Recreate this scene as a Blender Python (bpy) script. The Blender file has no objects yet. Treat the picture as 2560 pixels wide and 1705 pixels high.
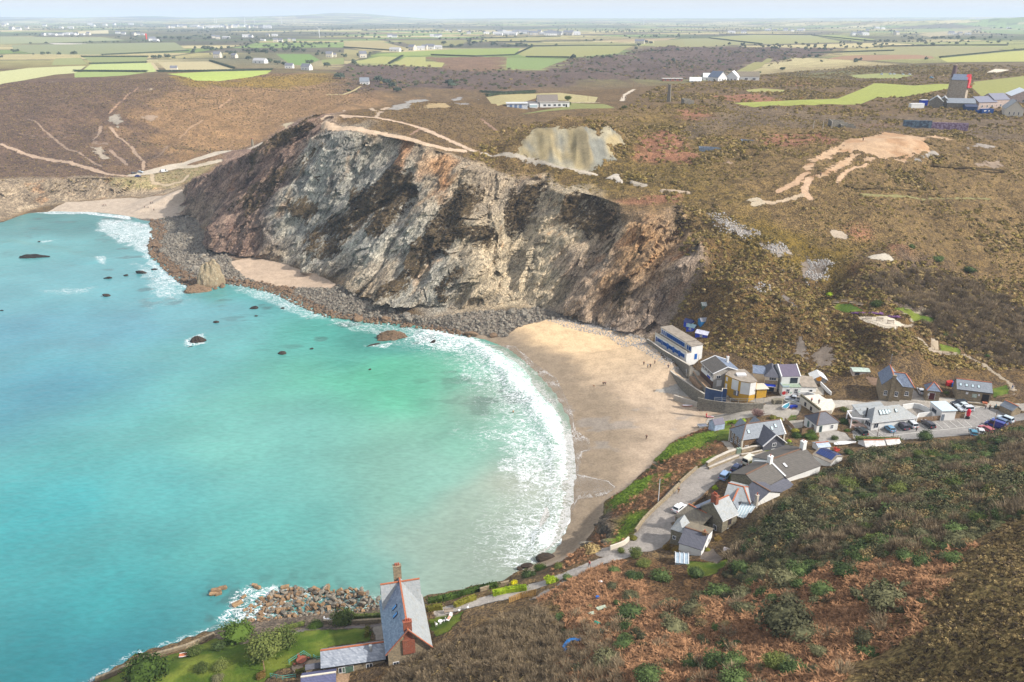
import bpy, bmesh, math, random
import numpy as np
from mathutils import Vector, Matrix
from mathutils.geometry import delaunay_2d_cdt
random.seed(7); RNG = np.random.default_rng(7)
SC = bpy.context.scene; COL = SC.collection
R = math.radians
# ------------------------------------------------------------------ camera, sky, sun
CAMH, FPX, PITCH = 120.0,1971.0, R(22.2)
SP, CP = math.sin(PITCH), math.cos(PITCH)
cam = bpy.data.cameras.new('camera'); cam.sensor_width = 36; cam.lens = 36*FPX/2560
cam.clip_start = 1; cam.clip_end = 60000
camo = bpy.data.objects.new('camera', cam); COL.objects.link(camo)
camo.location = (0,0, CAMH); camo.rotation_euler = (math.pi/2-PITCH, 0,0); SC.camera = camo
SUN_EL, SUN_AZ = 38.0,106.0          # azimuth clockwise from +Y: the sun stands to the right and a little behind
W = bpy.data.worlds.new('World'); SC.world = W; W.use_nodes = True
nt = W.node_tree; bg = nt.nodes['Background']
sky = nt.nodes.new('ShaderNodeTexSky'); sky.sky_type = 'NISHITA'; sky.sun_disc = False
sky.sun_elevation = R(SUN_EL); sky.sun_rotation = R(SUN_AZ); sky.dust_density = 3.5; sky.air_density = 1.0; sky.ozone_density = 1.0
mx = nt.nodes.new("ShaderNodeMix"); mx.data_type = "RGBA"; mx.inputs[0].default_value = .5; mx.inputs[7].default_value = (9.6,9.6,9.7,1)      # a thin even veil of cloud over the blue
nt.links.new(sky.outputs[0], mx.inputs[6]); nt.links.new(mx.outputs[2], bg.inputs[0]); bg.inputs[1].default_value = 0.12
sl = bpy.data.lights.new('sun', 'SUN'); sl.energy = 5.0; sl.angle = R(2); sl.color = (1,.95,.87)
so = bpy.data.objects.new('sun', sl); COL.objects.link(so)
so.rotation_euler = (R(90-SUN_EL),0, R(180-SUN_AZ)); so.location = (300,-300,400)
SC.view_settings.view_transform = 'Standard'; SC.view_settings.look = 'None'
SC.view_settings.exposure = 0.34; SC.view_settings.gamma = 1; SC.view_settings.use_curve_mapping = False
cy = SC.cycles; cy.use_denoising = True; cy.max_bounces = 6; cy.volume_bounces = 1; cy.diffuse_bounces = 3; cy.caustics_reflective = False; cy.caustics_refractive = False
cy.transparent_max_bounces = 6
# ------------------------------------------------------------------ pixels of the photograph -> rays
CR = dict(v=(0,0,.91953), c1=(1560,780,4.71), c2=(2060,780,4.71), c3=(1560,1050,4.02), c4=(2060,1050,2.394), c5=(1200,1250,3.446),
          c6=(700,1350,4.416), c7=(240,1400,4.71), c8=(1000,800,2.4125), a1=(0,0,2.738), a2=(860,0,2.738), a3=(1700,0,2.738),
          a4=(0,400,2.738), a5=(860,400,2.738), a6=(1700,400,2.738), s=(0,0,1),
          d1=(1630,820,8.712), d2=(1840,900,8.712), d3=(1700,1120,7.841), d4=(1840,1080,8.411), d5=(1660,1290,10.455), d6=(2260,160,7.84), d7=(1250,220,4.71), d8=(600,1560,5.607), e1=(2380,990,13.08), e2=(1740,1010,19.6), e3=(1060,1500,15.68))
def px(c, x, y):
    a, b, k = CR[c]; return a+x/k, b+y/k
def ray(sx, sy):
    u, v = (sx-1280)/FPX, (sy-852.5)/FPX
    return u, CP-v*SP, -SP-v*CP
def P(c, x, y, z):                     # point of a pixel at a known height
    d = ray(*px(c, x, y)); t = (CAMH-z)/-d[2]
    return d[0]*t, d[1]*t, z
def D(c, x, dist, z):                  # point at a known distance along a pixel column
    sx = px(c, x, 0)[0]; return (sx-1280)/FPX*dist*1.08, dist, z
def proj(p):                           # world -> source pixel
    x, y, z = p; z -= CAMH
    f = y*CP-z*SP; up = y*SP+z*CP
    return 1280+FPX*x/f, 852.5-FPX*up/f
# ------------------------------------------------------------------ numpy noise
def _h(ix, iy, iz, s):
    with np.errstate(over='ignore'):
        n = (ix.astype(np.uint32)*np.uint32(374761393) + iy.astype(np.uint32)*np.uint32(668265263) + iz.astype(np.uint32)*np.uint32(2246822519) + np.uint32(s*3266489917 & 0xffffffff))
        n = (n ^ (n >> np.uint32(13)))*np.uint32(1274126177); n ^= n >> np.uint32(16)
    return (n & np.uint32(0xffffff)).astype(np.float32)/np.float32(0xffffff)*2-1
def vn(x, y, z=None, s=0):
    x = np.asarray(x, np.float32); y = np.asarray(y, np.float32)
    fx, fy = np.floor(x), np.floor(y); ix, iy = fx.astype(np.int64), fy.astype(np.int64)
    tx, ty = x-fx, y-fy; tx = tx*tx*tx*(tx*(tx*6-15)+10); ty = ty*ty*ty*(ty*(ty*6-15)+10)
    def pl(iz):
        a = _h(ix, iy, iz, s); b = _h(ix+1, iy, iz, s); c = _h(ix, iy+1, iz, s); d = _h(ix+1, iy+1, iz, s)
        return (a+(b-a)*tx)*(1-ty)+(c+(d-c)*tx)*ty
    if z is None: return pl(np.zeros_like(ix))
    z = np.asarray(z, np.float32); fz = np.floor(z); iz = fz.astype(np.int64); tz = z-fz; tz = tz*tz*tz*(tz*(tz*6-15)+10)
    a = pl(iz); return a+(pl(iz+1)-a)*tz
def fbm(x, y, z=None, o=4, s=0, g=.5):
    a, t, r = 1.,0.,0.
    for k in range(o):
        r = r+a*vn(np.asarray(x)*2**k+17*k, np.asarray(y)*2**k-9*k, None if z is None else np.asarray(z)*2**k, s+k); t += a; a *= g
    return r/t
def ridged(x, y, z=None, o=4, s=0, g=.5):
    a, t, r = 1.,0.,0.
    for k in range(o):
        r = r+a*(1-2*np.abs(vn(np.asarray(x)*2**k+17*k, np.asarray(y)*2**k-9*k, None if z is None else np.asarray(z)*2**k, s+k))); t += a; a *= g
    return r/t
def facets(x, y, z, s=0, tilt=1.):    # angular blocks: every point takes the plane of its nearest jittered seed
    fx, fy, fz = np.floor(x), np.floor(y), np.floor(z); bd = np.full(x.shape, 1e9, np.float32); out = np.zeros(x.shape, np.float32)
    for i in (-1,0,1):
        for j in (-1,0,1):
            for k in (-1,0,1):
                ix, iy, iz = (fx+i).astype(np.int64),(fy+j).astype(np.int64),(fz+k).astype(np.int64); q = [_h(ix, iy, iz, s+n) for n in range(6)]
                dx, dy, dz = x-ix-.5-.45*q[0], y-iy-.5-.45*q[1], z-iz-.5-.45*q[2]; d = dx*dx+dy*dy+dz*dz; m = d < bd
                bd = np.where(m, d, bd); out = np.where(m, q[3]*.6+tilt*(q[4]*dx+q[5]*dz), out)
    return out
def sstep(a, b, x):
    t = np.clip((x-a)/(b-a),0,1); return t*t*(3-2*t)
def inpoly(x, y, poly):
    c = np.zeros(x.shape, bool); n = len(poly)
    for i in range(n):
        x1, y1 = poly[i][:2]; x2, y2 = poly[(i+1) % n][:2]
        if y1 == y2: continue
        m = (y1 > y) != (y2 > y)
        c ^= m & (x < (x2-x1)*(y-y1)/(y2-y1)+x1)
    return c
def dline(x, y, pl, closed=False):
    d = np.full(x.shape, 1e9, np.float32); n = len(pl)
    for i in range(n if closed else n-1):
        ax, ay = pl[i][:2]; bx, by = pl[(i+1) % n][:2]
        vx, vy = bx-ax, by-ay; L = vx*vx+vy*vy+1e-9
        t = np.clip(((x-ax)*vx+(y-ay)*vy)/L, 0,1)
        d = np.minimum(d, (x-ax-t*vx)**2+(y-ay-t*vy)**2)
    return np.sqrt(d)
def sdf(x, y, poly, margin=60):        # positive inside
    out = np.full(x.shape, -1e3, np.float32)
    P_ = np.array([p[:2] for p in poly]); lo, hi = P_.min(0)-margin, P_.max(0)+margin
    m = (x > lo[0]) & (x < hi[0]) & (y > lo[1]) & (y < hi[1])
    if m.any():
        xs, ys = x[m], y[m]; d = dline(xs, ys, poly, True)
        out[m] = np.where(inpoly(xs, ys, poly), d, -d)
    return out
# ------------------------------------------------------------------ terrain heights from surveyed points
LINES, PTS = [], []
def L(c, *pts, closed=False): LINES.append([P(c, *p) for p in pts])
def T(c, *pts): PTS.extend(P(c, *p) for p in pts)
SHORE_V = [(-260,1700),(100,1620),(215,1568),(300,1512),(400,1480),(490,1450),(540,1438),(610,1424),(700,1414),(790,1406),(850,1404),(890,1388),
  (985,1372),(1080,1352),(1160,1337),(1205,1307),(1250,1287),(1282,1262),(1304,1215),(1316,1150),(1322,1080),(1318,1020),(1305,960),(1270,900),(1225,850),(1170,803),(1110,780),(1060,767),
  (990,752),(900,742),(830,735),(760,725),(700,698),(640,670),(560,653),(515,650),(490,662),(430,650),(400,622),(362,590),(352,560),(368,530),(345,508),(290,496),(220,488),(120,486),(60,491),(0,512),(-120,570),(-400,640)]
SHORE = [P('v', x, y, 0.0) for x, y in SHORE_V]
LINES.append(SHORE)
SEA = SHORE+[(-900,260,0),(-900,-200,0),(-150,-200,0)]
# main headland: foot, ridge and edge of the cliff
L('v', (430,462,5),(452,492,4),(480,535,5),(515,575,5),(535,598,4),(590,588,4),(640,600,4),(690,615,4),(740,632,4),(772,648,4),(800,668,4),(860,692,4),(925,698,4),(985,728,3.5),(1030,738,3),(1075,728,4),(1110,712,5),(1180,692,6),(1240,702,6),(1300,722,6),(1370,745,5),(1430,760,5),(1480,772,5),(1500,790,5))
L('v', (430,428,14),(460,412,22),(500,392,32),(560,352,48),(620,322,58),(680,285,67),(720,265,72),(790,300,68),(870,312,66),(950,328,64),(1010,348,61),(1080,375,57),(1150,398,52),(1240,412,51),(1310,440,49),(1380,458,48),(1440,482,46),(1500,500,45),(1560,480,47))
T('v', (760,262,74),(800,262,73.5),(860,275,72),(950,235,74),(1030,235,73),(1100,290,66),(1000,300,67),(1200,330,62),(1150,370,56.5),(1250,386,54),(1340,395,53.5),(1180,240,68),(1250,243,68),(1320,245,68),(1450,270,66),(1400,400,54),(1500,440,51),(1550,380,57),(1500,330,61),(1537,234,67),(1600,300,63.5),(1700,250,66),(1700,340,60),(1650,430,52))
T('v', (1900,395,58),(1850,330,62),(2120,330,61),(2000,250,66),(2205,247,66.5),(2300,258,65),(2354,250,66),(2354,330,59.5),(2354,430,46),(2100,420,51),(1800,440,52),(1700,470,48.5),(2600,260,66),(2600,420,48),(2600,640,28),(2600,860,12))
T('v', (1600,470,47.5),(1640,500,44.5),(1680,515,43),(1720,545,39),(1780,575,36),(1850,610,31),(1900,640,28),(1950,690,26),(2000,600,36),(2100,540,40),(2200,600,31),(2354,620,28),(2200,720,22),(2354,720,19),(2354,800,14))
L('v', (1925,700,24.6),(1965,728,24.3),(2030,755,24),(2075,752,24))
T('v', (1985,722,24.3),(2040,730,24.3),(2060,742,24.2),(1930,690,25))
T('v', (2130,800,16),(2200,830,13),(2300,860,11.5),(2354,870,11.5),(1620,640,28),(1600,560,40),(1600,740,14),(1700,650,30),(1720,780,14),(1800,700,25),(1850,800,14),(1900,760,19),(2000,800,17),(1540,640,22),(1530,720,11),(1560,560,38))
# village shelf and promenade
L('v', (1498,782,8.5),(1560,828,8.5),(1605,850,8.5),(1640,880,8.2),(1700,905,8),(1760,908,8),(1850,905,8.5),(1950,900,10),(2000,895,10.5),(2100,905,11),(2240,912,11.2),(2354,920,11.5))
L('v', (1490,792,4.2),(1530,826,4),(1570,862,3.6),(1620,905,3.4),(1660,918,3.4))
T('v', (1550,770,9),(1590,790,9),(1640,840,9),(1700,850,9),(1780,860,9),(1850,868,9.5),(1950,862,12),(2050,880,12),(2150,885,12),(2250,885,12),(1990,862,13),(2354,890,12))
T('v', (1700,935,5.5),(1760,940,7),(1650,965,3.3),(1700,970,7),(1780,950,8),(1800,920,8),(1850,960,9.5),(1900,960,10),(1960,990,10.5),(2000,960,10.5),(2100,1000,11),(2240,960,11),(2300,995,11.5),(2354,960,11.5),(2050,1015,11),(1740,1015,10.5),(1860,1010,10.5),(1680,1000,10))
# sand
T('v', (1480,800,4),(1560,900,3),(1620,940,2.8),(1615,975,3),(1540,1008,3),(1400,900,1.6),(1300,820,1.4),(1240,780,2),(1400,790,3),(1350,760,4),(1450,980,1.6),(1380,1050,.9),(1360,1130,.7),(1340,1200,.7),(650,620,3),(600,605,3.2),(700,645,1.6),(580,640,1.2))
# low cliff under the lane
L('v', (1612,982,3.3),(1540,1012,3.2),(1500,1050,2.6),(1485,1085,2),(1440,1118,2),(1395,1148,1.6),(1380,1200,1.4),(1340,1252,1.4),(1290,1285,1.4),(1245,1300,1))
L('v', (1640,985,8),(1590,1010,8),(1545,1040,7),(1520,1075,7),(1470,1110,7.5),(1430,1150,8),(1412,1200,9),(1395,1240,10),(1330,1275,11))
L('v', (1660,1030,11.5),(1600,1075,13),(1550,1105,13.3),(1500,1170,14),(1470,1220,14.4),(1410,1255,14.6),(1325,1290,13.5),(1270,1315,12.5),(1200,1335,11.7),(1080,1368,11),(985,1388,10.5),(880,1440,9),(760,1446,8),(640,1462,7.6),(500,1510,7),(400,1532,6.8),(290,1568,6.6),(150,1625,6.5),(-100,1700,6.5))
# lane, gardens, houses
L('v', (1990,1010,11.5),(1870,1030,11.8),(1770,1048,12.5),(1700,1060,13),(1620,1105,13.6),(1560,1165,14.2),(1510,1220,14.7),(1460,1268,15.2),(1380,1292,15.6),(1320,1312,15.2),(1250,1355,14),(1180,1385,13),(1060,1405,12),(990,1432,11.6))
T('v', (1750,1080,13.5),(1850,1060,13),(1700,1130,15),(1640,1210,16),(1620,1260,16.5),(1560,1270,16),(1900,1050,13),(940,1480,11.2),(860,1500,10.5),(700,1480,8.6),(560,1530,8),(600,1568,8.6),(780,1545,10),(760,1568,10.5),(1000,1440,12))
# near hillside
T('v', (850,1600,13.5),(900,1560,14),(1000,1500,15.5),(1100,1440,16.5),(1240,1385,17),(1300,1345,17),(1450,1300,17.5),(1560,1300,18),(1700,1275,20),(1750,1190,20),(1850,1120,19),(2000,1045,17),(2150,1020,15.5),(2354,990,16))
T('v', (1150,1568,25),(1300,1480,24.5),(1500,1400,25),(1700,1350,27),(1900,1230,30),(2100,1130,30),(2354,1080,31),(1400,1568,32),(1700,1480,36),(2000,1340,40),(2354,1200,44),(1700,1568,42),(2000,1470,46),(2354,1350,54),(2100,1568,54),(2354,1480,62),(2354,1568,65.5))
T('v', (2700,1568,74),(2700,1350,60),(2700,1200,50),(2700,1000,30),(2354,1750,72),(1800,1750,52),(1300,1750,33),(900,1750,18),(500,1750,8),(2700,1750,80))
# far cove and the heath hill behind it
L('v', (-300,560,1),(-100,535,1),(0,505,1.2),(50,480,2),(110,468,2.5),(200,458,3),(300,448,4),(380,440,5),(425,436,6))
L('v', (-300,430,18),(-100,418,18),(0,414,18),(60,409,17),(150,405,16),(250,409,14.5),(320,414,12),(380,420,9.5),(424,424,8.5))
T('v', (-300,330,34),(-300,200,63),(0,330,32),(0,260,48),(0,192,63),(200,395,17),(200,300,36),(200,181,63),(340,400,14),(450,350,24),(450,260,42),(450,177,62),(580,332,20),(600,300,29),(600,230,46),(620,167,62),(520,352,17),(400,392,14.5),(750,220,50),(750,180,57),(850,185,54),(300,240,50))
PTS += [D('v',470,560,10), D('v',560,545,13), D('v',650,540,20), D('v',720,540,32), D('v',800,560,50), D('v',860,600,55), D('v',860,720,42), D('v',700,640,26), D('v',950,640,55), D('v',950,780,40), D('v',1150,770,38), D('v',1400,850,40), D('v',1600,920,44), D('v',1750,990,52)]
T('v', (1000,192,50),(1100,202,52),(1000,150,58),(1000,122,62),(900,140,58),(1200,150,58),(1250,190,50),(1450,116,66),(1700,108,66),(1950,97,66),(1650,172,52),(1800,130,60),(1150,217,67),(1400,205,66.5),(1600,190,66),(1750,172,66),(1950,132,67),(2150,150,67),(2354,150,68),(2354,112,70),(2600,150,68),(2150,200,66.5),(1950,200,66))
for x_ in range(-600,3001,300):
    if x_ < 900: T('v', (x_,130,63))
    T('v', (x_,98,66 if x_ < 2000 else 70),(x_,80,68.5+1.2*math.sin(x_*.013)),(x_,66,72+1.5*math.sin(x_*.02)))
    PTS.append(D('v', x_, 5600,76+5*math.sin(x_*.017)))
    PTS.append(D('v', x_, 8200,92+8*math.sin(x_*.011+1)))
for x_, y_ in [(-600,41),(-300,40),(0,42),(100,40),(200,39),(300,41),(400,39),(480,37.5),(560,41),(640,39),(760,36),(830,31),(880,32),(960,39),(1020,43),(1177,42),(1400,42),(1600,42),(1800,41),(2000,40),(2300,38),(2700,38),(3000,38)]:
    PTS.append(D('v', x_, 12500,120+6.9*(44.1-y_))); PTS.append(D('v', x_, 14500,90))
PTS += [D('v',2354,5200,166), D('v',2200,5400,140), D('v',2600,5200,175), D('v',2050,5600,118), D('v',2900,5300,175), D('v',1900,5800,108)]
PTS += [(-700,20,5),(-700,200,5),(700,20,90),(900,300,30),(0,15,40),(-100,15,4),(-12000,500,60),(12000,500,70),(-14000,14500,90),(14000,14500,90),(1500,400,50),(-900,700,60)]
def densify(pl, step):
    out = []
    for a, b in zip(pl[:-1], pl[1:]):
        n = max(1, int(math.dist(a[:2], b[:2])/step))
        out += [tuple(a[k]+(b[k]-a[k])*i/n for k in range(3)) for i in range(n)]
    return out+[pl[-1]]
_v, _z, _e = [], [], []
for pl in LINES:
    d = densify(pl, 9); i0 = len(_v)
    _v += [Vector(p[:2]) for p in d]; _z += [p[2] for p in d]; _e += [(i0+i, i0+i+1) for i in range(len(d)-1)]
for p in PTS: _v.append(Vector(p[:2])); _z.append(p[2])
cv, ce, cf, ov, oe, of = delaunay_2d_cdt(_v, _e, [], 0,1e-4)
cz = []
for i, o in enumerate(ov): cz.append(float(np.mean([_z[k] for k in o])) if o else None)
for i in range(len(cz)):
    if cz[i] is None:                 # crossing of two lines
        q = min(range(len(_v)), key=lambda k: (_v[k]-cv[i]).length); cz[i] = _z[q]
class Raster:
    def __init__(s, x0, x1, y0, y1, c):
        s.x0, s.y0, s.c = x0, y0, c; s.nx, s.ny = int((x1-x0)/c)+1, int((y1-y0)/c)+1
        s.X, s.Y = np.meshgrid(x0+np.arange(s.nx)*c, y0+np.arange(s.ny)*c); s.h = np.full((s.ny, s.nx),60., np.float32)
    def fill(s, tris):
        for (a, b, c) in tris:
            xs = [a[0], b[0], c[0]]; ys = [a[1], b[1], c[1]]
            i0 = max(0, int(math.floor((min(xs)-s.x0)/s.c))); i1 = min(s.nx, int(math.ceil((max(xs)-s.x0)/s.c))+1)
            j0 = max(0, int(math.floor((min(ys)-s.y0)/s.c))); j1 = min(s.ny, int(math.ceil((max(ys)-s.y0)/s.c))+1)
            if i0 >= i1 or j0 >= j1: continue
            X, Y = s.X[j0:j1, i0:i1], s.Y[j0:j1, i0:i1]
            det = (b[1]-c[1])*(a[0]-c[0])+(c[0]-b[0])*(a[1]-c[1])
            if abs(det) < 1e-9: continue
            l1 = ((b[1]-c[1])*(X-c[0])+(c[0]-b[0])*(Y-c[1]))/det; l2 = ((c[1]-a[1])*(X-c[0])+(a[0]-c[0])*(Y-c[1]))/det; l3 = 1-l1-l2
            m = (l1 > -1e-4) & (l2 > -1e-4) & (l3 > -1e-4)
            s.h[j0:j1, i0:i1][m] = (l1*a[2]+l2*b[2]+l3*c[2])[m]
    def blur(s, n, w=None):
        for _ in range(n):
            p = np.pad(s.h, 1, 'edge'); b = (p[:-2,1:-1]+p[2:,1:-1]+p[1:-1,:-2]+p[1:-1,2:]+4*s.h)/8
            s.h = b if w is None else s.h+(b-s.h)*w
    def at(s, x, y):
        fx = np.clip((x-s.x0)/s.c, 0, s.nx-1.001); fy = np.clip((y-s.y0)/s.c, 0, s.ny-1.001)
        i, j = fx.astype(int), fy.astype(int); u, v = fx-i, fy-j; h = s.h
        return (h[j,i]*(1-u)+h[j,i+1]*u)*(1-v)+(h[j+1,i]*(1-u)+h[j+1,i+1]*u)*v
TR = [tuple((cv[i][0], cv[i][1], cz[i]) for i in f) for f in cf]
NEAR = Raster(-560,700,10,1120,1.5); NEAR.fill(TR)
FAR = Raster(-13000,13000,0,14500,30); FAR.fill(TR); FAR.blur(3)
def mound(cx, cy, rx, ry, h, p=1.3, rot=0):   # spoil heaps on the heath
    dx, dy = NEAR.X-cx, NEAR.Y-cy; c, s_ = math.cos(rot), math.sin(rot)
    d = np.sqrt(((dx*c+dy*s_)/rx)**2+((-dx*s_+dy*c)/ry)**2); d = d*(1+.18*vn(NEAR.X/9, NEAR.Y/9, s=31))
    NEAR.h += (h*np.clip(1-d, 0,1)**p).astype(np.float32)
NEAR.blur(3)
_sd = sdf(NEAR.X, NEAR.Y, SEA, 40)
NEAR.h = np.where(_sd > 0,-np.minimum(.12*_sd, 5)-.15, NEAR.h)
_sd2 = sdf(FAR.X, FAR.Y, SEA, 40); FAR.h = np.where(_sd2 > 0,-5, FAR.h)
m0 = P('v',1300,312,66); mound(m0[0]-2, m0[1]-5,36,30,14,1)
m0 = P('v',1395,325,64); mound(m0[0]-3, m0[1]-4,26,22,9,1)
m0 = P('v',2010,330,63); mound(m0[0], m0[1]-2,44,22,5.5,.9)
m0 = P('v',2080,330,62); mound(m0[0], m0[1]-2,22,12,3,1)
for x_, y_, rx, ry, h in [(905,244,16,9,3),(960,240,24,9,3.5),(1060,234,16,8,3),(2270,345,20,9,2.5),(1860,232,40,16,4)]:
    m0 = P('v', x_, y_, 70); mound(m0[0], m0[1], rx, ry, h, .8)
def H(x, y):
    x = np.asarray(x, np.float32); y = np.asarray(y, np.float32)
    w = sstep(900,1080, np.maximum(y, np.abs(x)*1.9-60))
    return NEAR.at(x, y)*(1-w)+FAR.at(x, y)*w
_ts = np.concatenate([np.arange(40,700,.8), np.geomspace(700,16000,900)])
def G(c, x, y, dz=0):                  # where the ray of a pixel first meets the land or the sea
    d = ray(*px(c, x, y)); h = np.maximum(H(d[0]*_ts, d[1]*_ts),0); z = CAMH+d[2]*_ts
    k = np.argmax(z < h)
    if z[k] >= h[k]: k = len(_ts)-1
    z0, z1, h0, h1 = z[k-1], z[k], h[k-1], h[k]; f = (z0-h0)/((z0-h0)-(z1-h1)+1e-9); t = _ts[k-1]+(_ts[k]-_ts[k-1])*min(max(f, 0),1)
    return d[0]*t, d[1]*t, CAMH+d[2]*t+dz
def GP(c, *pts): return [G(c, *p) for p in pts]
# ------------------------------------------------------------------ small helpers
def lin(c): 
    c = np.array(c, np.float32)/255; return np.where(c <= .04045, c/12.92,((c+.055)/1.055)**2.4)
ALB = .80                                # photographed colour -> base colour
def alb(c): return lin(c)*ALB
def kind(o, k, label=None):
    o['kind'] = k
    if label: o['label'] = label
    return o
class NT:                                # tiny node-tree writer
    def __init__(s, name):
        s.m = bpy.data.materials.new(name); s.m.use_nodes = True; s.t = s.m.node_tree; s.b = s.t.nodes['Principled BSDF']; s.geo = None
        s.b.inputs['Roughness'].default_value = .85; s.b.inputs['Specular IOR Level'].default_value = .25
    def n(s, typ, **kw):
        x = s.t.nodes.new('ShaderNode'+typ)
        for k, v in kw.items(): setattr(x, k, v)
        return x
    def put(s, sock, v):
        if v is None: return
        if hasattr(v, 'is_linked') or hasattr(v, 'links'): s.t.links.new(v, sock)
        else: sock.default_value = v if not isinstance(v, (tuple, list, np.ndarray)) or len(v) != 3 or sock.type != 'RGBA' else (*[float(q) for q in v], 1)
    def math(s, op, a, b=None, c=None, clamp=False):
        x = s.n('Math', operation=op, use_clamp=clamp); s.put(x.inputs[0], a); s.put(x.inputs[1], b)
        if c is not None: s.put(x.inputs[2], c)
        return x.outputs[0]
    def mix(s, f, a, b, mode='MIX'):
        x = s.n('Mix', data_type='RGBA', blend_type=mode); s.put(x.inputs[0], f); s.put(x.inputs[6], a); s.put(x.inputs[7], b); return x.outputs[2]
    def attr(s, name, col=False):
        x = s.n('Attribute', attribute_name=name); return x.outputs['Color' if col else 'Fac']
    def pos(s):
        if s.geo is None: s.geo = s.n('NewGeometry')
        return s.geo.outputs['Position']
    def obj(s): return s.n('TexCoord').outputs['Object']
    def map(s, v, rot=(0,0,0), scale=(1,1,1)):
        x = s.n('Mapping'); s.put(x.inputs[0], v); x.inputs[2].default_value = rot; x.inputs[3].default_value = scale; return x.outputs[0]
    def noise(s, v, scale, detail=4, rough=.55, dist=0):
        x = s.n('TexNoise'); s.put(x.inputs['Vector'], v); x.inputs['Scale'].default_value = scale; x.inputs['Detail'].default_value = detail
        x.inputs['Roughness'].default_value = rough; x.inputs['Distortion'].default_value = dist; return x.outputs['Fac']
    def vor(s, v, scale, feature='F1', out='Distance'):
        x = s.n('TexVoronoi', feature=feature); s.put(x.inputs['Vector'], v); x.inputs['Scale'].default_value = scale; return x.outputs[out]
    def rng(s, v, a, b, c=0., d=1.):
        x = s.n('MapRange', interpolation_type='SMOOTHSTEP'); s.put(x.inputs[0], v)
        for i, q in enumerate((a, b, c, d)): s.put(x.inputs[1+i], q)
        return x.outputs[0]
    def bump(s, h, strength=.5, dist=1.):
        x = s.n('Bump'); x.inputs['Strength'].default_value = strength; x.inputs['Distance'].default_value = dist; s.put(x.inputs['Height'], h)
        s.t.links.new(x.outputs[0], s.b.inputs['Normal']); return x
    def out(s, col=None, rough=None, spec=None):
        s.put(s.b.inputs['Base Color'], col); s.put(s.b.inputs['Roughness'], rough); s.put(s.b.inputs['Specular IOR Level'], spec); return s.m
# ------------------------------------------------------------------ one vertex grid for all the land, finest where the coves are
azs = np.radians(np.concatenate([np.linspace(-52,-43,24)[:-1], np.arange(-43,43.01,.095), np.linspace(43,52,24)[1:]]))
rs = [40.]
while rs[-1] < 14300:
    r_ = rs[-1]; rs.append(r_+(.62 if r_ < 285 else .56 if r_ < 440 else .9 if r_ < 560 else r_*.0022 if r_ < 1100 else r_*.0065 if r_ < 2500 else r_*.014))
rs = np.array(rs); A_, R_ = np.meshgrid(azs, rs)
GX, GY = (np.tan(A_)*R_).ravel(), R_.ravel(); NR, NC = A_.shape
GZ = H(GX, GY).astype(np.float32); N = len(GX)
e_ = np.where(GY < 1000,1.5, GY*.01)
gx = (H(GX+e_, GY)-H(GX-e_, GY))/(2*e_); gy = (H(GX, GY+e_)-H(GX, GY-e_))/(2*e_); SL = np.sqrt(gx*gx+gy*gy)
tA = np.tile(alb((100,84,66)),(N,1)).astype(np.float32); tB = np.tile(alb((128,106,74)),(N,1)).astype(np.float32)
tP = np.tile(alb((190,170,140)),(N,1)).astype(np.float32); dP = np.full(N, -50, np.float32); jit = np.full(N, 1., np.float32)
veg = np.full(N, .5, np.float32); rock = np.zeros(N, np.float32); scrub = np.zeros(N, np.float32); cls = np.zeros(N, np.int16)
CLS = ['heath_land']
def cid(name): 
    CLS.append(name); return len(CLS)-1
wob = (vn(GX/14, GY/14, s=3)+.5*vn(GX/5, GY/5, s=4)); wob *= np.where(GY < 700,1, GY/700)
def soft(c, pts, a, b, edge=8, wv=7, vg=None, pw=1., rk=None, scb=None):    # painted with a ragged, gradual edge
    poly = GP(c, *pts); d = sdf(GX, GY, poly, 90)+wv*wob; m = sstep(-edge, edge, d)*pw
    mm = m[:,None]
    if a is not None: tA[:] = tA*(1-mm)+alb(a)*mm
    if b is not None: tB[:] = tB*(1-mm)+alb(b)*mm
    if vg is not None: veg[:] = veg*(1-m)+vg*m
    if rk is not None: rock[:] = rock*(1-m)+rk*m
    if scb is not None: scrub[:] = np.maximum(scrub, m*scb) if scb > 0 else scrub*(1-m)
    return m
CR_K = .76
def crisp(d, col, name, k=None, wv=0, flat=True, margin=6, jt=.6):                # painted with a clean edge: paths, fields, roads
    d = d+wv*wob; m = (d > dP) & (d > -margin); tP[m] = alb(col)*CR_K if not callable(col) else col(GX[m], GY[m], GZ[m]); jit[m] = jt; np.maximum(dP, d, out=dP)
    i = d > 0
    if name: cls[i] = k if k is not None else cid(name)
    if flat: veg[i] = 0
def field(c, pts, col, name='field'):
    q = sum(col)/3; col = tuple(min(255, v*.84+q*.2) for v in col); crisp(sdf(GX, GY, GP(c, *pts)), col, name)
_path = cid('path')
def path(c, pts, w, col=(205,178,150), wv=.25, name='path', k=None):
    crisp(w/2-dline(GX, GY, GP(c, *pts)), col, name, _path if k is None else k, wv, jt=2.2 if k is None else .5)
u_ = GX/np.maximum(GY, 1)
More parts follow.
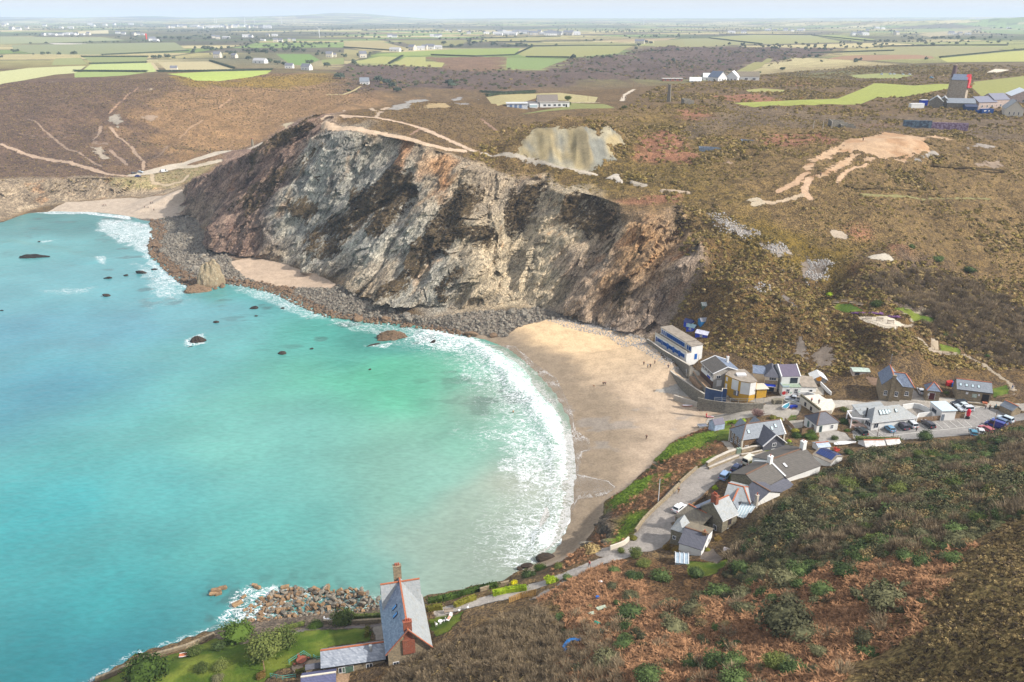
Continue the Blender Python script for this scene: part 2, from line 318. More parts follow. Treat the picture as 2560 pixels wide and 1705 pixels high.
# --- far country: hedged fields in all directions
fm = sstep(900,1250, GY)
xr, yr = GX*.96+GY*.28,-GX*.28+GY*.96
cx_, cy_ = np.floor(xr/330+.35*np.sin(yr/500)+.6*vn(xr/2000, yr/2000, s=12)), np.floor(yr/240+.3*np.sin(xr/420)+.8*vn(xr/1500, yr/1500, s=11))
hid = (_h(cx_.astype(int), cy_.astype(int), np.zeros(N, int),5)+1)/2
pal = np.array([alb(c) for c in [(150,152,100),(168,158,110),(120,138,80),(178,166,122),(134,124,94),(112,104,84),(152,146,96),(188,176,132),(128,148,88),(106,100,84)]])
fc = pal[np.clip((hid*len(pal)).astype(int),0, len(pal)-1)]
fx_ = np.abs((xr/330+.35*np.sin(yr/500)+.6*vn(xr/2000, yr/2000, s=12)) % 1-.5)*330; fy_ = np.abs((yr/240+.3*np.sin(xr/420)+.8*vn(xr/1500, yr/1500, s=11)) % 1-.5)*240
hedge_m = np.maximum(fx_ > 165-7, fy_ > 120-12).astype(np.float32)*.8
dk = alb((84,82,66)); fc = fc*(1-hedge_m[:,None])+dk*hedge_m[:,None]
wd = sstep(.18,.4, fbm(GX/900, GY/1300, s=21, o=3))[:,None]; fc = fc*(1-wd*.75)+alb((84,86,72))*wd*.75
heath_far = fbm(GX/260, GY/500, s=41, o=3)
tA = tA*(1-fm[:,None])+fc*fm[:,None]; tB = tB*(1-fm[:,None])+fc*1.06*fm[:,None]; veg *= (1-fm)
# --- heath hill beyond the far cove
m_ = soft('v', [(-300,440),(-300,195),(0,190),(160,178),(300,180),(420,184),(520,180),(610,168),(760,168),(850,185),(870,235),(740,262),(620,320),(500,370),(430,420)], (92,74,64),(120,98,78), vg=.45, edge=5, wv=3)
soft('v', [(430,420),(330,330),(350,220),(480,185),(610,168),(860,180),(870,240),(700,280),(560,350)], (140,112,80),(168,134,94), edge=50, wv=30, pw=.9)
soft('a1', [(1150,520),(1500,560),(1850,520),(2250,500),(2330,560),(1900,600),(1600,590),(1300,600)], (128,108,52),(160,130,62), edge=6, wv=6)
# --- plateau right of the headland
soft('v', [(1130,300),(1420,250),(1560,240),(1800,250),(2100,270),(2600,300),(2600,620),(2354,640),(1900,620),(1560,520),(1420,470),(1150,400),(1080,360)], (104,86,60),(142,118,78), vg=.7, edge=14)
soft('v', [(1240,400),(1420,330),(1500,260),(1620,300),(1650,420),(1720,470),(1600,480),(1400,450)], (94,80,52),(136,114,66), vg=1., edge=14)
for c_, p_ in [('a2',[(2060,920),(2220,890),(2355,960),(2355,1080),(2150,1110),(1990,1080)]),('a2',[(1850,1380),(2050,1340),(2300,1330),(2250,1390),(1950,1420)]),('a3',[(500,960),(700,920),(1000,910),(1080,960),(850,1000),(560,1010)]),
               ('a3',[(0,720),(180,730),(260,800),(120,830),(0,800)]),('a3',[(180,660),(520,640),(860,690),(380,700)]),('a3',[(0,1040),(110,1060),(90,1100),(0,1110)]),('a3',[(600,560),(900,550),(1000,580),(700,590)]),('a3',[(1180,850),(1420,835),(1530,850),(1300,880)]),
               ('a6',[(560,740),(700,800),(800,850),(900,930),(840,940),(640,870),(570,800)]),('a6',[(1150,700),(1210,690),(1280,800),(1310,880),(1180,870)]),('a6',[(0,860),(200,820),(260,870),(150,960),(0,980)]),('a6',[(1660,710),(1780,740),(1900,820),(2060,900),(1900,880),(1700,780)]),
               ('a6',[(1120,480),(1280,460),(1310,540),(1180,560)]),('a6',[(1430,600),(1560,620),(1540,650),(1420,630)]),('a2',[(760,530),(880,510),(900,600),(760,620)])]:
    soft(c_, p_, (138,98,76),(164,120,92), edge=3, wv=3, vg=.4)
soft('a3', [(300,720),(800,730),(1100,790),(1500,780),(2355,800),(2355,960),(1700,930),(1100,880),(400,880),(50,980),(20,880)], (104,90,76),(128,112,92), vg=.9, edge=8, pw=.75)
soft('v', [(1600,520),(1720,560),(1880,640),(2000,600),(2130,600),(2354,640),(2600,640),(2600,900),(2354,880),(1960,850),(1850,880),(1600,820),(1540,720)], (92,74,50),(128,102,62), vg=.8, edge=10)
soft('v', [(2000,640),(2100,610),(2240,640),(2354,720),(2600,720),(2600,860),(2354,850),(2200,790),(2100,740)], (92,80,70),(116,102,88), vg=1.1, edge=10)
soft('v', [(1620,480),(1760,500),(1990,560),(1940,640),(1800,600),(1680,560)], (96,82,44),(132,110,52), vg=1., edge=8)
# --- dark wooded slope and scrub valley behind the plateau
soft('a2', [(1340,480),(1540,400),(1900,370),(2130,320),(2355,325),(2700,320),(3440,330),(3300,380),(2900,430),(2700,500),(2355,540),(1700,550),(1000,620),(400,600),(0,640),(0,440),(300,450),(700,460),(1100,480)], (88,76,68),(112,92,82), vg=.8, edge=20, wv=12)
soft('a2', [(560,390),(1110,390),(1110,470),(1000,490),(690,480)], (118,94,72),(140,112,88), edge=12)
# --- rock faces
CLIFF=[(428,462),(470,540),(520,590),(590,592),(690,618),(775,652),(860,698),(925,704),(985,732),(1060,738),(1110,716),(1180,696),(1240,706),(1300,726),(1370,748),(1480,778),(1530,700),(1580,600),(1610,540),(1560,478),(1500,492),(1440,478),(1380,455),(1310,437),(1240,409),(1150,393),(1080,370),(1010,344),(950,324),(870,308),(790,296),(720,262),(680,282),(620,320),(560,350),(500,390),(440,425)]
cm = soft('v', CLIFF, (128,116,100),(172,156,132), edge=3.5, wv=4, vg=0, rk=1)
soft('v', [(430,430),(560,340),(720,262),(790,300),(700,400),(640,560),(520,590)], (112,92,82),(150,126,108), edge=8, wv=5, pw=.95)
soft('v', [(720,320),(880,320),(960,420),(900,620),(700,600),(640,540)], (124,122,116),(176,172,158), edge=10)
soft('v', [(900,480),(1010,470),(1080,620),(1010,720),(900,690)], (138,134,124),(184,178,162), edge=10)
soft('v', [(1080,430),(1330,430),(1340,560),(1300,690),(1080,700)], (146,136,116),(198,180,150), edge=10)
soft('v', [(1300,600),(1440,560),(1480,600),(1440,740),(1300,720)], (142,126,108),(172,150,126), edge=8)
soft('v', [(1390,490),(1560,490),(1600,560),(1500,700),(1430,640)], (130,108,84),(176,142,104), edge=8)
soft('v', [(1500,640),(1580,590),(1600,620),(1530,730),(1470,760),(1440,740)], (136,120,104),(160,142,124), edge=4)
soft('a2', [(370,970),(470,960),(470,1030),(370,1180)], (158,122,92),(186,150,116), edge=3); soft('a2', [(550,1060),(690,1070),(680,1180),(560,1180)], (158,124,90),(188,148,110), edge=4)
soft('v', [(-300,440),(-300,560),(0,508),(60,484),(110,472),(200,461),(300,451),(420,440),(424,424),(320,414),(200,404),(60,408)], (120,106,88),(172,154,128), edge=3, wv=1.5, vg=0, rk=1)
for p_ in [[(0,180),(120,200),(330,60),(480,130),(490,230),(380,340),(280,480),(210,490),(260,330),(100,440),(0,590)], [(700,290),(900,150),(960,130),(1000,200),(900,350),(830,450),(760,560),(640,620),(480,700),(380,750),(500,560),(580,450)],
           [(1060,300),(1180,200),(1330,160),(1340,320),(1280,440),(1180,460),(1070,400)], [(830,470),(960,430),(980,590),(900,580)], [(1480,380),(1560,250),(1700,270),(1850,420),(1750,560),(1560,450)], [(1690,640),(1800,560),(1870,480),(1860,620),(1740,740)],
           [(120,900),(270,850),(400,750),(560,640),(620,650),(400,900),(300,960)], [(640,860),(760,780),(840,700),(860,760),(700,900)], [(1880,900),(1960,840),(1930,960)], [(2000,640),(2200,430),(2300,300),(2355,420),(2200,560)]]:
    soft('a5', p_, None, None, edge=3, wv=3, scb=1.)
soft('a1', [(1450,1300),(1700,1060),(2100,800),(2230,780),(2200,860),(1950,1020),(1700,1180)], None, None, edge=4, wv=3, scb=.9)
soft('a1', [(1650,1400),(1950,1120),(2250,940),(2300,960),(2000,1250),(1750,1450)], None, None, edge=3, wv=3, scb=.75)
soft('a4', [(2000,330),(2060,240),(2130,330),(2080,420)], None, None, edge=2, wv=2, scb=1.); soft('a4', [(2050,560),(2160,440),(2355,330),(2355,640),(2250,600),(2120,600)], None, None, edge=3, wv=3, scb=.85)
# low cliff under the lane: ivy, grass, rust bracken, bare rock near the sand
soft('v', [(1612,985),(1540,1016),(1490,1080),(1440,1122),(1395,1150),(1380,1200),(1340,1255),(1270,1300),(1270,1320),(1400,1262),(1460,1225),(1560,1112),(1650,1040),(1680,1000)], (104,84,60),(128,92,64), vg=.6, edge=3, wv=2)
for p_ in [[(1520,1030),(1570,1012),(1610,1010),(1600,1030),(1540,1050),(1500,1075)], [(1460,1105),(1520,1085),(1500,1120),(1440,1160),(1400,1180),(1390,1160)], [(1560,1105),(1620,1055),(1640,1050),(1600,1085)], [(1400,1250),(1450,1180),(1475,1180),(1460,1215),(1420,1250)], [(1500,1115),(1540,1080),(1560,1085),(1520,1130)], [(1600,1000),(1640,990),(1650,1010),(1610,1025)]]:
    soft('v', p_, (86,116,30),(128,152,50), edge=2.5, wv=2, vg=.35)
soft('v', [(1372,1205),(1400,1170),(1420,1190),(1400,1250),(1360,1262)], (78,72,62),(120,110,96), edge=1.5, wv=1, rk=.9, vg=.2)
soft('c3', [(265,500),(290,430),(345,420),(330,480),(270,520)], (84,80,72),(130,122,110), edge=1, wv=.6, rk=.9, vg=.1)
# --- hillside this side of the lane
nearm = soft('v', [(700,1700),(860,1560),(1000,1490),(1240,1385),(1330,1330),(1460,1285),(1570,1290),(1700,1270),(1760,1180),(1850,1110),(2000,1035),(2354,985),(2800,985),(2800,1750)], (92,72,52),(120,92,62), vg=.5, edge=2, wv=1)
soft('v', [(1240,1390),(1420,1300),(1500,1400),(1700,1370),(1860,1330),(2000,1280),(2200,1260),(2120,1400),(1900,1600),(1250,1600),(1300,1450)], (124,92,66),(158,118,86), vg=.35, edge=4, wv=3)
soft('v', [(860,1600),(1000,1500),(1240,1390),(1300,1440),(1330,1600)], (112,96,74),(140,122,96), vg=.5, edge=3, wv=2)
soft('v', [(1660,1290),(1760,1180),(1850,1115),(2000,1040),(2354,990),(2800,980),(2800,1150),(2354,1180),(2100,1230),(1960,1270),(1850,1320),(1700,1360)], (80,78,54),(112,104,72), vg=.9, edge=3, wv=2)
soft('v', [(2354,1180),(2800,1150),(2800,1750),(1850,1750),(1950,1560),(2100,1420),(2230,1270)], (104,88,60),(152,132,86), vg=.45, edge=5, wv=4)
soft('v', [(1330,1320),(1410,1330),(1380,1400),(1300,1420),(1250,1400)], (120,98,66),(146,124,84), edge=2, wv=1, vg=.2)
# lawns
LAWNC = lambda x, y, z: .8*alb((84,108,36))*(1-sstep(-.3,.35,fbm(x/5, y/3, s=151, o=4)))[:,None]+.8*alb((126,138,56))*sstep(-.3,.35,fbm(x/5, y/3, s=151, o=4))[:,None]
for c_, p_, n_ in [('c6',[(80,1040),(300,1000),(930,975),(1010,1010),(1010,1110),(470,1190),(440,1290),(200,1260),(60,1320),(-100,1420)],'lawn'),('c7',[(-200,1560),(0,1445),(240,1355),(420,1270),(640,1180),(880,1115),(1080,1060),(1250,985),(1410,915),(1560,960),(1750,990),(2200,900),(2400,1080),(2300,1250),(2080,1330),(1950,1437),(1700,1560)],'lawn'),('c6',[(1640,880),(1800,830),(1920,820),(2060,760),(1980,900),(1850,1010),(1720,1080),(1660,960)],'lawn'),
                   ('c3',[(640,1420),(940,1450),(1100,1390),(1130,1420),(960,1530),(880,1568),(680,1568),(640,1500)],'lawn'),('c1',[(1120,1350),(1250,1330),(1240,1500),(1100,1490)],'lawn'),('c1',[(1900,1190),(2000,1160),(2050,1230),(2000,1290),(1890,1280)],'lawn'),
                   ('c2',[(1975,900),(2160,850),(2190,960),(2000,1010)],'lawn'),('a6',[(1050,985),(1180,990),(1260,1030),(1160,1050),(1060,1020)],'lawn'),('a6',[(1470,1010),(1560,1010),(1640,1060),(1740,1090),(1720,1120),(1600,1110),(1540,1050)],'lawn'),('a6',[(1770,1250),(1900,1290),(1930,1330),(1780,1310)],'lawn'),('c3',[(1380,285),(1700,290),(1705,310),(1420,335)],'lawn')]:
    crisp(sdf(GX, GY, GP(c_, *p_)), LAWNC, n_, flat=True, wv=.3, jt=1.5)
# fields
for c_, p_, q_ in [('a1',[(0,490),(200,465),(430,455),(590,450),(520,500),(380,510),(130,555),(0,580),(-400,600),(-400,500)],(206,206,140)),('a1',[(620,440),(1030,430),(1075,490),(1000,495),(560,485)],(192,206,120)),('a1',[(510,495),(640,487),(1000,497),(870,515),(700,525),(510,530)],(165,185,100)),
    ('a1',[(1080,425),(1440,420),(1600,470),(1560,490),(1150,490)],(200,184,134)),('a1',[(1140,505),(1400,492),(1860,482),(1830,505),(1700,530),(1500,555),(1330,550)],(186,204,92)),('a1',[(560,390),(1010,390),(1000,425),(640,430)],(150,160,95)),('a1',[(380,400),(550,395),(600,440),(350,445)],(160,165,100)),
    ('a1',[(80,310),(500,300),(1200,290),(1290,350),(700,375),(250,370),(90,340)],(150,156,108)),('a1',[(0,250),(700,255),(860,275),(350,292),(0,300)],(160,166,118)),('a1',[(330,295),(600,298),(560,308),(420,310)],(215,205,195)),('a1',[(1890,370),(2120,370),(2190,410),(2080,450),(1990,440)],(125,160,80)),('a1',[(2200,410),(2355,395),(2355,440),(2210,440)],(150,160,90)),('a1',[(530,215),(740,205),(745,230),(540,230)],(215,200,150)),
    ('a2',[(50,420),(250,385),(380,390),(310,435),(60,430)],(180,180,100)),('a2',[(340,430),(420,390),(560,390),(560,420),(690,430),(670,460),(400,450)],(182,180,100)),('a2',[(150,380),(420,355),(800,335),(1210,328),(1170,378),(900,388),(600,378)],(155,172,84)),('a2',[(1180,370),(1290,320),(1990,310),(1880,365),(1540,395),(1250,390)],(165,164,95)),('a2',[(1115,395),(1530,405),(1340,478),(1110,470)],(140,163,90)),
    ('a2',[(0,290),(250,285),(440,330),(400,350),(130,345),(0,320)],(180,165,110)),('a2',[(0,335),(200,352),(150,370),(0,375)],(170,160,100)),('a2',[(360,275),(850,275),(800,315),(500,325)],(150,145,85)),('a2',[(950,265),(1480,254),(1300,283),(1000,285)],(175,165,100)),('a2',[(1080,295),(1700,287),(2000,290),(1300,315)],(160,155,95)),('a2',[(1750,275),(2300,258),(2200,275),(1900,288)],(185,160,115)),('a2',[(2120,280),(2355,265),(2355,325),(2130,320)],(160,155,95)),
    ('a2',[(975,665),(1300,640),(1480,635),(1740,665),(1720,700),(1560,700),(1500,690),(1320,670),(1200,710),(1050,725)],(190,176,120)),('a2',[(1190,785),(1350,755),(1520,730),(1560,705),(1780,712),(1860,740),(1600,745),(1400,760)],(146,150,84)),
    ('a3',[(0,265),(200,262),(540,300),(0,326)],(160,158,100)),('a3',[(200,255),(520,237),(900,242),(1150,290),(600,303),(270,260)],(165,165,100)),('a3',[(920,245),(1050,237),(1340,270),(1240,285)],(155,165,85)),('a3',[(1200,345),(1740,315),(2220,322),(2110,370),(1800,390),(1100,365)],(165,160,105)),('a3',[(1000,405),(1150,380),(1700,374),(1750,400),(1300,415)],(175,135,100)),('a3',[(1780,400),(2355,345),(2500,345),(2500,420),(1830,425)],(190,190,100)),
    ('a3',[(365,705),(800,685),(1080,675),(1240,610),(1330,570),(1850,575),(1870,600),(1520,665),(1340,670),(1180,715),(900,720),(500,735)],(172,180,80)),('a3',[(1160,515),(1400,500),(1600,515),(1480,540),(1200,535)],(170,175,100)),('a3',[(2010,560),(2355,520),(2500,520),(2500,600),(2200,650),(2080,675),(2000,600)],(165,165,85)),('a3',[(450,615),(560,605),(720,615),(700,630),(470,628)],(175,170,95)),('a3',[(360,500),(600,405),(640,405),(540,470),(400,520)],(160,155,90)),('a3',[(1580,215),(1700,200),(2200,190),(2000,205),(1620,225)],(150,160,100)),('a3',[(1630,235),(1750,220),(2000,205),(1960,230),(1720,255)],(185,170,125)),('a3',[(2050,205),(2350,200),(2355,235),(2100,225)],(140,160,90)),('a3',[(2090,500),(2160,470),(2260,478),(2160,500)],(232,220,196))]:
    field(c_, p_, q_)
# bare rock, scree and spoil
_scree = cid('scree')
for c_, p_, q_ in [('a1',[(735,790),(800,785),(865,840),(810,880),(760,850),(725,820)],(176,166,150)),('a1',[(630,1015),(690,1000),(750,1080),(690,1080),(650,1050)],(184,170,150)),('a1',[(970,795),(1010,785),(1070,795),(1030,830)],(176,152,128)),('a1',[(1000,600),(1050,590),(1065,610),(1010,608)],(190,172,146)),('a1',[(580,930),(620,930),(680,985),(740,970),(745,985),(650,990)],(150,128,110)),('a1',[(1200,620),(1240,615),(1250,640)],(196,180,156)),('a1',[(1900,860),(1960,840),(2030,830),(1960,890)],(206,190,160)),('a1',[(345,560),(420,560),(400,568)],(190,180,170)),
    ('a6',[(170,355),(260,360),(400,430),(540,480),(560,510),(460,545),(330,480),(240,430)],(164,154,144)),('a6',[(540,570),(620,575),(720,600),(740,640),(640,660),(560,620)],(172,160,148)),('a6',[(820,800),(880,680),(1000,665),(1080,700),(1000,760),(960,830),(870,835)],(146,132,118)),('a6',[(480,870),(540,830),(620,860),(590,910),(510,920)],(152,144,138)),('a6',[(640,910),(720,900),(830,1030),(760,1020),(700,970)],(134,124,116)),('a6',[(890,1330),(980,1220),(1080,1270),(1040,1400),(960,1440),(900,1400)],(146,132,118)),('a6',[(780,1330),(810,1200),(850,1190),(860,1320)],(148,136,124)),('a6',[(660,800),(720,760),(760,800),(720,850)],(132,122,114)),('a6',[(620,440),(680,370),(690,440)],(160,140,118)),
    ('a2',[(330,750),(420,690),(560,675),(590,690),(440,740)],(170,166,160)),('a2',[(520,745),(600,710),(700,705),(720,730)],(186,164,124)),('a2',[(750,680),(800,665),(930,680),(920,695)],(166,162,158)),('a2',[(750,705),(850,705),(855,725)],(166,162,158)),('a3',[(1970,1010),(2060,985),(2180,1000),(2140,1030),(2060,1010)],(176,166,156)),('a3',[(1620,1100),(1700,1040),(1750,1040),(1680,1085)],(176,168,158)),('a3',[(2030,1120),(2170,1105),(2180,1130),(2050,1135)],(168,148,128)),('a3',[(300,1105),(340,1098),(350,1120)],(186,160,136)),('a2',[(2060,1190),(2100,1160),(2140,1170),(2110,1200)],(168,144,116))]:
    crisp(sdf(GX, GY, GP(c_, *p_))-1, q_, 'scree', _scree, wv=2.2, flat=False, jt=5.5)
sh = sdf(GX, GY, GP('a2', (1180,1060),(1200,1000),(1310,880),(1420,870),(1560,885),(1700,870),(1740,910),(1890,910),(1920,990),(1820,990),(1870,1090),(1760,1140),(1680,1180),(1500,1150),(1300,1095)),40)
def spoilc(x, y, z):
    s = x*.93+y*.12; f = sstep(-.25,.3, fbm(s/6, y/22, z/12, s=131, o=4)); h = sstep(.05,.4, fbm(s/7+9, y/30, z/16, s=137, o=3))
    c = alb((150,150,140))*(1-f)[:,None]+alb((196,186,158))*f[:,None]; return (c*(1-.5*h[:,None])+alb((196,170,110))*.5*h[:,None])*.72
crisp(sh, spoilc, 'spoil_heap', wv=1.2, jt=5); SPOIL = sh
om=np.maximum.reduce([sdf(GX, GY, GP('a3', *p_),40) for p_ in [[(1250,945),(1400,905),(1650,935),(1700,925),(1740,935),(1660,960),(1700,1030),(1640,1045),(1560,1060),(1400,1090),(1290,1055),(1200,1040),(1080,1040),(1100,985)], [(830,1160),(900,1095),(1100,985),(1130,1010),(1060,1040),(960,1090),(900,1150),(880,1190)], [(850,1215),(960,1190),(1110,1100),(1170,1060),(1240,1040),(1180,1100),(1080,1170),(1000,1210),(900,1225)], [(1260,1070),(1340,1080),(1340,1110),(1270,1105)], [(1480,1100),(1600,1050),(1640,1050),(1520,1105)], [(1650,935),(1750,928),(1870,955),(1860,962),(1740,945)]]])
crisp(om, lambda x, y, z: .68*alb((224,190,154))*(1-.6*sstep(-.1,.35,fbm(x/9, y/7, s=141, o=3)))[:,None]+.68*alb((196,150,108))*(.6*sstep(-.1,.35,fbm(x/9, y/7, s=141, o=3)))[:,None], 'orange_mound', wv=1.2, jt=4.5)
# paths
for c_, p_, w_, q_ in [('a3',[(850,1190),(800,1245),(670,1310)],3.2,(216,180,146)),('a3',[(900,1225),(800,1250),(720,1280)],2,(216,180,146)),('a3',[(880,1220),(855,1290),(860,1325),(885,1350)],3.4,(222,188,156)),('a3',[(860,1330),(790,1350),(640,1388),(540,1375)],2.2,(214,190,160)),('a3',[(1280,1120),(1200,1145),(1120,1190),(1075,1250)],2,(214,180,146)),('a3',[(490,1370),(530,1360),(570,1385),(500,1395)],3,(206,190,164)),
    ('a2',[(0,875),(200,905),(380,935),(560,985),(700,1020),(815,1035)],4.4,(222,196,168)),('a2',[(0,795),(220,805),(420,845),(540,880),(700,950),(800,995),(855,1020)],3.6,(214,188,162)),('a2',[(220,805),(235,775),(260,765),(200,755),(0,755)],2.6,(206,184,160)),('a2',[(260,750),(300,735)],2.4,(206,184,160)),('a1',[(2355,795),(2240,790),(2210,815),(2240,840),(2355,880)],2.8,(222,196,168)),('a2',[(870,1030),(950,1050),(1160,1065),(1300,1095),(1480,1140),(1620,1170),(1715,1192)],2.4,(206,194,176)),('a2',[(855,1020),(940,1050)],2.6,(214,188,162)),('a2',[(1820,1215),(1860,1195),(1870,1220),(1890,1235)],3,(214,204,190)),('a2',[(1970,1240),(2060,1265),(2050,1275),(1980,1250)],2.4,(196,184,166)),('a2',[(2180,1297),(2355,1312)],2,(200,180,156)),('a2',[(945,815),(1000,860),(1040,890)],1.6,(170,140,118)),('a2',[(450,925),(520,880)],1.4,(170,140,118)),('a2',[(1905,690),(1920,650),(1985,612)],3,(224,210,190)),('a2',[(1560,703),(1740,700)],2.4,(220,206,180)),('a2',[(1910,300),(2010,290)],4,(200,180,160)),
    ('a1',[(0,990),(220,1045),(430,1100),(620,1165),(760,1195),(870,1205)],4,(196,170,146)),('a1',[(190,805),(350,920),(470,1015),(600,1090),(700,1150)],2,(170,146,124)),('a1',[(755,870),(830,940),(900,985),(930,1040),(985,1100),(980,1155)],2.6,(186,160,136)),('a1',[(690,860),(670,930),(640,960)],2.4,(176,152,130)),('a1',[(750,770),(780,735),(850,680),(910,620),(945,590)],2,(186,152,124)),('a1',[(1060,1075),(1120,1020),(1150,985)],2,(160,136,114)),('a1',[(1220,945),(1300,880),(1390,825)],2.2,(186,154,120)),('a1',[(1500,740),(1580,660)],1.8,(196,160,124)),('a1',[(755,1020),(830,1080),(870,1130)],3,(170,146,126)),('a1',[(0,920),(200,922),(480,925)],1.2,(150,128,108)),('a1',[(370,700),(480,655)],1.4,(150,128,108)),('a1',[(1040,430),(1085,490)],5,(206,188,150)),('a1',[(2240,650),(2355,650),(2420,620),(2470,590)],3,(206,190,140)),
    ('a6',[(1060,500),(1120,520)],4,(206,188,166)),('a6',[(1340,660),(1420,665)],5,(214,204,186)),('a6',[(2110,265),(1900,262),(1540,250),(1240,235)],1.6,(150,142,96)),
    ('a6',[(1550,1140),(1570,1190),(1640,1215),(1720,1300),(1850,1325),(1980,1345),(2080,1400),(2180,1470),(2260,1530),(2290,1600)],1.7,(188,172,150)),('a6',[(1740,1240),(1735,1300)],2.6,(196,180,160)),('a6',[(1530,1050),(1580,1070),(1600,1120),(1550,1140)],1.4,(180,166,146)),('a6',[(1560,1045),(1690,1040)],1.4,(170,160,136))]:
    path(c_, p_, w_, q_)
_lane = cid('lane')
path('a1', [(900,1200),(960,1190),(1060,1170),(1200,1145),(1350,1090),(1560,1030),(1800,975)], 6,(206,194,176), name='lane', k=_lane); path('a1', [(1040,1195),(1050,1250),(1150,1270),(1250,1240),(1290,1200)], 3,(200,180,150)); path('a1', [(1200,1145),(1330,1140),(1500,1100)], 5,(206,192,170))
soft('a1', [(660,1240),(870,1210),(1200,1160),(1500,1100),(1350,1230),(1200,1280),(900,1290)], (140,132,90),(170,150,116), edge=3, wv=2, vg=.2)
crisp(sdf(GX, GY, GP('a6', (1205,1075),(1420,1065),(1530,1120),(1480,1155),(1400,1150),(1270,1105))),(226,214,194), 'viewing_terrace')
# village paving: lane, promenade, slipway, car park, yards
path('c3', [(-160,1320),(60,1320),(200,1180),(380,960),(560,720),(760,560),(960,440),(1180,380),(1420,345),(1720,330)], 5.4,(176,168,160), name='lane', k=_lane, wv=.1)
crisp(sdf(GX, GY, GP('c3', (20,1330),(130,1130),(320,900),(440,820),(640,650),(830,500),(1000,420),(1180,370),(1400,330),(1720,322),(1700,350),(1380,380),(1300,400),(1160,450),(1060,520),(960,600),(840,720),(690,850),(620,990),(480,1030),(470,1190),(380,1280),(250,1330))),(178,170,162), 'lane', _lane, wv=.15)
_trk = cid('track'); path('c5', [(1420,400),(1250,470),(1050,530),(880,590),(760,640),(640,690),(470,740),(300,800),(100,850),(-100,900),(-330,960)], 3.2,(196,188,180), name='track', k=_trk, wv=.2); path('c5', [(930,590),(760,680),(560,800),(470,850)], 1.7,(186,174,162), wv=.15)
path('c6', [(1130,930),(900,960),(600,965),(280,990),(60,1050),(-200,1180)], 1.3,(140,130,126), wv=.1); crisp(sdf(GX, GY, GP('c6', (1020,960),(1140,930),(1150,1090),(1050,1110))),(186,176,164), 'garden_path')
_prom=cid('promenade');crisp(sdf(GX, GY, GP('c1', (290,330),(380,360),(760,560),(790,600),(880,700),(980,870),(1250,985),(1650,1010),(1800,985),(2070,985),(2080,1010),(1960,1060),(1700,1080),(1640,1075),(1000,1010),(880,960),(700,780),(560,680),(620,640),(740,620),(560,470))),(188,180,168), 'promenade', _prom)
crisp(sdf(GX, GY, GP('c1', (330,930),(520,880),(660,850),(800,900),(900,980),(1000,1015),(860,1020),(600,970),(400,940))),(192,186,176), 'slipway');crisp(sdf(GX, GY, GP('c1', (960,1290),(1010,1220),(1210,1180),(1215,1090),(1640,1095),(1740,1080),(1860,1110),(1800,1200),(1500,1240),(1260,1290),(980,1320))),(200,192,180), 'slipway')
crisp(sdf(GX, GY, GP('c2', (320,1400),(760,1330),(1050,1310),(1640,1245),(1700,1090),(1480,1060),(1500,1040),(1700,1100),(2000,1140),(2355,1190),(2500,1200),(2500,1240),(2200,1290),(1740,1440),(1300,1480),(1000,1500),(350,1490))),(174,170,166), 'car_park')
path('c2', [(760,985),(1080,1035),(1300,1040),(1700,1065),(2050,1090),(2355,1110),(2700,1140)], 5,(206,198,186), name='lane', k=_lane, wv=.1);crisp(sdf(GX, GY, GP('c2', (0,1040),(320,1040),(500,1060),(380,1110),(230,1110),(0,1160))),(214,206,194), 'courtyard');crisp(sdf(GX, GY, GP('c2', (780,960),(1040,900),(1180,980),(1200,1040),(1000,1050))),(186,178,170), 'courtyard')
crisp(sdf(GX, GY, GP('c2', (-60,1400),(120,1390),(250,1420),(330,1500),(160,1545),(-60,1520))),(190,184,176), 'courtyard');crisp(sdf(GX, GY, GP('c1', (1640,1010),(2070,985),(2110,1060),(2060,1200),(1900,1290),(1760,1240),(1700,1100))),(196,188,176), 'courtyard');crisp(sdf(GX, GY, GP('c2', (230,1080),(520,1060),(900,980),(1260,1060),(1400,1230),(1000,1290),(560,1290),(300,1230))),(180,172,162), 'courtyard')
crisp(sdf(GX, GY, GP('c2', (480,750),(690,790),(680,890),(560,850))),(158,132,112), 'courtyard');crisp(sdf(GX, GY, GP('c1', (2060,960),(2355,860),(2355,980),(2080,985))),(206,196,180), 'courtyard');crisp(sdf(GX, GY, GP('c1', (1900,1280),(2120,1270),(2100,1360),(1960,1390))),(196,188,176), 'courtyard')
crisp(sdf(GX, GY, GP('c3', (780,1310),(900,1290),(1000,1400),(940,1450),(760,1400))),(140,128,118), 'courtyard'); crisp(sdf(GX, GY, GP('c3', (1160,590),(1200,520),(1330,520),(1300,600),(1180,680))),(206,190,170), 'courtyard')
crisp(sdf(GX, GY, GP('c6', (120,1390),(330,1330),(470,1320),(440,1400),(150,1500))),(200,178,156), 'courtyard'); crisp(sdf(GX, GY, GP('c3', (970,210),(1060,215),(1130,300),(1060,310))),(196,186,172), 'courtyard')
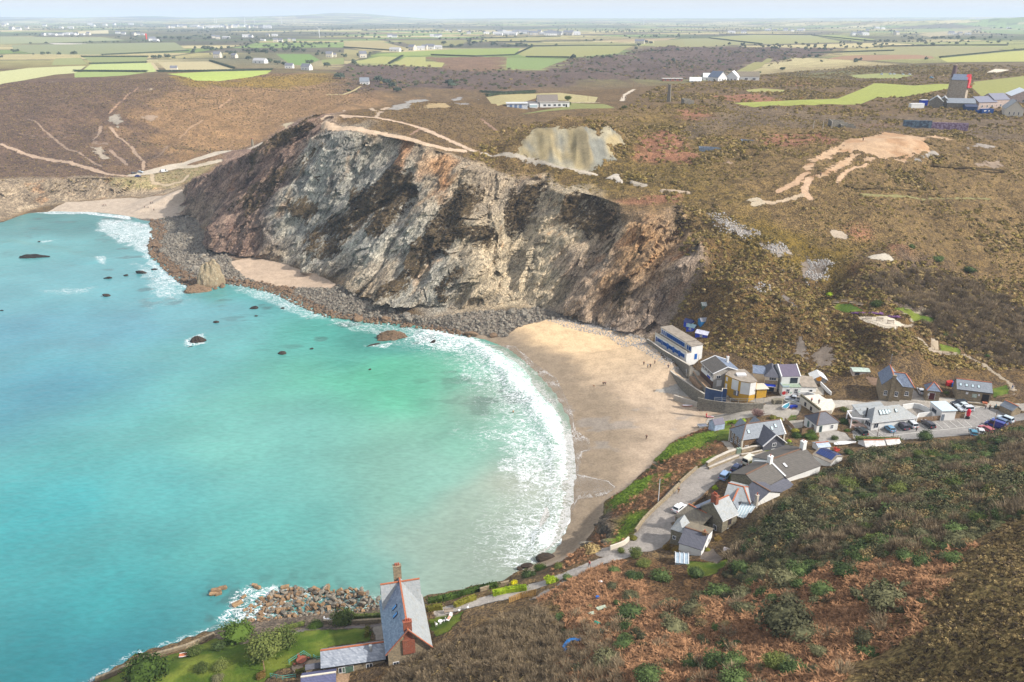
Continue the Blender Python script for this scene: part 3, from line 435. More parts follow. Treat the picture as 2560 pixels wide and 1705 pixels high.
# sand
def sand(pts, colf, wv=.6):
    d = sdf(GX, GY, GP('v', *pts)); k = cid('beach'); d2 = np.minimum(d+wv*wob, np.where(dP > -3,-dP, 99)); m = (d2 > dP) & (d2 > -6); tP[m] = colf(GX[m], GY[m], GZ[m]); np.maximum(dP, d2, out=dP); cls[d2 > 0] = k; veg[d2 > 0] = 0
    return d2
def beachcol(x, y, z):
    w = sstep(1.1,2.6, z+.5*vn(x/22, y/10, s=77)+.25*vn(x/7, y/3.5, s=78)); s_ = sstep(225,300, y)
    dry = alb((224,194,154))*s_[:,None]+alb((192,171,148))*(1-s_)[:,None]; wet = alb((150,134,114)); c = dry*w[:,None]+wet*(1-w[:,None])  # upper dry sand toned sunlit, lower toned as cloud shade, in the colour
    pb = sstep(.12,.4, fbm(x/9, y/5, s=80, o=3)-sstep(12,30, np.abs(y-222))*.9)*.55   # shingle streaks on the lower sand
    return c*(1-pb[:,None])+alb((150,144,138))*pb[:,None]
BEACH=sand([(1040,780),(1105,770),(1160,775),(1190,750),(1260,735),(1330,745),(1420,765),(1480,780),(1530,830),(1580,868),(1640,925),(1680,920),(1700,960),(1640,960),(1612,985),(1540,1018),(1490,1070),(1440,1122),(1395,1150),(1380,1200),(1340,1250),(1290,1290),(1200,1320),(1230,1250),(1260,1100),(1200,900)], beachcol)
sand([(530,602),(590,590),(640,602),(690,617),(745,634),(775,652),(760,662),(650,660),(560,640)], lambda x, y, z: np.tile(alb((190,168,146)),(len(x),1)))
sand([(110,487),(150,464),(300,454),(430,440),(462,470),(440,492),(360,505),(230,492)], lambda x, y, z: np.tile(alb((184,168,150)),(len(x),1)))
# rocky shore between the sands
k_=cid('rocky_shore');soft('v', [(300,500),(440,490),(470,540),(530,592),(600,645),(700,660),(780,655),(860,698),(985,734),(1110,715),(1240,705),(1380,748),(1480,780),(1420,768),(1330,748),(1250,740),(1190,755),(1160,778),(1100,775),(960,755),(700,720),(560,660),(420,690),(340,600)], (98,90,82),(142,132,118), edge=1.5, wv=.6, vg=0)
soft('v', [(1290,735),(1400,755),(1480,785),(1440,790),(1340,760)], (160,156,154),(190,184,180), edge=2, wv=1, vg=0)
soft('v', [(470,1425),(560,1350),(880,1375),(985,1385),(900,1440),(700,1452),(500,1500)], (104,94,84),(140,124,106), edge=1, wv=.5, vg=0)
_seaD = sdf(GX, GY, SEA, 60); 
# ---- relief: buttresses and gullies on the rock, tussocks on the heath
wj = rock*sstep(.35,.8, SL); nrm = np.maximum(SL, 1e-3); ox, oy = -gx/nrm, -gy/nrm
st = GX*.80-GZ*.60
b1 = ridged(st/30,(GY+GZ*.4)/70, o=2, s=50); b2 = fbm(st/11, GZ/18, GY/30, o=3, s=60); b3 = ridged(st/4.6, GZ/7, GY/9, o=3, s=66)
b0 = ridged((st+6*vn(GX/30, GZ/30, s=54))/64, GY/150, o=1, s=55); b4 = ridged(st/2.3, GZ/2.9, GY/5, o=2, s=69); cl_ = sstep(.45,.95, ridged((st+4*vn(GZ/14, GY/20, s=58))/17, GZ/60, o=2, s=57))
dd = wj*(10.5*(b0-.35)+8.0*(b1-.25)+5.0*b2-6.0*cl_+1.6*(b3-.1)+.6*(b4-.1))
ci = np.flatnonzero(wj > .02); wq = 2*fbm(GX[ci]/12, GZ[ci]/12, s=63, o=2)
dd[ci] += wj[ci]*(2.6*facets((st[ci]+wq)/7, GY[ci]/14,(.8*GZ[ci]+.6*GX[ci]+wq)/22,201)+1.1*facets(st[ci]/3, GY[ci]/6,(.8*GZ[ci]+.6*GX[ci])/8,211)+.45*facets(st[ci]/1.5, GY[ci]/3, GZ[ci]/2.6,221)); taper = sstep(-.5,4, GZ-2); dd *= .35+.65*taper
GX2, GY2 = GX+ox*dd, GY+oy*dd
ledge = wj*(.9*fbm(GX/5, GY/5, GZ/2.6, o=2, s=71))
vm = veg*(1-sstep(300,1100, GY)*.3)
foldm = sstep(0,14, sdf(GX, GY, GP('v', (1580,470),(1760,520),(2000,540),(2354,560),(2700,600),(2700,830),(2354,815),(2150,800),(1960,830),(1860,840),(1600,770),(1545,700),(1570,560)),60))*sstep(11,22, GZ)*(1-sstep(-4,0, dP))
fold = foldm*(4.2*(ridged((GX*.9-GY*.25)/34, GY/70, o=3, s=101)-.3)+1.6*fbm(GX/9, GY/9, o=2, s=104))
platm = sstep(0,25, sdf(GX, GY, GP('v', (1150,400),(1240,300),(1500,250),(2100,300),(2354,300),(2700,300),(2700,560),(2000,540),(1760,520),(1560,470),(1400,450)),60))*(1-sstep(-6,0, dP)); fold = fold+platm*(2.2*fbm(GX/38, GY/30, o=3, s=107)+1.2*(ridged(GX/16, GY/20, o=2, s=109)-.3))
hillm = sstep(0,30, sdf(GX, GY, GP('v', (-300,420),(-300,210),(300,190),(760,180),(840,220),(620,315),(440,400)),60)); fold = fold+hillm*(3.0*(ridged(GX/60, GY/90, o=2, s=111)-.3)+.8*fbm(GX/8, GY/8, o=2, s=113))
gm = sstep(0,40, sdf(GX, GY, GP('a2', (1340,480),(1540,400),(1900,370),(2130,320),(2900,330),(3300,380),(2700,500),(2355,540),(1700,550)),80)); fold = fold+gm*7*(ridged(GX/70+.4*GZ/30, GY/200, o=2, s=119)-.35)
near_f = nearm*sstep(17,24, GZ)*(1.5*fbm(GX/16, GY/13, o=3, s=115)+.5*ridged(GX/5, GY/5, o=2, s=117)); fold = fold+near_f
tus = vm*np.where(GY < 1200,1,0)*(.55*fbm(GX/3.2, GY/3.2, o=3, s=81)+1.1*fbm(GX/13, GY/13, o=2, s=85)*sstep(.3,1, vm))
spo = np.where(SPOIL > 0,1,0)*np.where(GY < 1000,1,0); spoil_rel = spo*(2.2*ridged(GX/8, GY/60, o=2, s=91)-.8)*sstep(0,6, SPOIL)
GZ2 = GZ+fold+ledge+tus+spoil_rel+np.where((dP > 0) & (GY < 600),.05*fbm(GX/3, GY/3, s=95, o=2),0)
rk_shore = sdf(GX, GY, GP('v', (300,500),(440,490),(470,540),(530,592),(600,645),(700,660),(780,655),(860,698),(985,734),(1110,715),(1240,705),(1380,748),(1480,780),(1420,768),(1330,748),(1250,740),(1190,755),(1160,778),(1100,775),(960,755),(700,720),(560,660),(420,690),(340,600)),20)
GZ2 = GZ2+sstep(0,3, rk_shore)*(.5*ridged(GX/3, GY/3, o=3, s=97))
cls[(cls == 0) & (wj > .3)] = cid('cliff'); cls[(cls == 0) & (rk_shore > 0)] = k_; cls[(cls == 0) & (GY > 1000)] = cid('far_country'); cls[(cls == 0) & (nearm > .5)] = cid('hillside')
# ---- the land material: two-tone ground cover, crisp paving and fields, banded rock
g = NT('land'); p = g.pos()
rk = g.attr('rock'); scb = g.attr('scrub'); dpa = g.attr('dP'); vg_ = g.attr('veg')
n1 = g.noise(p, .30,5,.62); n2 = g.noise(p, 1.6,3,.6); n3 = g.noise(p, .05,3,.5)
f_soft = g.rng(g.math('ADD', g.math('MULTIPLY', n1,.6), g.math('MULTIPLY', n2,.4)),.42,.60)
mp = g.map(g.map(p, rot=(0, R(53),0)), scale=(.22,.6,1.0)); s1 = g.noise(mp, .20,6,.62,.6); s2 = g.noise(mp, .85,5,.65,.4)
f_rock = g.rng(g.math('ADD', g.math('MULTIPLY', s1,.6), g.math('MULTIPLY', s2,.4)),.40,.62)
f = g.mix(rk, f_soft, f_rock)
base = g.mix(f, g.attr('tA', True), g.attr('tB', True))
br = g.rng(n2,.25,.75,.60,1.32); br2 = g.rng(n3,.3,.7,.86,1.14)
mott = g.mix(1., base, g.math('MULTIPLY', br, br2), 'MULTIPLY')
# rock: iron stains, pale slabs and dark joints
iron = g.mix(g.rng(g.noise(g.map(g.map(p, rot=(0, R(53),0)), scale=(.3,.6,1)),.09,4,.6),.57,.68,0,.55), mott, g.mix(1., mott, (1.25,.86,.58), 'MULTIPLY'))
crk = g.rng(g.math('ABSOLUTE', g.math('SUBTRACT', g.noise(mp, .55,6,.7,1.),.5)),.0,.035,.42,1.)
crk2 = g.rng(g.noise(mp, 1.8,4,.7),.30,.5,.62,1.)
fv=g.map(g.map(p, rot=(0, R(53),0)), scale=(.16,.25,.42));ve=g.vor(fv, 1., 'DISTANCE_TO_EDGE');vc=g.n('TexVoronoi', feature='F1');g.put(vc.inputs[0], g.map(g.map(p, rot=(0, R(53),0)), scale=(.35,.5,.8)));vc.inputs['Scale'].default_value=1.;vs=g.n('SeparateColor');g.put(vs.inputs[0], vc.outputs['Color'])
crk2 = g.math('MULTIPLY', crk2, g.math('MULTIPLY', g.rng(ve, 0,.05,.55,1.), g.rng(vs.outputs[0], 0,1,.88,1.12)))
rocky = g.mix(1., iron, g.math('MULTIPLY', crk, crk2), 'MULTIPLY')
rockc = g.mix(rk, mott, g.mix(1., rocky, (1.62,1.61,1.62), 'MULTIPLY'))
# dark heather clinging to the rock
sm = g.rng(g.math('ADD', g.math('MULTIPLY', scb, 1.15), g.math('ADD', g.math('MULTIPLY', g.math('SUBTRACT', g.noise(g.map(p, scale=(1,1,.8)),.11,5,.65),.5),2.2), g.math('MULTIPLY', g.math('SUBTRACT', g.noise(mp, .9,7,.78),.5),4.2))),.62,.92)
sc_c = g.mix(g.rng(n2,.35,.65), alb((76,64,52)), alb((124,106,76)))
c1 = g.mix(sm, rockc, sc_c)
# crisp layer
dn = g.math('ADD', dpa, g.math('MULTIPLY', g.math('SUBTRACT', g.noise(p, .34,6,.68),.5), g.math('MULTIPLY', g.attr('jit'),2.2))); cmask = g.rng(dn, -.18,.18)
pc = g.mix(1., g.attr('tP', True), g.rng(g.math('ADD', g.math('MULTIPLY', n1,.5), g.math('MULTIPLY', n2,.5)),.3,.7,.74,1.2), 'MULTIPLY')
col = g.mix(cmask, c1, pc)
fine = g.noise(p, 4.5,3,.6)
hb = g.math('ADD', g.math('MULTIPLY', g.mix(rk, g.math('MULTIPLY', n2,.8), g.math('ADD', g.math('MULTIPLY', s2,1.4), g.math('MULTIPLY', g.noise(mp, 2.2,5,.7),.8))), g.math('SUBTRACT', 1., g.math('MULTIPLY', cmask, .93))), g.math('MULTIPLY', fine, .12))
g.bump(hb, 1.,1.2)
LAND = g.out(col, rough=.95, spec=.12)
# ---- cut the grid into its named pieces
idx = np.arange(N).reshape(NR, NC); FQ = np.stack([idx[:-1,:-1], idx[:-1,1:], idx[1:,1:], idx[1:,:-1]], -1).reshape(-1,4)
keep = (GZ[FQ] > -1.5).any(1); FQ = FQ[keep]; fcl = cls[FQ[:,0]]
def submesh(name, faces, mat, smooth=True):
    used, inv = np.unique(faces, return_inverse=True); nv, nf = len(used), len(faces)
    me = bpy.data.meshes.new(name); me.vertices.add(nv); me.vertices.foreach_set('co', np.stack([GX2[used], GY2[used], GZ2[used]], -1).astype(np.float32).ravel())
    me.loops.add(nf*4); me.loops.foreach_set('vertex_index', inv.ravel().astype(np.int32)); me.polygons.add(nf); me.polygons.foreach_set('loop_start', np.arange(0, nf*4,4, dtype=np.int32))
    me.polygons.foreach_set('use_smooth', np.full(nf, smooth)); me.update(calc_edges=True)
    for nm, ar in (('tA', tA),('tB', tB),('tP', tP)):
        at = me.attributes.new(nm, 'FLOAT_COLOR', 'POINT'); at.data.foreach_set('color', np.concatenate([ar[used], np.ones((nv,1))], 1).astype(np.float32).ravel())
    for nm, ar in (('dP', dP),('rock', rock),('scrub', scrub),('veg', veg),('jit', jit)):
        at = me.attributes.new(nm, 'FLOAT', 'POINT'); at.data.foreach_set('value', ar[used].astype(np.float32))
    me.materials.append(mat); o = bpy.data.objects.new(name, me); COL.objects.link(o); o['kind'] = 'structure'; return o
for k in np.unique(fcl): submesh(CLS[k], FQ[fcl == k], LAND, smooth=CLS[k] != 'cliff')
# ------------------------------------------------------------------ the sea
wa = np.radians(np.arange(-50,24.01,.11)); wr = [70.]
while wr[-1] < 780: wr.append(wr[-1]+(.55 if wr[-1] < 330 else .9))
wr = np.array(wr); WA, WR = np.meshgrid(wa, wr); wx, wy = (np.tan(WA)*WR).ravel(), WR.ravel()
wd_ = sdf(wx, wy, SEA, 400)
cps=[((100,1500),(30,142,150)),((60,1200),(60,176,182)),((300,1350),(52,170,174)),((300,1100),(92,186,186)),((100,900),(76,160,180)),((30,760),(86,164,184)),((600,1000),(118,196,184)),((600,1250),(96,188,180)),((950,1100),(136,196,178)),((1100,1200),(164,190,172)),((1000,1330),(160,184,168)),((1130,1310),(176,182,164)),((850,860),(92,196,160)),((950,900),(96,196,160)),((1000,1000),(130,196,172)),((500,800),(104,188,188)),((700,780),(86,186,172)),((200,650),(104,182,190)),((100,560),(104,184,186)),((200,520),(62,146,146)),((300,540),(84,160,160)),((300,750),(94,168,186)),((560,680),(84,180,176)),((450,720),(106,180,190)),((400,1430),(40,140,150)),((250,1480),(40,140,160)),((700,1330),(90,172,164)),((1150,900),(150,190,168)),((1240,1150),(180,186,168)),((900,780),(70,160,150))]
cp_xy = np.array([P('v', *q, 0)[:2] for q, _ in cps]); cp_c = np.array([lin(c) for _, c in cps])
acc = np.zeros((len(wx),3), np.float32); ws = np.zeros(len(wx), np.float32); wwx, wwy = wx+10*fbm(wx/30, wy/30, s=5, o=2), wy+10*fbm(wx/30, wy/30, s=6, o=2)
for (qx, qy), c in zip(cp_xy, cp_c):
    w_ = 1/((wwx-qx)**2+(wwy-qy)**2+120)**1.5; acc += w_[:,None]*c; ws += w_
wt = acc/ws[:,None]; wt = wt*.94+.06*wt.mean(1, keepdims=True); wt *= (.535+.07*sstep(30,90, wx+wy*.2)[:,None])
# dark weed and rock seen through the water
dkp = sstep(.28,.55, fbm(wx/11, wy/8, s=15, o=4))*sstep(60,8, wd_)*sstep(175,250, wy)*(wx < 15)
nearrub = sdf(wx, wy, [P('v', *q, 0) for q in [(380,1530),(470,1350),(640,1325),(900,1350),(900,1420),(480,1500),(250,1600),(180,1560)]], 30); dkp = np.maximum(dkp, sstep(-6,6, nearrub)*sstep(-.1,.3, fbm(wx/3, wy/3, s=16, o=3))*.75)
wt = wt*(1-.6*dkp[:,None])+alb((60,74,72))*.6*dkp[:,None]
# foam: the breaking wave, the lace behind it and white water round the rocks
def foamp(c, pts, amt, edge=4, wv=2):
    poly = [P(c, *q, 0) for q in pts]; return .72*amt*sstep(-edge, edge, sdf(wx, wy, poly, 30)+wv*fbm(wx/6, wy/6, s=25, o=2)*2)
foam = np.zeros(len(wx), np.float32)
def addf(a): np.maximum(foam, a, out=foam)
crest = [(990,765),(1040,775),(1085,785),(1130,815),(1165,850),(1205,890),(1240,930),(1268,965),(1290,1000),(1303,1040),(1315,1085),(1322,1120),(1315,1160),(1302,1195),(1290,1215),(1270,1240)]
crw = [P('v', *q, 0) for q in crest]; crd = dline(wx, wy, crw); wide = 6+7*sstep(300,230, wy)
addf(.95*sstep(6,1.2, crd+1.5*vn(wx/4, wy/4, s=46))); addf(.62*np.exp(-crd/14)*sstep(-.5,3, wd_)); addf(.5*sstep(3,.6, np.abs(crd-13-3*vn(wx/15, wy/15, s=47)))*sstep(2,8, wd_)*sstep(255,215, wy)*sstep(170,195, wy))
addf(foamp('v', [(950,755),(1060,765),(1110,790),(1050,810),(960,790)], .8,4));addf(foamp('v', [(1150,880),(1230,940),(1290,1010),(1322,1100),(1318,1170),(1270,1260),(1190,1320),(1170,1240),(1225,1130),(1130,1080),(1180,960)], .66,6,2.5));addf(foamp('v', [(1020,800),(1110,830),(1200,930),(1150,1030),(1100,1000),(1160,930),(1080,880)], .42,6,3));addf(foamp('v', [(1080,900),(1180,930),(1140,1080),(1040,1000)], .25,8,4));addf(foamp('v', [(1150,1180),(1270,1180),(1250,1300),(1160,1340)], .5,5,2))
addf(foamp('v', [(230,500),(350,515),(370,540),(350,600),(420,640),(430,660),(380,650),(320,580),(220,530)], .7,4,2));addf(foamp('v', [(180,486),(300,496),(300,505),(200,493)], .95,1.5,.5));addf(foamp('v', [(60,488),(200,484),(240,492),(120,492)], .75,1,.4));addf(foamp('v', [(310,600),(420,640),(420,690),(350,680)], .5,4,2));addf(foamp('v', [(520,645),(640,670),(760,725),(700,735),(620,695),(530,668)], .5,3,1.5));addf(foamp('v', [(740,725),(900,745),(1000,760),(960,790),(830,760),(760,745)], .45,3,2));addf(foamp('v', [(90,668),(160,660),(240,655),(200,672),(120,680)], .34,3,2));addf(foamp('v', [(425,780),(470,765),(475,790),(430,800)], .75,1.6,.6));addf(foamp('v', [(85,555),(130,550),(100,558)], .5,1.5,.6));addf(foamp('v', [(220,590),(240,588),(245,612),(230,605)], .6,1.5,.6));addf(foamp('v', [(280,695),(440,640),(480,690),(330,720)], .22,6,3));addf(foamp('v', [(840,795),(930,785),(950,770),(880,800)], .6,2,1))
addf(foamp('v', [(490,1420),(560,1360),(660,1350),(760,1350),(660,1400),(560,1440),(500,1450)], .6,2,1.5));addf(foamp('v', [(640,1345),(880,1365),(890,1400),(600,1430)], .4,3,2));addf(foamp('v', [(480,1440),(600,1410),(520,1470),(440,1480)], .45,2,1.5));addf(foamp('v', [(1190,1290),(1230,1290),(1200,1335),(1150,1340)], .6,2,1));addf(.9*sstep(1.6,.4, np.abs(wd_-.6))*sstep(290,120, wx)*(wy < 140)*.3)
swell = .28*np.sin((wx*.55+wy*.83)/5.2+2*fbm(wx/40, wy/40, s=33, o=2))*sstep(5,60, wd_)
wz = .0+.11*fbm(wx/3.2, wy/2.1, s=35, o=3)*sstep(0,12, wd_)+swell*.6+1.1*sstep(7,1.0, crd+2.5*vn(wx/9, wy/9, s=39))*sstep(1,8, wd_)+foam*.12*fbm(wx/1.2, wy/1.2, s=44, o=2)
old = [P('v', *q, 0) for q in [(760,845),(800,850),(840,875),(880,920),(905,950)]]; od = dline(wx, wy, old); wz += .55*sstep(9,0, od)
old2 = [P('v', *q, 0) for q in [(20,560),(120,575),(210,600)]]; wz += .5*sstep(9,0, dline(wx, wy, old2))
iw = np.arange(len(wx)).reshape(WA.shape); FW = np.stack([iw[:-1,:-1], iw[:-1,1:], iw[1:,1:], iw[1:,:-1]], -1).reshape(-1,4); FW = FW[(wd_[FW] > -14).any(1)]
# keep the sheet just under the sand where it has run out
lz = H(wx, wy); wz = np.where(wd_ > 0, wz, np.minimum(wz*.1,0)-.02*np.maximum(-wd_, 0))
def flatmesh(name, X, Y, Z, F, mat, attrs=(), cols=(), smooth=True):
    used, inv = np.unique(F, return_inverse=True); nv, nf = len(used), len(F)
    me = bpy.data.meshes.new(name); me.vertices.add(nv); me.vertices.foreach_set('co', np.stack([X[used], Y[used], Z[used]], -1).astype(np.float32).ravel())
    me.loops.add(nf*4); me.loops.foreach_set('vertex_index', inv.ravel().astype(np.int32)); me.polygons.add(nf); me.polygons.foreach_set('loop_start', np.arange(0, nf*4,4, dtype=np.int32))
    me.polygons.foreach_set('use_smooth', np.full(nf, smooth)); me.update(calc_edges=True)
    for nm, ar in cols: me.attributes.new(nm, 'FLOAT_COLOR', 'POINT').data.foreach_set('color', np.concatenate([ar[used], np.ones((nv,1))], 1).astype(np.float32).ravel())
    for nm, ar in attrs: me.attributes.new(nm, 'FLOAT', 'POINT').data.foreach_set('value', ar[used].astype(np.float32))
    me.materials.append(mat); o = bpy.data.objects.new(name, me); COL.objects.link(o); return o
g = NT('sea_water'); p = g.pos(); fo = g.attr('foam')
q1 = g.noise(g.map(p, rot=(0,0,R(25)), scale=(.55,1,1)),.50,5,.6,1.2); lace = g.math('ABSOLUTE', g.math('SUBTRACT', q1,.5)); q2 = g.noise(p, 1.6,3,.6)
q3 = g.math('ABSOLUTE', g.math('SUBTRACT', g.noise(g.map(p, rot=(0,0,R(-20)), scale=(.7,1,1)),1.15,4,.6,1.),.5))
lc = g.math('MAXIMUM', g.rng(lace, .0,.065,1,0), g.math('MULTIPLY', g.rng(q3,.0,.06,1,0),.85))
thr = g.math('ADD', g.math('MULTIPLY', lc, .78), g.math('MULTIPLY', q2,.24))
fm_ = g.rng(g.math('ADD', thr, g.math('MULTIPLY', fo, .9)),.90,1.22); fm_ = g.math('MULTIPLY', fm_, g.rng(fo, .03,.2))
rip = g.noise(g.map(p, rot=(0,0,R(30)), scale=(.45,1.1,1)),.9,4,.6); rip2 = g.noise(p, .035,3,.5)
wc = g.mix(1., g.attr('tint', True), g.math('MULTIPLY', g.rng(rip, .3,.7,.91,1.09), g.rng(rip2,.3,.7,.90,1.10)), 'MULTIPLY')
foc = g.mix(g.rng(g.noise(p, 2.6,4,.7),.35,.65),(.46,.52,.55),(.78,.79,.8)); col = g.mix(fm_, wc, foc); g.bump(g.math('ADD', g.math('MULTIPLY', rip, .5), g.math('MULTIPLY', fm_, .25)),.35,.5)
SEAM = g.out(col, rough=g.math('ADD', .28, g.math('MULTIPLY', fm_, .6)), spec=.3)
sea = flatmesh('sea', wx, wy, wz, FW, SEAM, [('foam', foam)], [('tint', wt)]); kind(sea, 'structure', 'turquoise sea filling the bay')
# the thin sheet of water running back down the sand
sw = GP('v', (1105,790),(1185,795),(1230,835),(1280,870),(1305,920),(1320,960),(1325,990),(1355,1010),(1360,1035),(1340,1040),(1330,1090),(1400,1105),(1420,1120),(1390,1140),(1330,1150),(1290,1240),(1240,1280),(1240,1200),(1290,1080),(1240,940),(1140,830))
X2, Y2 = np.meshgrid(np.arange(-20,75,.6), np.arange(130,330,.6)); X2, Y2 = X2.ravel(), Y2.ravel(); sd_ = sdf(X2, Y2, sw, 10)
nx2 = len(np.arange(-20,75,.6)); ny2 = len(np.arange(130,330,.6)); i2 = np.arange(nx2*ny2).reshape(ny2, nx2); F2 = np.stack([i2[:-1,:-1], i2[:-1,1:], i2[1:,1:], i2[1:,:-1]], -1).reshape(-1,4); F2 = F2[(sd_[F2] > -.4).any(1)]
g = NT('backwash'); p = g.pos(); e = g.attr('edge'); q1 = g.noise(g.map(p, scale=(1,.6,1)),.8,5,.65,1.); lc = g.rng(g.math('ABSOLUTE', g.math('SUBTRACT', q1,.5)),0,.07,1,0)
rim=g.math('MULTIPLY', g.rng(g.math('ABSOLUTE', g.math('SUBTRACT', e, g.math('MULTIPLY', g.noise(p, .5,4,.6),1.2))),.02,.3,1,0), g.rng(g.noise(p, .16,3,.5),.42,.6,.0,.8));fl=g.math('MULTIPLY', lc, g.rng(g.noise(p, .09,3,.5),.38,.62,.1,.75));ff=g.math('MAXIMUM', g.math('MULTIPLY', rim, .8), fl)
SW = g.out(g.mix(ff, alb((158,142,122)),(.82,.82,.82)), rough=g.rng(ff, 0,1,.2,.7), spec=.4); g.put(g.b.inputs['Alpha'], g.math('MULTIPLY', g.rng(e, -.05,.15), g.math('MAXIMUM', ff, .32)))
bw = flatmesh('backwash', X2, Y2, np.maximum(H(X2, Y2),0)+.10+.0*X2, F2, SW, [('edge', sd_)]); kind(bw, 'structure', 'thin foamy sheet of water draining off the sand')
# ------------------------------------------------------------------ things, parts and mesh writing
def thing(name, label, cat, loc=(0,0,0), rz=0., group=None):
    o = bpy.data.objects.new(name, None); COL.objects.link(o); o.empty_display_size = .2
    o.location = loc; o.rotation_euler = (0,0, rz); o['label'] = label; o['category'] = cat
    if group: o['group'] = group
    return o
def tag(o, label, cat, group=None):
    o['label'] = label; o['category'] = cat
    if group: o['group'] = group
    return o
def dup(o, loc=None, rz=None, sc=None, label=None, group=None):
    kids = list(o.children); c = o.copy(); COL.objects.link(c)
    if loc is not None: c.location = loc
    if rz is not None: c.rotation_euler = (0,0, rz)
    if sc is not None: c.scale = sc if isinstance(sc, (tuple, list)) else (sc, sc, sc)
    if label: c['label'] = label
    if group: c['group'] = group
    for k in kids:
        d = k.copy(); COL.objects.link(d); d.parent = c
        for q in list(k.children):
            e = q.copy(); COL.objects.link(e); e.parent = d
    return c
class MB:
    def __init__(s): s.v, s.f = [], []
    def poly(s, pts):
        i = len(s.v); s.v += [tuple(p) for p in pts]; s.f.append(tuple(range(i, i+len(pts)))); return s
    def box(s, x0, x1, y0, y1, z0, z1):
        i = len(s.v); s.v += [(x0,y0,z0),(x1,y0,z0),(x1,y1,z0),(x0,y1,z0),(x0,y0,z1),(x1,y0,z1),(x1,y1,z1),(x0,y1,z1)]
        s.f += [(i,i+3,i+2,i+1),(i+4,i+5,i+6,i+7),(i,i+1,i+5,i+4),(i+1,i+2,i+6,i+5),(i+2,i+3,i+7,i+6),(i+3,i,i+4,i+7)]; return s
    def prism(s, pl, z0, z1):            # footprint -> solid; z may be numbers or lists
        n = len(pl); i = len(s.v); a = z0 if isinstance(z0,(list, tuple)) else [z0]*n; b = z1 if isinstance(z1,(list, tuple)) else [z1]*n
        s.v += [(p[0],p[1],a[k]) for k, p in enumerate(pl)]+[(p[0],p[1],b[k]) for k, p in enumerate(pl)]
        s.f += [tuple(range(i+n-1, i-1,-1)), tuple(range(i+n, i+2*n))]+[(i+k, i+(k+1)%n, i+n+(k+1)%n, i+n+k) for k in range(n)]; return s
    def slab(s, pts, th):                # a panel of thickness th under the given polygon
        pts = [Vector(p) for p in pts]; n_ = Vector((0,0,0))
        for k in range(1, len(pts)-1): n_ += (pts[k]-pts[0]).cross(pts[k+1]-pts[0])
        n_.normalize(); n_ = -n_ if n_.z < 0 else n_; n = len(pts); i = len(s.v)
        s.v += [tuple(p) for p in pts]+[tuple(p-n_*th) for p in pts]
        s.f += [tuple(range(i, i+n)), tuple(range(i+2*n-1, i+n-1,-1))]+[(i+(k+1)%n, i+k, i+n+k, i+n+(k+1)%n) for k in range(n)]; return s
    def beam(s, a, b, w, h=None):
        a, b = Vector(a), Vector(b); d = (b-a).normalized(); h = h or w
        u = d.cross(Vector((0,0,1))); u = Vector((1,0,0)) if u.length < 1e-3 else u.normalized(); q = u.cross(d)
        i = len(s.v)
        for p in (a, b): s.v += [tuple(p+u*(sx*w/2)+q*(sz*h/2)) for sx, sz in ((-1,-1),(1,-1),(1,1),(-1,1))]
        s.f += [(i,i+1,i+2,i+3),(i+7,i+6,i+5,i+4)]+[(i+k, i+4+k, i+4+(k+1)%4, i+(k+1)%4) for k in range(4)]; return s
    def lathe(s, x, y, prof, n=10, ex=1.):  # prof: (r, z)
        i = len(s.v)
        for r, z in prof: s.v += [(x+r*math.cos(2*math.pi*k/n)*ex, y+r*math.sin(2*math.pi*k/n), z) for k in range(n)]
        for j in range(len(prof)-1): s.f += [(i+j*n+k, i+j*n+(k+1)%n, i+(j+1)*n+(k+1)%n, i+(j+1)*n+k) for k in range(n)]
        s.f += [tuple(i+k for k in range(n-1,-1,-1)), tuple(i+(len(prof)-1)*n+k for k in range(n))]; return s
    def mesh(s, name, mat, smooth=False):
        me = bpy.data.meshes.new(name); me.from_pydata(s.v, [], s.f); me.validate(); me.materials.append(mat)
        bm = bmesh.new(); bm.from_mesh(me); bmesh.ops.recalc_face_normals(bm, faces=bm.faces); bm.to_mesh(me); bm.free()
        if smooth: me.polygons.foreach_set('use_smooth', [True]*len(me.polygons))
        return me
    def build(s, name, mat, parent=None, loc=None, rz=0, smooth=False):
        o = bpy.data.objects.new(name, s.mesh(name, mat, smooth)); COL.objects.link(o)
        if parent: o.parent = parent
        if loc is not None: o.location = loc
        if rz: o.rotation_euler = (0,0, rz)
        return o
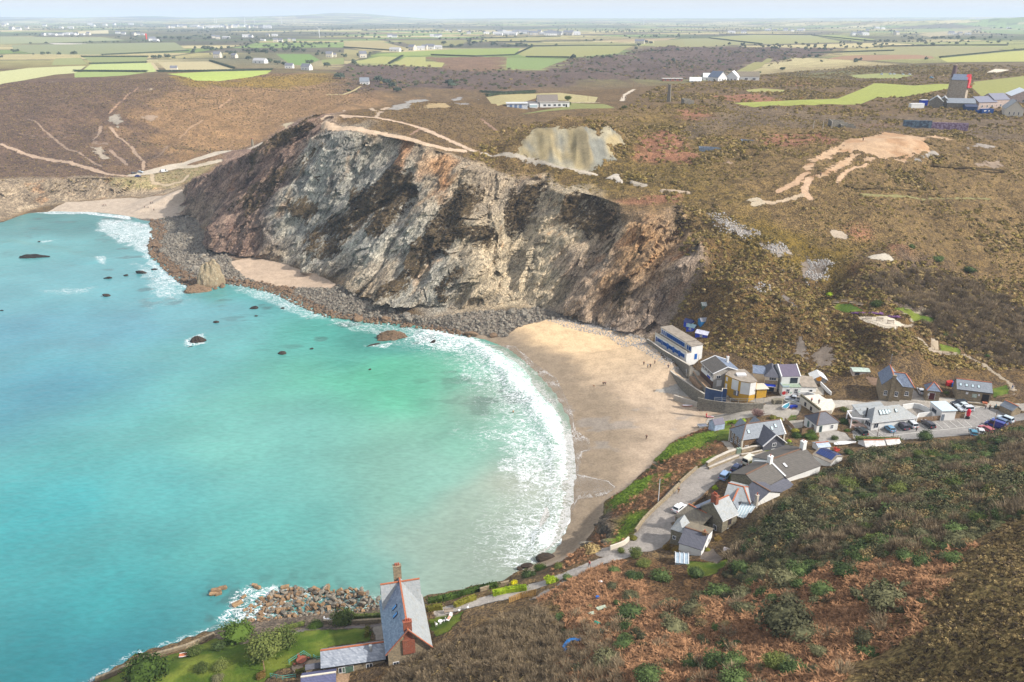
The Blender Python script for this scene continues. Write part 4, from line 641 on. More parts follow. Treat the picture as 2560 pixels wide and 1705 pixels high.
# ------------------------------------------------------------------ materials
MT = {}
def mat(name, c, rough=.8, var=.18, sc=1.2, spec=.25, metal=0, c2=None):
    if name in MT: return MT[name]
    g = NT(name); p = g.obj(); n = g.noise(p, sc, 5,.6); a = alb(c)
    col = g.mix(g.rng(n, .35,.65), a*(1-var), a*(1+var) if c2 is None else alb(c2))
    g.b.inputs['Metallic'].default_value = metal; MT[name] = g.out(col, rough, spec); return MT[name]
def slate(name, c, c2, lich=None, sz=.26, spec=.3, rough=.6):
    g = NT(name); p = g.obj(); x = g.n('SeparateXYZ'); g.put(x.inputs[0], p)
    row = g.math('FLOOR', g.math('DIVIDE', x.outputs[2], sz*.75)); fr = g.math('FRACT', g.math('DIVIDE', x.outputs[2], sz*.75))
    cl = g.math('ADD', g.math('MULTIPLY', x.outputs[0], 1/sz), g.math('ADD', g.math('MULTIPLY', x.outputs[1], 1/sz*.97), g.math('MULTIPLY', row, .5)))
    cb = g.n('CombineXYZ'); g.put(cb.inputs[0], g.math('FLOOR', cl)); g.put(cb.inputs[1], row); wn = g.n('TexWhiteNoise'); g.put(wn.inputs[0], cb.outputs[0])
    n = g.noise(p, .7,4,.6); a, b = alb(c), alb(c2)
    col = g.mix(g.math('ADD', g.math('MULTIPLY', wn.outputs[0], .65), g.math('MULTIPLY', n, .35)), a, b)
    if lich: col = g.mix(g.rng(g.noise(p, 1.1,5,.65),.5,.72,0,.7), col, alb(lich))
    jo = g.math('MULTIPLY', g.rng(fr, 0,.16,.62,1), g.rng(g.math('FRACT', cl),0,.1,.8,1)); col = g.mix(1., col, jo, 'MULTIPLY')
    g.bump(g.math('ADD', fr, g.math('MULTIPLY', wn.outputs[0], .5)),.35,.04); MT[name] = g.out(col, rough, spec); return MT[name]
def stone(name, c, c2, mort=(150,140,124), sc=2.6):
    g = NT(name); p = g.obj(); p = g.map(p, scale=(1,1,1.7)); v = g.n('TexVoronoi', feature='F1'); g.put(v.inputs[0], p); v.inputs['Scale'].default_value = sc
    sp = g.n('SeparateColor'); g.put(sp.inputs[0], v.outputs['Color']); e = g.vor(p, sc, 'DISTANCE_TO_EDGE')
    col = g.mix(sp.outputs[0], alb(c), alb(c2)); col = g.mix(g.rng(g.noise(p, .8,4),.5,.75,0,.3), col, alb((90,86,74)))
    col = g.mix(g.rng(e, .02,.07,.8,0), col, alb(mort)); g.bump(g.rng(e, 0,.12),.6,.06); MT[name] = g.out(col, .9,.15); return MT[name]
white = mat('white_render', (232,232,230),.75,.05,.6); cream = mat('cream_render', (214,206,190),.8,.06); ochre = mat('ochre_paint', (206,160,54),.7,.08); navy = mat('navy_paint', (62,84,124),.6,.08); grey_ren = mat('grey_render', (168,164,158),.85,.1)
blue = mat('blue_paint', (30,100,186),.5,.08); deep_blue = mat('deep_blue_paint', (28,58,170),.5,.1); sky_blue = mat('light_blue_paint', (40,116,170),.5,.1); red = mat('red_paint', (190,44,44),.55,.1); white_p = mat('white_paint', (236,236,238),.4,.03)
timber=mat('weathered_timber', (150,124,98),.85,.2,3);darkwood=mat('dark_timber', (96,72,58),.85,.2,3);turq=mat('turquoise_paint', (90,160,146),.6,.1);black_m=mat('black_metal', (40,40,42),.5,.1);steel=mat('galvanised_steel', (170,174,176),.45,.06, metal=.3);concrete=mat('concrete', (188,180,168),.9,.14,.5);felt=mat('grey_felt', (150,140,128),.9,.16,.8)
brick=stone('red_brick', (168,96,70),(140,76,58),(160,140,126),5);rubble=stone('rubble_stone', (176,158,128),(136,124,104));grey_stone=stone('grey_stone', (150,144,132),(104,102,96));pale_stone=stone('pale_stone', (196,182,162),(156,144,126),(170,160,146),2);brown_stone=stone('brown_stone', (150,118,84),(104,82,62),(150,134,110));old_stone=stone('mossy_stone', (156,148,128),(116,110,96),(140,132,112),3)
sl_dark=slate('dark_slate', (82,84,94),(104,104,114));sl_grey=slate('grey_slate', (118,126,136),(148,154,162));sl_pale=slate('pale_slate', (146,152,156),(172,176,178),(150,146,132));sl_blue=slate('blue_slate', (92,104,128),(140,152,170));sl_moss=slate('lichened_slate', (112,104,92),(140,130,112),(168,156,128));sl_brown=slate('brown_slate', (86,82,78),(108,103,97));sl_scant=slate('scantle_slate', (118,126,140),(172,178,188), None, .34)
tile_or = mat('orange_ridge_tile', (176,108,78),.8,.14,3); tile_br = mat('brown_ridge_tile', (124,96,78),.8,.14,3); pot = mat('terracotta', (176,92,66),.8,.14,4)
def glassm(name, c, rough=.08):
    g = NT(name); MT[name] = g.out(alb(c), rough, .6); return MT[name]
glass = glassm('window_glass', (52,60,72)); glass_b = glassm('pale_roof_glass', (186,206,214),.12); solar = glassm('solar_cell', (36,58,116),.15)
rubber = mat('rubber', (34,34,36),.9,.1)
# ------------------------------------------------------------------ buildings
FOOT = []                                # footprints that plants keep clear of
def frame(c, A, B, C, z):                # near-left, near-right and far-left eaves corners (pixels) at height z
    a, b, q = (Vector(P(c, *k, z)[:2]) for k in (A, B, C)); d = (b-a); W_ = d.length; ex = d/W_; ey = Vector((-ex.y, ex.x)); Ld = (q-a).dot(ey)
    return (a.x, a.y), math.atan2(ex.y, ex.x), W_, Ld
def zat(c, pxl, xy):                     # height of a pixel's ray over a ground point
    d = ray(*px(c, *pxl)); return CAMH+d[2]*xy[1]/d[1]
def house(name, label, c, A, B, C, ze, zg=None, group=None, Lmin=None, cat='house', pad=1.0):
    (x, y), rz, W_, Ld = frame(c, A, B, C, ze); Ld = Lmin or Ld
    cx, cyy = x+math.cos(rz)*W_/2-math.sin(rz)*Ld/2, y+math.sin(rz)*W_/2+math.cos(rz)*Ld/2
    zg = float(H(cx, cyy)) if zg is None else zg
    t = thing(name, label, cat, (x, y, zg), rz, group); loc = lambda u, v: (x+math.cos(rz)*u-math.sin(rz)*v, y+math.sin(rz)*u+math.cos(rz)*v)
    FOOT.append([loc(-pad,-pad), loc(W_+pad,-pad), loc(W_+pad,Ld+pad), loc(-pad,Ld+pad)])
    t['w'], t['l'], t['e'] = W_, Ld, ze-zg
    return t, W_, Ld, ze-zg
def gabled(t, x0, x1, y0, y1, ze, zr, axis, wall, roof, ridge=None, over=.3, hips=(0,0), zb=-2.5, th=.14, wn='wall', verge=None, fascia=None):
    m = MB(); sw = lambda p: p if axis == 'x' else (p[1], p[0], p[2])
    if axis == 'y': x0, x1, y0, y1 = y0, y1, x0, x1
    ym = (y0+y1)/2; h0, h1 = hips
    gz0, gz1 = (zr-.16 if not h0 else ze),(zr-.16 if not h1 else ze)
    pts0 = [(x0,y0,zb),(x0,y1,zb),(x0,y1,ze)]+([(x0,ym,gz0)] if not h0 else [])+[(x0,y0,ze)]
    pts1 = [(x1,y0,zb),(x1,y1,zb),(x1,y1,ze)]+([(x1,ym,gz1)] if not h1 else [])+[(x1,y0,ze)]
    m.poly([sw(p) for p in pts0]); m.poly([sw(p) for p in pts1]); m.poly([sw(p) for p in [(x0,y0,zb),(x1,y0,zb),(x1,y0,ze),(x0,y0,ze)]]); m.poly([sw(p) for p in [(x0,y1,zb),(x1,y1,zb),(x1,y1,ze),(x0,y1,ze)]])
    w = m.build(wn, wall, t); sl_ = (zr-ze)/((y1-y0)/2); zo = ze-sl_*over
    X0, X1 = x0-(over if not h0 else over), x1+over; Y0, Y1 = y0-over, y1+over; rx0, rx1 = (x0+h0 if h0 else X0),(x1-h1 if h1 else X1)
    r = MB(); r.slab([sw(p) for p in [(X0,Y0,zo),(X1,Y0,zo),(rx1,ym,zr),(rx0,ym,zr)]], th); r.slab([sw(p) for p in [(X1,Y1,zo),(X0,Y1,zo),(rx0,ym,zr),(rx1,ym,zr)]], th)
    if h0: r.slab([sw(p) for p in [(X0,Y0,zo),(X0,Y1,zo),(rx0,ym,zr)]], th)
    if h1: r.slab([sw(p) for p in [(X1,Y0,zo),(X1,Y1,zo),(rx1,ym,zr)]], th)
    ro = r.build('roof', roof, t)
    if ridge:
        k = MB(); k.beam(sw((rx0,ym,zr+.03)), sw((rx1,ym,zr+.03)),.32,.16)
        for h, X, q in ((h0, X0, rx0),(h1, X1, rx1)):
            if h:
                for Y in (Y0, Y1): k.beam(sw((X,Y,zo+.05)), sw((q,ym,zr+.02)),.26,.14)
        k.build('ridge_tiles', ridge, ro)
    if verge:
        for h, X in ((h0, X0),(h1, X1)):
            if not h:
                for Y in (Y0, Y1): MB().beam(sw((X,Y,zo+.02)), sw((X,ym,zr+.02)),.3,.2).build('verge_tiles', verge, ro)
    if fascia:
        for Y in (Y0+.02, Y1-.02): MB().beam(sw((X0,Y,zo-.12)), sw((X1,Y,zo-.12)),.08,.16).build('gutter', fascia, ro)
    return w, ro
DIRS = dict(S=((1,0),(0,-1)), N=((-1,0),(0,1)), E=((0,1),(1,0)), W=((0,-1),(-1,0)))
def window(t, side, pos, z, w, h, cols=2, rows=1, fm=None, gm=None, name='window', fw=.09, sill=False, dep=.07):
    u, n_ = DIRS[side]; fm = fm or white_p; x0, y0 = pos; m = MB()
    def bar(a0, a1, b0, b1, d0, d1, mm):  # along u, up z, out n
        P0 = [(x0+u[0]*a+n_[0]*d, y0+u[1]*a+n_[1]*d) for a, d in ((a0,d0),(a1,d0),(a1,d1),(a0,d1))]; mm.prism(P0, z+b0, z+b1)
    bar(-w/2, w/2,0, fw, 0, dep, m); bar(-w/2, w/2, h-fw, h, 0, dep, m); bar(-w/2,-w/2+fw, fw, h-fw, 0, dep, m); bar(w/2-fw, w/2, fw, h-fw, 0, dep, m)
    for i in range(1, cols): bar(-w/2+w*i/cols-.03,-w/2+w*i/cols+.03, fw, h-fw, 0, dep-.01, m)
    for j in range(1, rows): bar(-w/2+fw, w/2-fw, h*j/rows-.025, h*j/rows+.025,0, dep-.02, m)
    o = m.build(name, fm, t); k = MB(); bar(-w/2+.02, w/2-.02,.02, h-.02,-.05,.025, k); k.build('pane', gm or glass, o)
    if sill: k = MB(); bar(-w/2-.1, w/2+.1,-.1,-.01,0,.16, k); k.build('sill', fm, o)
    return o
def door(t, side, pos, z, w, h, m_, fm=None, name='door'):
    u, n_ = DIRS[side]; x0, y0 = pos; k = MB()
    def bar(a0, a1, b0, b1, d0, d1, mm): mm.prism([(x0+u[0]*a+n_[0]*d, y0+u[1]*a+n_[1]*d) for a, d in ((a0,d0),(a1,d0),(a1,d1),(a0,d1))], z+b0, z+b1)
    bar(-w/2, w/2,0, h, -.05,.04, k); o = k.build(name, m_, t); f = MB(); bar(-w/2-.08,-w/2,0, h, 0,.07, f); bar(w/2, w/2+.08,0, h, 0,.07, f); bar(-w/2-.08, w/2+.08, h, h+.08,0,.07, f); f.build('frame', fm or white_p, o); return o
def chimney(t, x, y, z0, z1, w=.9, d=.6, m_=None, pots=2, cap=None, ax='x', parent=None):
    k = MB().box(x-w/2, x+w/2, y-d/2, y+d/2, z0, z1); k.box(x-w/2-.07, x+w/2+.07, y-d/2-.07, y+d/2+.07, z1, z1+.16); o = k.build('chimney', m_ or brick, parent or t)
    for i in range(pots):
        q = (i-(pots-1)/2)*.32; MB().lathe(x+(q if ax == 'x' else 0), y+(q if ax == 'y' else 0), [(.13,z1+.14),(.11,z1+.6),(.14,z1+.62),(.13,z1+.7)], 8).build('chimney_pot', pot, o)
    return o
def rooflight(ro, p0, p1, p2, p3, u, v, w, h, m_=None, fm=None, name='skylight'):   # on the slope p0 p1 (eaves) p3 p2 (ridge)
    p0, p1, p2, p3 = map(Vector, (p0, p1, p2, p3)); ex = (p1-p0).normalized(); up = ((p2+p3)/2-(p0+p1)/2); up = (up-ex*up.dot(ex)).normalized(); n_ = ex.cross(up); n_ = -n_ if n_.z < 0 else n_
    def q(a, b, d): return p0+ex*a+up*b+n_*d
    k = MB(); k.slab([q(u-w/2,v,.09),q(u+w/2,v,.09),q(u+w/2,v+h,.09),q(u-w/2,v+h,.09)], .1); o = k.build(name, fm or black_m, ro); f = .09
    k = MB(); k.slab([q(u-w/2+f,v+f,.11),q(u+w/2-f,v+f,.11),q(u+w/2-f,v+h-f,.11),q(u-w/2+f,v+h-f,.11)], .05); k.build('pane', m_ or glass_b, o); return o
# ================================================================== buildings
def ridge_z(t, c, pxl, u, v):            # world height of a ridge pixel, over local point (u, v) of a thing
    a = t.rotation_euler.z; x = t.location.x+math.cos(a)*u-math.sin(a)*v; y = t.location.y+math.sin(a)*u+math.cos(a)*v
    return zat(c, pxl, (x, y))-t.location.z
# ---- the big slate house by the sea, seen from above
t, w, l, e = house('seaside_house', 'big stone house with steep slate roof and orange ridge at the water edge', 'c6', (1190,1228),(1655,1148),(1130,668),16.2,11.4)
zr = ridge_z(t, 'c6', (1405,965), w/2,.2)
gabled(t, 0, w, 0, l, e, zr, 'y', rubble, sl_scant, tile_or, .45, verge=None)
ro = [o for o in t.children if o.name.startswith('roof')][0]
sl_e = slate('blue_wet_slate', (88,104,132),(150,166,188), None, .36,.5,.35)  # blue sheen of the wet left slope put into the slate colour
k=MB();k.slab([(-.46,-.46,e-.46*(zr-e)/(w/2)+.02),(-.46,l+.46,e-.46*(zr-e)/(w/2)+.02),(w/2-.14,l+.46,zr-.14*(zr-e)/(w/2)+.02),(w/2-.14,-.46,zr-.14*(zr-e)/(w/2)+.02)], .05);k.build('slate_covering', sl_e, ro);k=MB();k.slab([(w+.46,-.46,e-.46*(zr-e)/(w/2)+.02),(w+.46,l+.46,e-.46*(zr-e)/(w/2)+.02),(w/2+.14,l+.46,zr-.14*(zr-e)/(w/2)+.02),(w/2+.14,-.46,zr-.14*(zr-e)/(w/2)+.02)], .05);k.build('sunlit_slates', sl_pale, ro)  # sunward slope covered paler, its brightness put into the colour
for X in (-.45, w+.45): MB().beam((X,-.48,e-.4*(zr-e)/(w/2)+.05),(w/2,-.48,zr+.06),.22,.14).build('verge_tiles', tile_or, ro)
gabled(t, .3, w-.3, l-3.2, l+2.4, e-.2, zr-.25, 'x', rubble, sl_pale, tile_or, .3, wn='rear_wing')
rooflight(ro, (-.46,0,e-.4),(-.46,l,e-.4),(w/2,l,zr),(w/2,0,zr),6.0,3.2,.7,1.3, mat('sky_glass', (96,160,226),.1,.05)); rooflight(ro, (-.46,0,e-.4),(-.46,l,e-.4),(w/2,l,zr),(w/2,0,zr),8.0,3.3,.7,1.3, MT['sky_glass'])
chimney(t, w/2,.35, e, zr+1.2,1.5,.8, brick, 3); chimney(t, w/2-.3, l+1.0, zr-1.2, zr+2.4,1.5,.8, rubble, 3)
k = MB().box(w/2-1.1, w/2+1.1,-.25,0, e-1.2, e+1.9); k.build('brick_panel', brick, t)
for u, z, a, b in [(1.3,.6,1.1,1.5),(w-1.4,.6,1.1,1.5),(w/2+.9,.2,.9,2.2)]: window(t, 'S', (u,0), z, a, b, 2,2, sill=True)
t, w, l, e = house('annexe', 'long low annexe with speckled slate roof and orange ridge joined to the seaside house', 'c6', (468,1392),(1150,1296),(478,1200),13.2,10.4)
zr = ridge_z(t, 'c6', (800,1172), w/2, l/2); gabled(t, 0, w, 0, l, e, zr, 'x', rubble, sl_scant, tile_or, .3, fascia=black_m)
chimney(t, w*.79, l*.28, e+.3, zr+.4,.35,.35, steel, 0); window(t, 'S', (w*.75,0),.6,1.2,1.3); window(t, 'S', (w*.3,0),.6,1.2,1.3)
door(t, 'S', (w*.4,0),.0,1.9,2.0, mat('green_paint', (96,120,104),.7))
for nm, lb, A, B, C, z, zg, dz, wm, rm in [('outhouse', 'outhouse with a blue-black felt gable roof at the bottom edge beside the hedge', (862,905),(1336,838),(876,690),12.6,10.2,.9, rubble, slate('felt_slate', (78,82,112),(104,106,138))),('store_shed', 'grey boarded store shed with a flat plank roof beside the blue-black outhouse', (1340,850),(1490,850),(1336,700),12.4,10.3,.25, timber, timber),('porch', 'slate lean-to at the end of the speckled annexe', (925,632),(1150,596),(928,566),12.3,10.2,.5, rubble, sl_dark)]:
    t, w, l, e = house(nm, lb, 'd8', A, B, C, z, zg, cat='outbuilding'); gabled(t, 0, w, 0, l, e, e+dz, 'x', wm, rm, cream if nm == 'outhouse' else None, .15)
# ---- lane houses
t, w, l, e = house('white_cottage', 'white-walled cottage with a dark slate roof above the small square lawn', 'd5', (400,690),(985,870),(640,140),19.2,16.6)
zr = ridge_z(t, 'd5', (800,512), w/2, l*.42); wl, ro = gabled(t, 0, w, 0, l, e, max(zr, e+1.2), 'x', white, sl_dark, tile_br, .2); chimney(t, w-.6, l/2-.4, zr-.5, zr+1.3,.9,.6, brown_stone, 1)
k = MB(); q = max(zr, e+1.2); k.slab([(-.2,l+.2,e+.0),(w+.2,l+.2,e+.0),(w+.2,l/2+.2,q-.06),(-.2,l/2+.2,q-.06)], .04); k.build('rear_slope', sl_moss, ro); window(t, 'E', (w,l*.35),.6,.9,1.1); window(t, 'E', (w,l*.7),.6,.9,1.1)
t, w, l, e = house('stone_outbuilding', 'square stone outbuilding with a pale hipped roof at the lane edge', 'd5', (195,312),(500,412),(345,75),19.6,15.8); zr = e+1.5
gabled(t, 0, w, 0, l, e, zr, 'y', old_stone, sl_pale, None, .2, hips=(w/2,0)); window(t, 'S', (w*.3,0),1.2,.8,.9)
t, w, l, e = house('stone_house', 'tall stone house with pale slate roof, brick stack and orange ridge on the lane', 'd3', (420,1130),(842,1402),(618,950),20.6,16.0)
zr = ridge_z(t, 'd3', (640,1050), w*.5,.3); zr = max(zr, e+2.0); gabled(t, 0, w, 0, l, e, zr, 'y', old_stone, sl_pale, tile_or, .25, fascia=white_p); chimney(t, w/2-.1,.55, e+.6, zr+1.5,1.5,.85, brick, 3)
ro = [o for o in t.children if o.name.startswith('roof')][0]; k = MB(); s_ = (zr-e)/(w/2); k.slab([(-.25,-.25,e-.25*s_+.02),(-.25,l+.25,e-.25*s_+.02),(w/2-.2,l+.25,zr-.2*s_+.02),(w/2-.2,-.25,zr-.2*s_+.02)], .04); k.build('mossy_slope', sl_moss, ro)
window(t, 'E', (w,l*.5), e-2.2,1.0,1.5,2,2, darkwood); window(t, 'E', (w,l*.5), e-4.5,1.0,1.5,2,2); window(t, 'S', (w*.7,0),.8,1,1.3)
k = MB(); k.slab([(-3.4,-.5,e-2.6),(-.02,-.5,e-.3),(-.02,l+2,e-.3),(-3.4,l+2,e-2.6)], .14); o = k.build('lean_to_roof', sl_blue, t); MB().box(-3.2,0,-.3,l+1.8,-2,e-2.7).build('lean_to_wall', old_stone, t)
k = MB(); k.slab([(-3.6,-4.4,e-3.0),(w*.55,-4.4,e-2.4),(w*.55,-.02,e-.6),(-3.6,-.02,e-1.6)], .14); k.build('lower_roof', sl_moss, t); MB().box(-3.4,w*.5,-4.2,-.05,-2,e-3.2).build('lower_wall', old_stone, t); MB().beam((-3.6,-.1,e-1.5),(w*.3,-.1,e-.9),.3,.16).build('ridge_tiles', tile_or, t)
t, w, l, e = house('pale_roof_house', 'house with a hipped pale slate roof and orange ridge behind the brick stack', 'd3', (880,962),(1362,1085),(1010,800),19.4,16.2, Lmin=7.4)
zr = ridge_z(t, 'd3', (1160,832), w*.5, l/2); zr = min(max(zr, e+1.6), e+3.2); gabled(t, 0, w, 0, l, e, zr, 'x', white, sl_pale, tile_or, .25, hips=(0,2.2)); gabled(t, w*.2, w*.62,-2.6, l/2, e-.4, e+1.2, 'y', white, sl_grey, tile_or, .2, wn='wing_wall'); window(t, 'S', (w*.8,0),.8,1,1.2)
for q, (A, B, C) in enumerate([((1140,1182),(1388,1278),(1212,1072)),((1022,1300),(1270,1392),(1082,1192))]):
    t, w, l, e = house('conservatory', ['white conservatory with a glass roof, rear one of two beside the stone house', 'white conservatory with a glass roof, front one of two beside the stone house'][q], 'd3', A, B, C, 18.6-.4*q, 15.8, cat='conservatory')
    k = MB(); k.slab([(0,0,e),(w,0,e),(w,l,e+.7),(0,l,e+.7)], .08); ro = k.build('glass_roof', glass_b, t); k = MB()
    for i in range(6): k.beam((w*i/5,-.05,e+.06),(w*i/5,l+.05,e+.76),.09)
    k.beam((0,0,e+.05),(w,0,e+.05),.12); k.build('glazing_bars', white_p, ro); MB().box(.05,w-.05,.05,l-.05,-2,.9).build('base_wall', white, t)
    k = MB().box(.1,w-.1,.1,l-.1,.9,e-.1); k.build('glazing', glass, t); k = MB()
    for i in range(5): k.box(w*i/4-.06,w*i/4+.06,-.02,.1,.9,e); k.box(w-.08,w+.03,l*i/4-.06,l*i/4+.06,.9,e)
    k.build('frame', white_p, t)
t, w, l, e = house('dark_slate_house', 'house with black slate roof and a white gable between the conservatories and the long roofs', 'd3', (1200,880),(1500,1062),(1090,800),19.6,16.2, Lmin=8)
zr = ridge_z(t, 'd3', (1500,780), w*.5, l/2); zr = min(max(zr, e+1.6), e+3.4); gabled(t, 0, w, 0, l, e, zr, 'x', white, sl_dark, tile_br, .25); chimney(t, w+.4,-.6,0, zr+.6,.6,.6, concrete, 1)
t, w, l, e = house('long_house', 'long house with mottled dark slate roof and a white party-wall chimney by the scrub', 'd4', (512,1190),(1020,925),(400,930),19.0,16.4, Lmin=8.4)
zr = ridge_z(t, 'd4', (680,810), w*.5, l/2); zr = min(max(zr, e+1.8), e+3.2); gabled(t, 0, w, 0, l, e, zr, 'x', old_stone, sl_brown, tile_br, .25); chimney(t, w-.4, l/2, zr-.8, zr+1.7,1.1,.9, white, 1)
k=MB();s_=(zr-e)/(l/2);k.slab([(w-.2,-.3,e+.14),(w+.25,-.3,e+.14),(w+.25,l/2,zr+.2),(w-.2,l/2,zr+.2)], .3);k.slab([(w-.2,l+.3,e+.14),(w+.25,l+.3,e+.14),(w+.25,l/2,zr+.2),(w-.2,l/2,zr+.2)], .3);k.build('party_wall', white, t);rb=MB();rb.slab([(0,-3.2,e-1.2),(w,-3.2,e-1.2),(w,-.3,e-.2),(0,-.3,e-.2)], .12);rb.build('lean_to_roof', sl_dark, t);MB().box(.1,w-.1,-3.1,-.1,-2,e-1.3).build('lean_to_wall', old_stone, t)
t, w, l, e = house('brown_roof_house', 'broad house with weathered brown slate roof, skylight and white end chimney', 'd4', (1190,905),(1780,690),(1010,690),19.0,15.6, Lmin=11)
zr = ridge_z(t, 'd4', (1260,510), w*.5, l/2); zr = min(max(zr, e+2), e+4); wl, ro = gabled(t, -2, w, 0, l, e, zr, 'x', white, sl_brown, tile_br, .25); chimney(t, w-.5, l/2, zr-.9, zr+1.9,1.2,1.1, white, 1); rooflight(ro, (-2,-.2,e),(w,-.2,e),(w,l/2,zr),(-2,l/2,zr),2.4,2.6,.8,1.4, white_p)
t, w, l, e = house('solar_annexe', 'white annexe carrying a long strip of blue solar panels', 'd4', (1625,470),(2000,640),(1600,350),17.4,14.6, Lmin=5.2)
gabled(t, 0, w, 0, l, e, e+1.0, 'x', white, felt, None, .2); ro = [o for o in t.children if o.name.startswith('roof')][0]
for i in range(8): k = MB(); u = .3+i*(w-.6)/8; k.slab([(u,l/2+.1,e+1.08),(u+(w-.6)/8-.06,l/2+.1,e+1.08),(u+(w-.6)/8-.06,l+.1,e+.14),(u,l+.1,e+.14)], .06); k.build('solar_panel', solar, ro)
for i in range(8): k = MB(); u = .3+i*(w-.6)/8; k.slab([(u,l*.12,e+.36),(u+(w-.6)/8-.06,l*.12,e+.36),(u+(w-.6)/8-.06,l/2-.1,e+1.08),(u,l/2-.1,e+1.08)], .05); k.build('solar_panel', solar, ro)
t, w, l, e = house('greenhouse', 'white greenhouse with sloping glass roof beside the small lawn', 'd5', (300,1215),(640,1250),(200,1160),18.6,16.6, Lmin=3.4, cat='greenhouse')
zr = e+1.1; k = MB(); k.slab([(-.1,-.1,e),(w+.1,-.1,e),(w+.1,l/2,zr),(-.1,l/2,zr)], .06); k.slab([(-.1,l+.1,e),(w+.1,l+.1,e),(w+.1,l/2,zr),(-.1,l/2,zr)], .06); k.build('roof', mat('frosted_glazing', (168,186,202),.2,.14,2), t)
for X in (0, w*.33, w*.66, w): k = MB(); k.beam((X,0,-.5),(X,0,e),.1); k.beam((X,l,-.5),(X,l,e),.1); k.beam((X,-.1,e+.04),(X,l/2,zr+.04),.14); k.beam((X,l+.1,e+.04),(X,l/2,zr+.04),.14); k.build('frame', white_p, t)
MB().box(.06,w-.06,.06,l-.06,.0,e-.05).build('glazing', glass_b, t)
t, w, l, e=house('garden_shed', 'timber garden shed with a pale pitched roof beside the rear terrace pots', 'd5', (1545,930),(1800,1000),(1570,800),18.6,16.6, cat='shed');gabled(t, 0, w, 0, l, e, e+.5, 'x', timber, mat('pale_roofing', (200,190,186),.7), None, .12);door(t, 'S', (w*.5,0),0,.9,1.6, darkwood, timber)
t, w, l, e = house('stone_villa', 'brown stone villa with grey slate roofs and white quoins above the beach slipway', 'c1', (1395,1495),(1888,1424),(1255,1370),14.3,10.2)
zr = ridge_z(t, 'c1', (1590,1297), w*.5, l/2); zr = min(max(zr, e+2), e+4.2); wl, ro = gabled(t, 0, w, 0, l, e, zr, 'x', brown_stone, sl_grey, tile_br, .3, hips=(l*.42,0), verge=white_p)
zc = zr-.5; wl2, r2 = gabled(t, w*.34, w*.86,-3.4, l/2, e-.6, zc, 'y', sl_dark, sl_dark, None, .35, wn='slate_hung_wing', verge=white_p); window(t, 'S', (w*.6,-3.4), e-1.6,1.2,1.1,2); window(t, 'S', (w*.6,-3.4),.3,1.4,1.5,3)
for u in (.22,.78): rooflight(ro, (-.3,-.3,e-.2),(w+.3,-.3,e-.2),(w,l/2,zr),(l*.42,l/2,zr), w*u, 1.6,.8,1.2)
rooflight(ro, (-.3,-.3,e-.2),(w+.3,-.3,e-.2),(w,l/2,zr),(l*.42,l/2,zr), w*.88,2.2,.8,1.2)
for X, Y in ((0,0),(w,0),(0,l),(w,l)): MB().box(X-.22, X+.22, Y-.22, Y+.22,-2, e-.1).build('quoin', cream, t)
for v in (.2,.5,.8): window(t, 'W', (0,l*v),.5,1.1,1.4,2,2, sill=True); window(t, 'W', (0,l*v), e-1.8,1.0,1.2,2,2)
window(t, 'S', (w*.12,0),.6,1.1,1.3,2,2); window(t, 'S', (w*.94,0),.6,1.0,1.3,2,2); k = MB()
for u in (.28,.62): gabled(t, w*u-1.6, w*u+1.6, l/2, l+1.2, e+.2, zr-.6, 'y', brown_stone, sl_grey, None, .2, wn='rear_gable')
# ---- the front by the sand
t = None
A, B = P('d1',60,280,8.5), P('d1',742,712,8.5); dx, dy = B[0]-A[0], B[1]-A[1]; w = math.hypot(dx, dy); rz = math.atan2(dy, dx)
t = thing('beach_motel', 'long white two-storey beach building with bright blue doors and windows', 'building', A, rz); l = 6.6
FOOT.append([(A[0],A[1]),(B[0],B[1]),(B[0]-math.sin(rz)*l,B[1]+math.cos(rz)*l),(A[0]-math.sin(rz)*l,A[1]+math.cos(rz)*l)])
MB().box(0,w,0,l,-2,2.7).build('ground_storey', white, t); MB().box(0,w,-.12,.12,2.7,3.45).build('balcony_parapet', cream, t); MB().box(0,w,.12,2.0,2.7,2.76).build('balcony_floor', felt, t)
s1 = w*.80; MB().box(.6,s1,2.0,l,2.7,5.3).build('upper_storey', white, t); MB().box(s1+.7,w,2.0,l,2.7,5.1).build('end_flat', white, t); k = MB().box(.4,s1+.2,1.7,l+.2,5.3,5.5); k.box(s1+.5,w+.2,1.7,l+.2,5.1,5.3); k.build('roof', felt, t)
for i in range(15):
    u = 1.0+i*(w-2)/14.6; big = i % 3
    if i in (6,9,12): door(t, 'S', (u,0),0,.95,2.1, blue, blue)
    else: window(t, 'S', (u,0),.6 if big else .3,1.25 if big else .8,1.3 if big else 1.7,2 if big else 1,1, blue, glassm('blue_glass', (36,84,150)))
for i in range(12):
    u = 1.5+i*(s1-2.4)/11; window(t, 'S', (u,2.0),3.2,.75 if i < 3 else 1.2,1.5,1 if i < 3 else 2,1, blue, MT['blue_glass'])
for u in (s1+1.6, s1+3.1, w-1.3): window(t, 'S', (u,2.0),3.1,.9,1.6,1,1, blue, MT['blue_glass'])
door(t, 'E', (w,l*.6),-.1,.9,2, blue, blue)
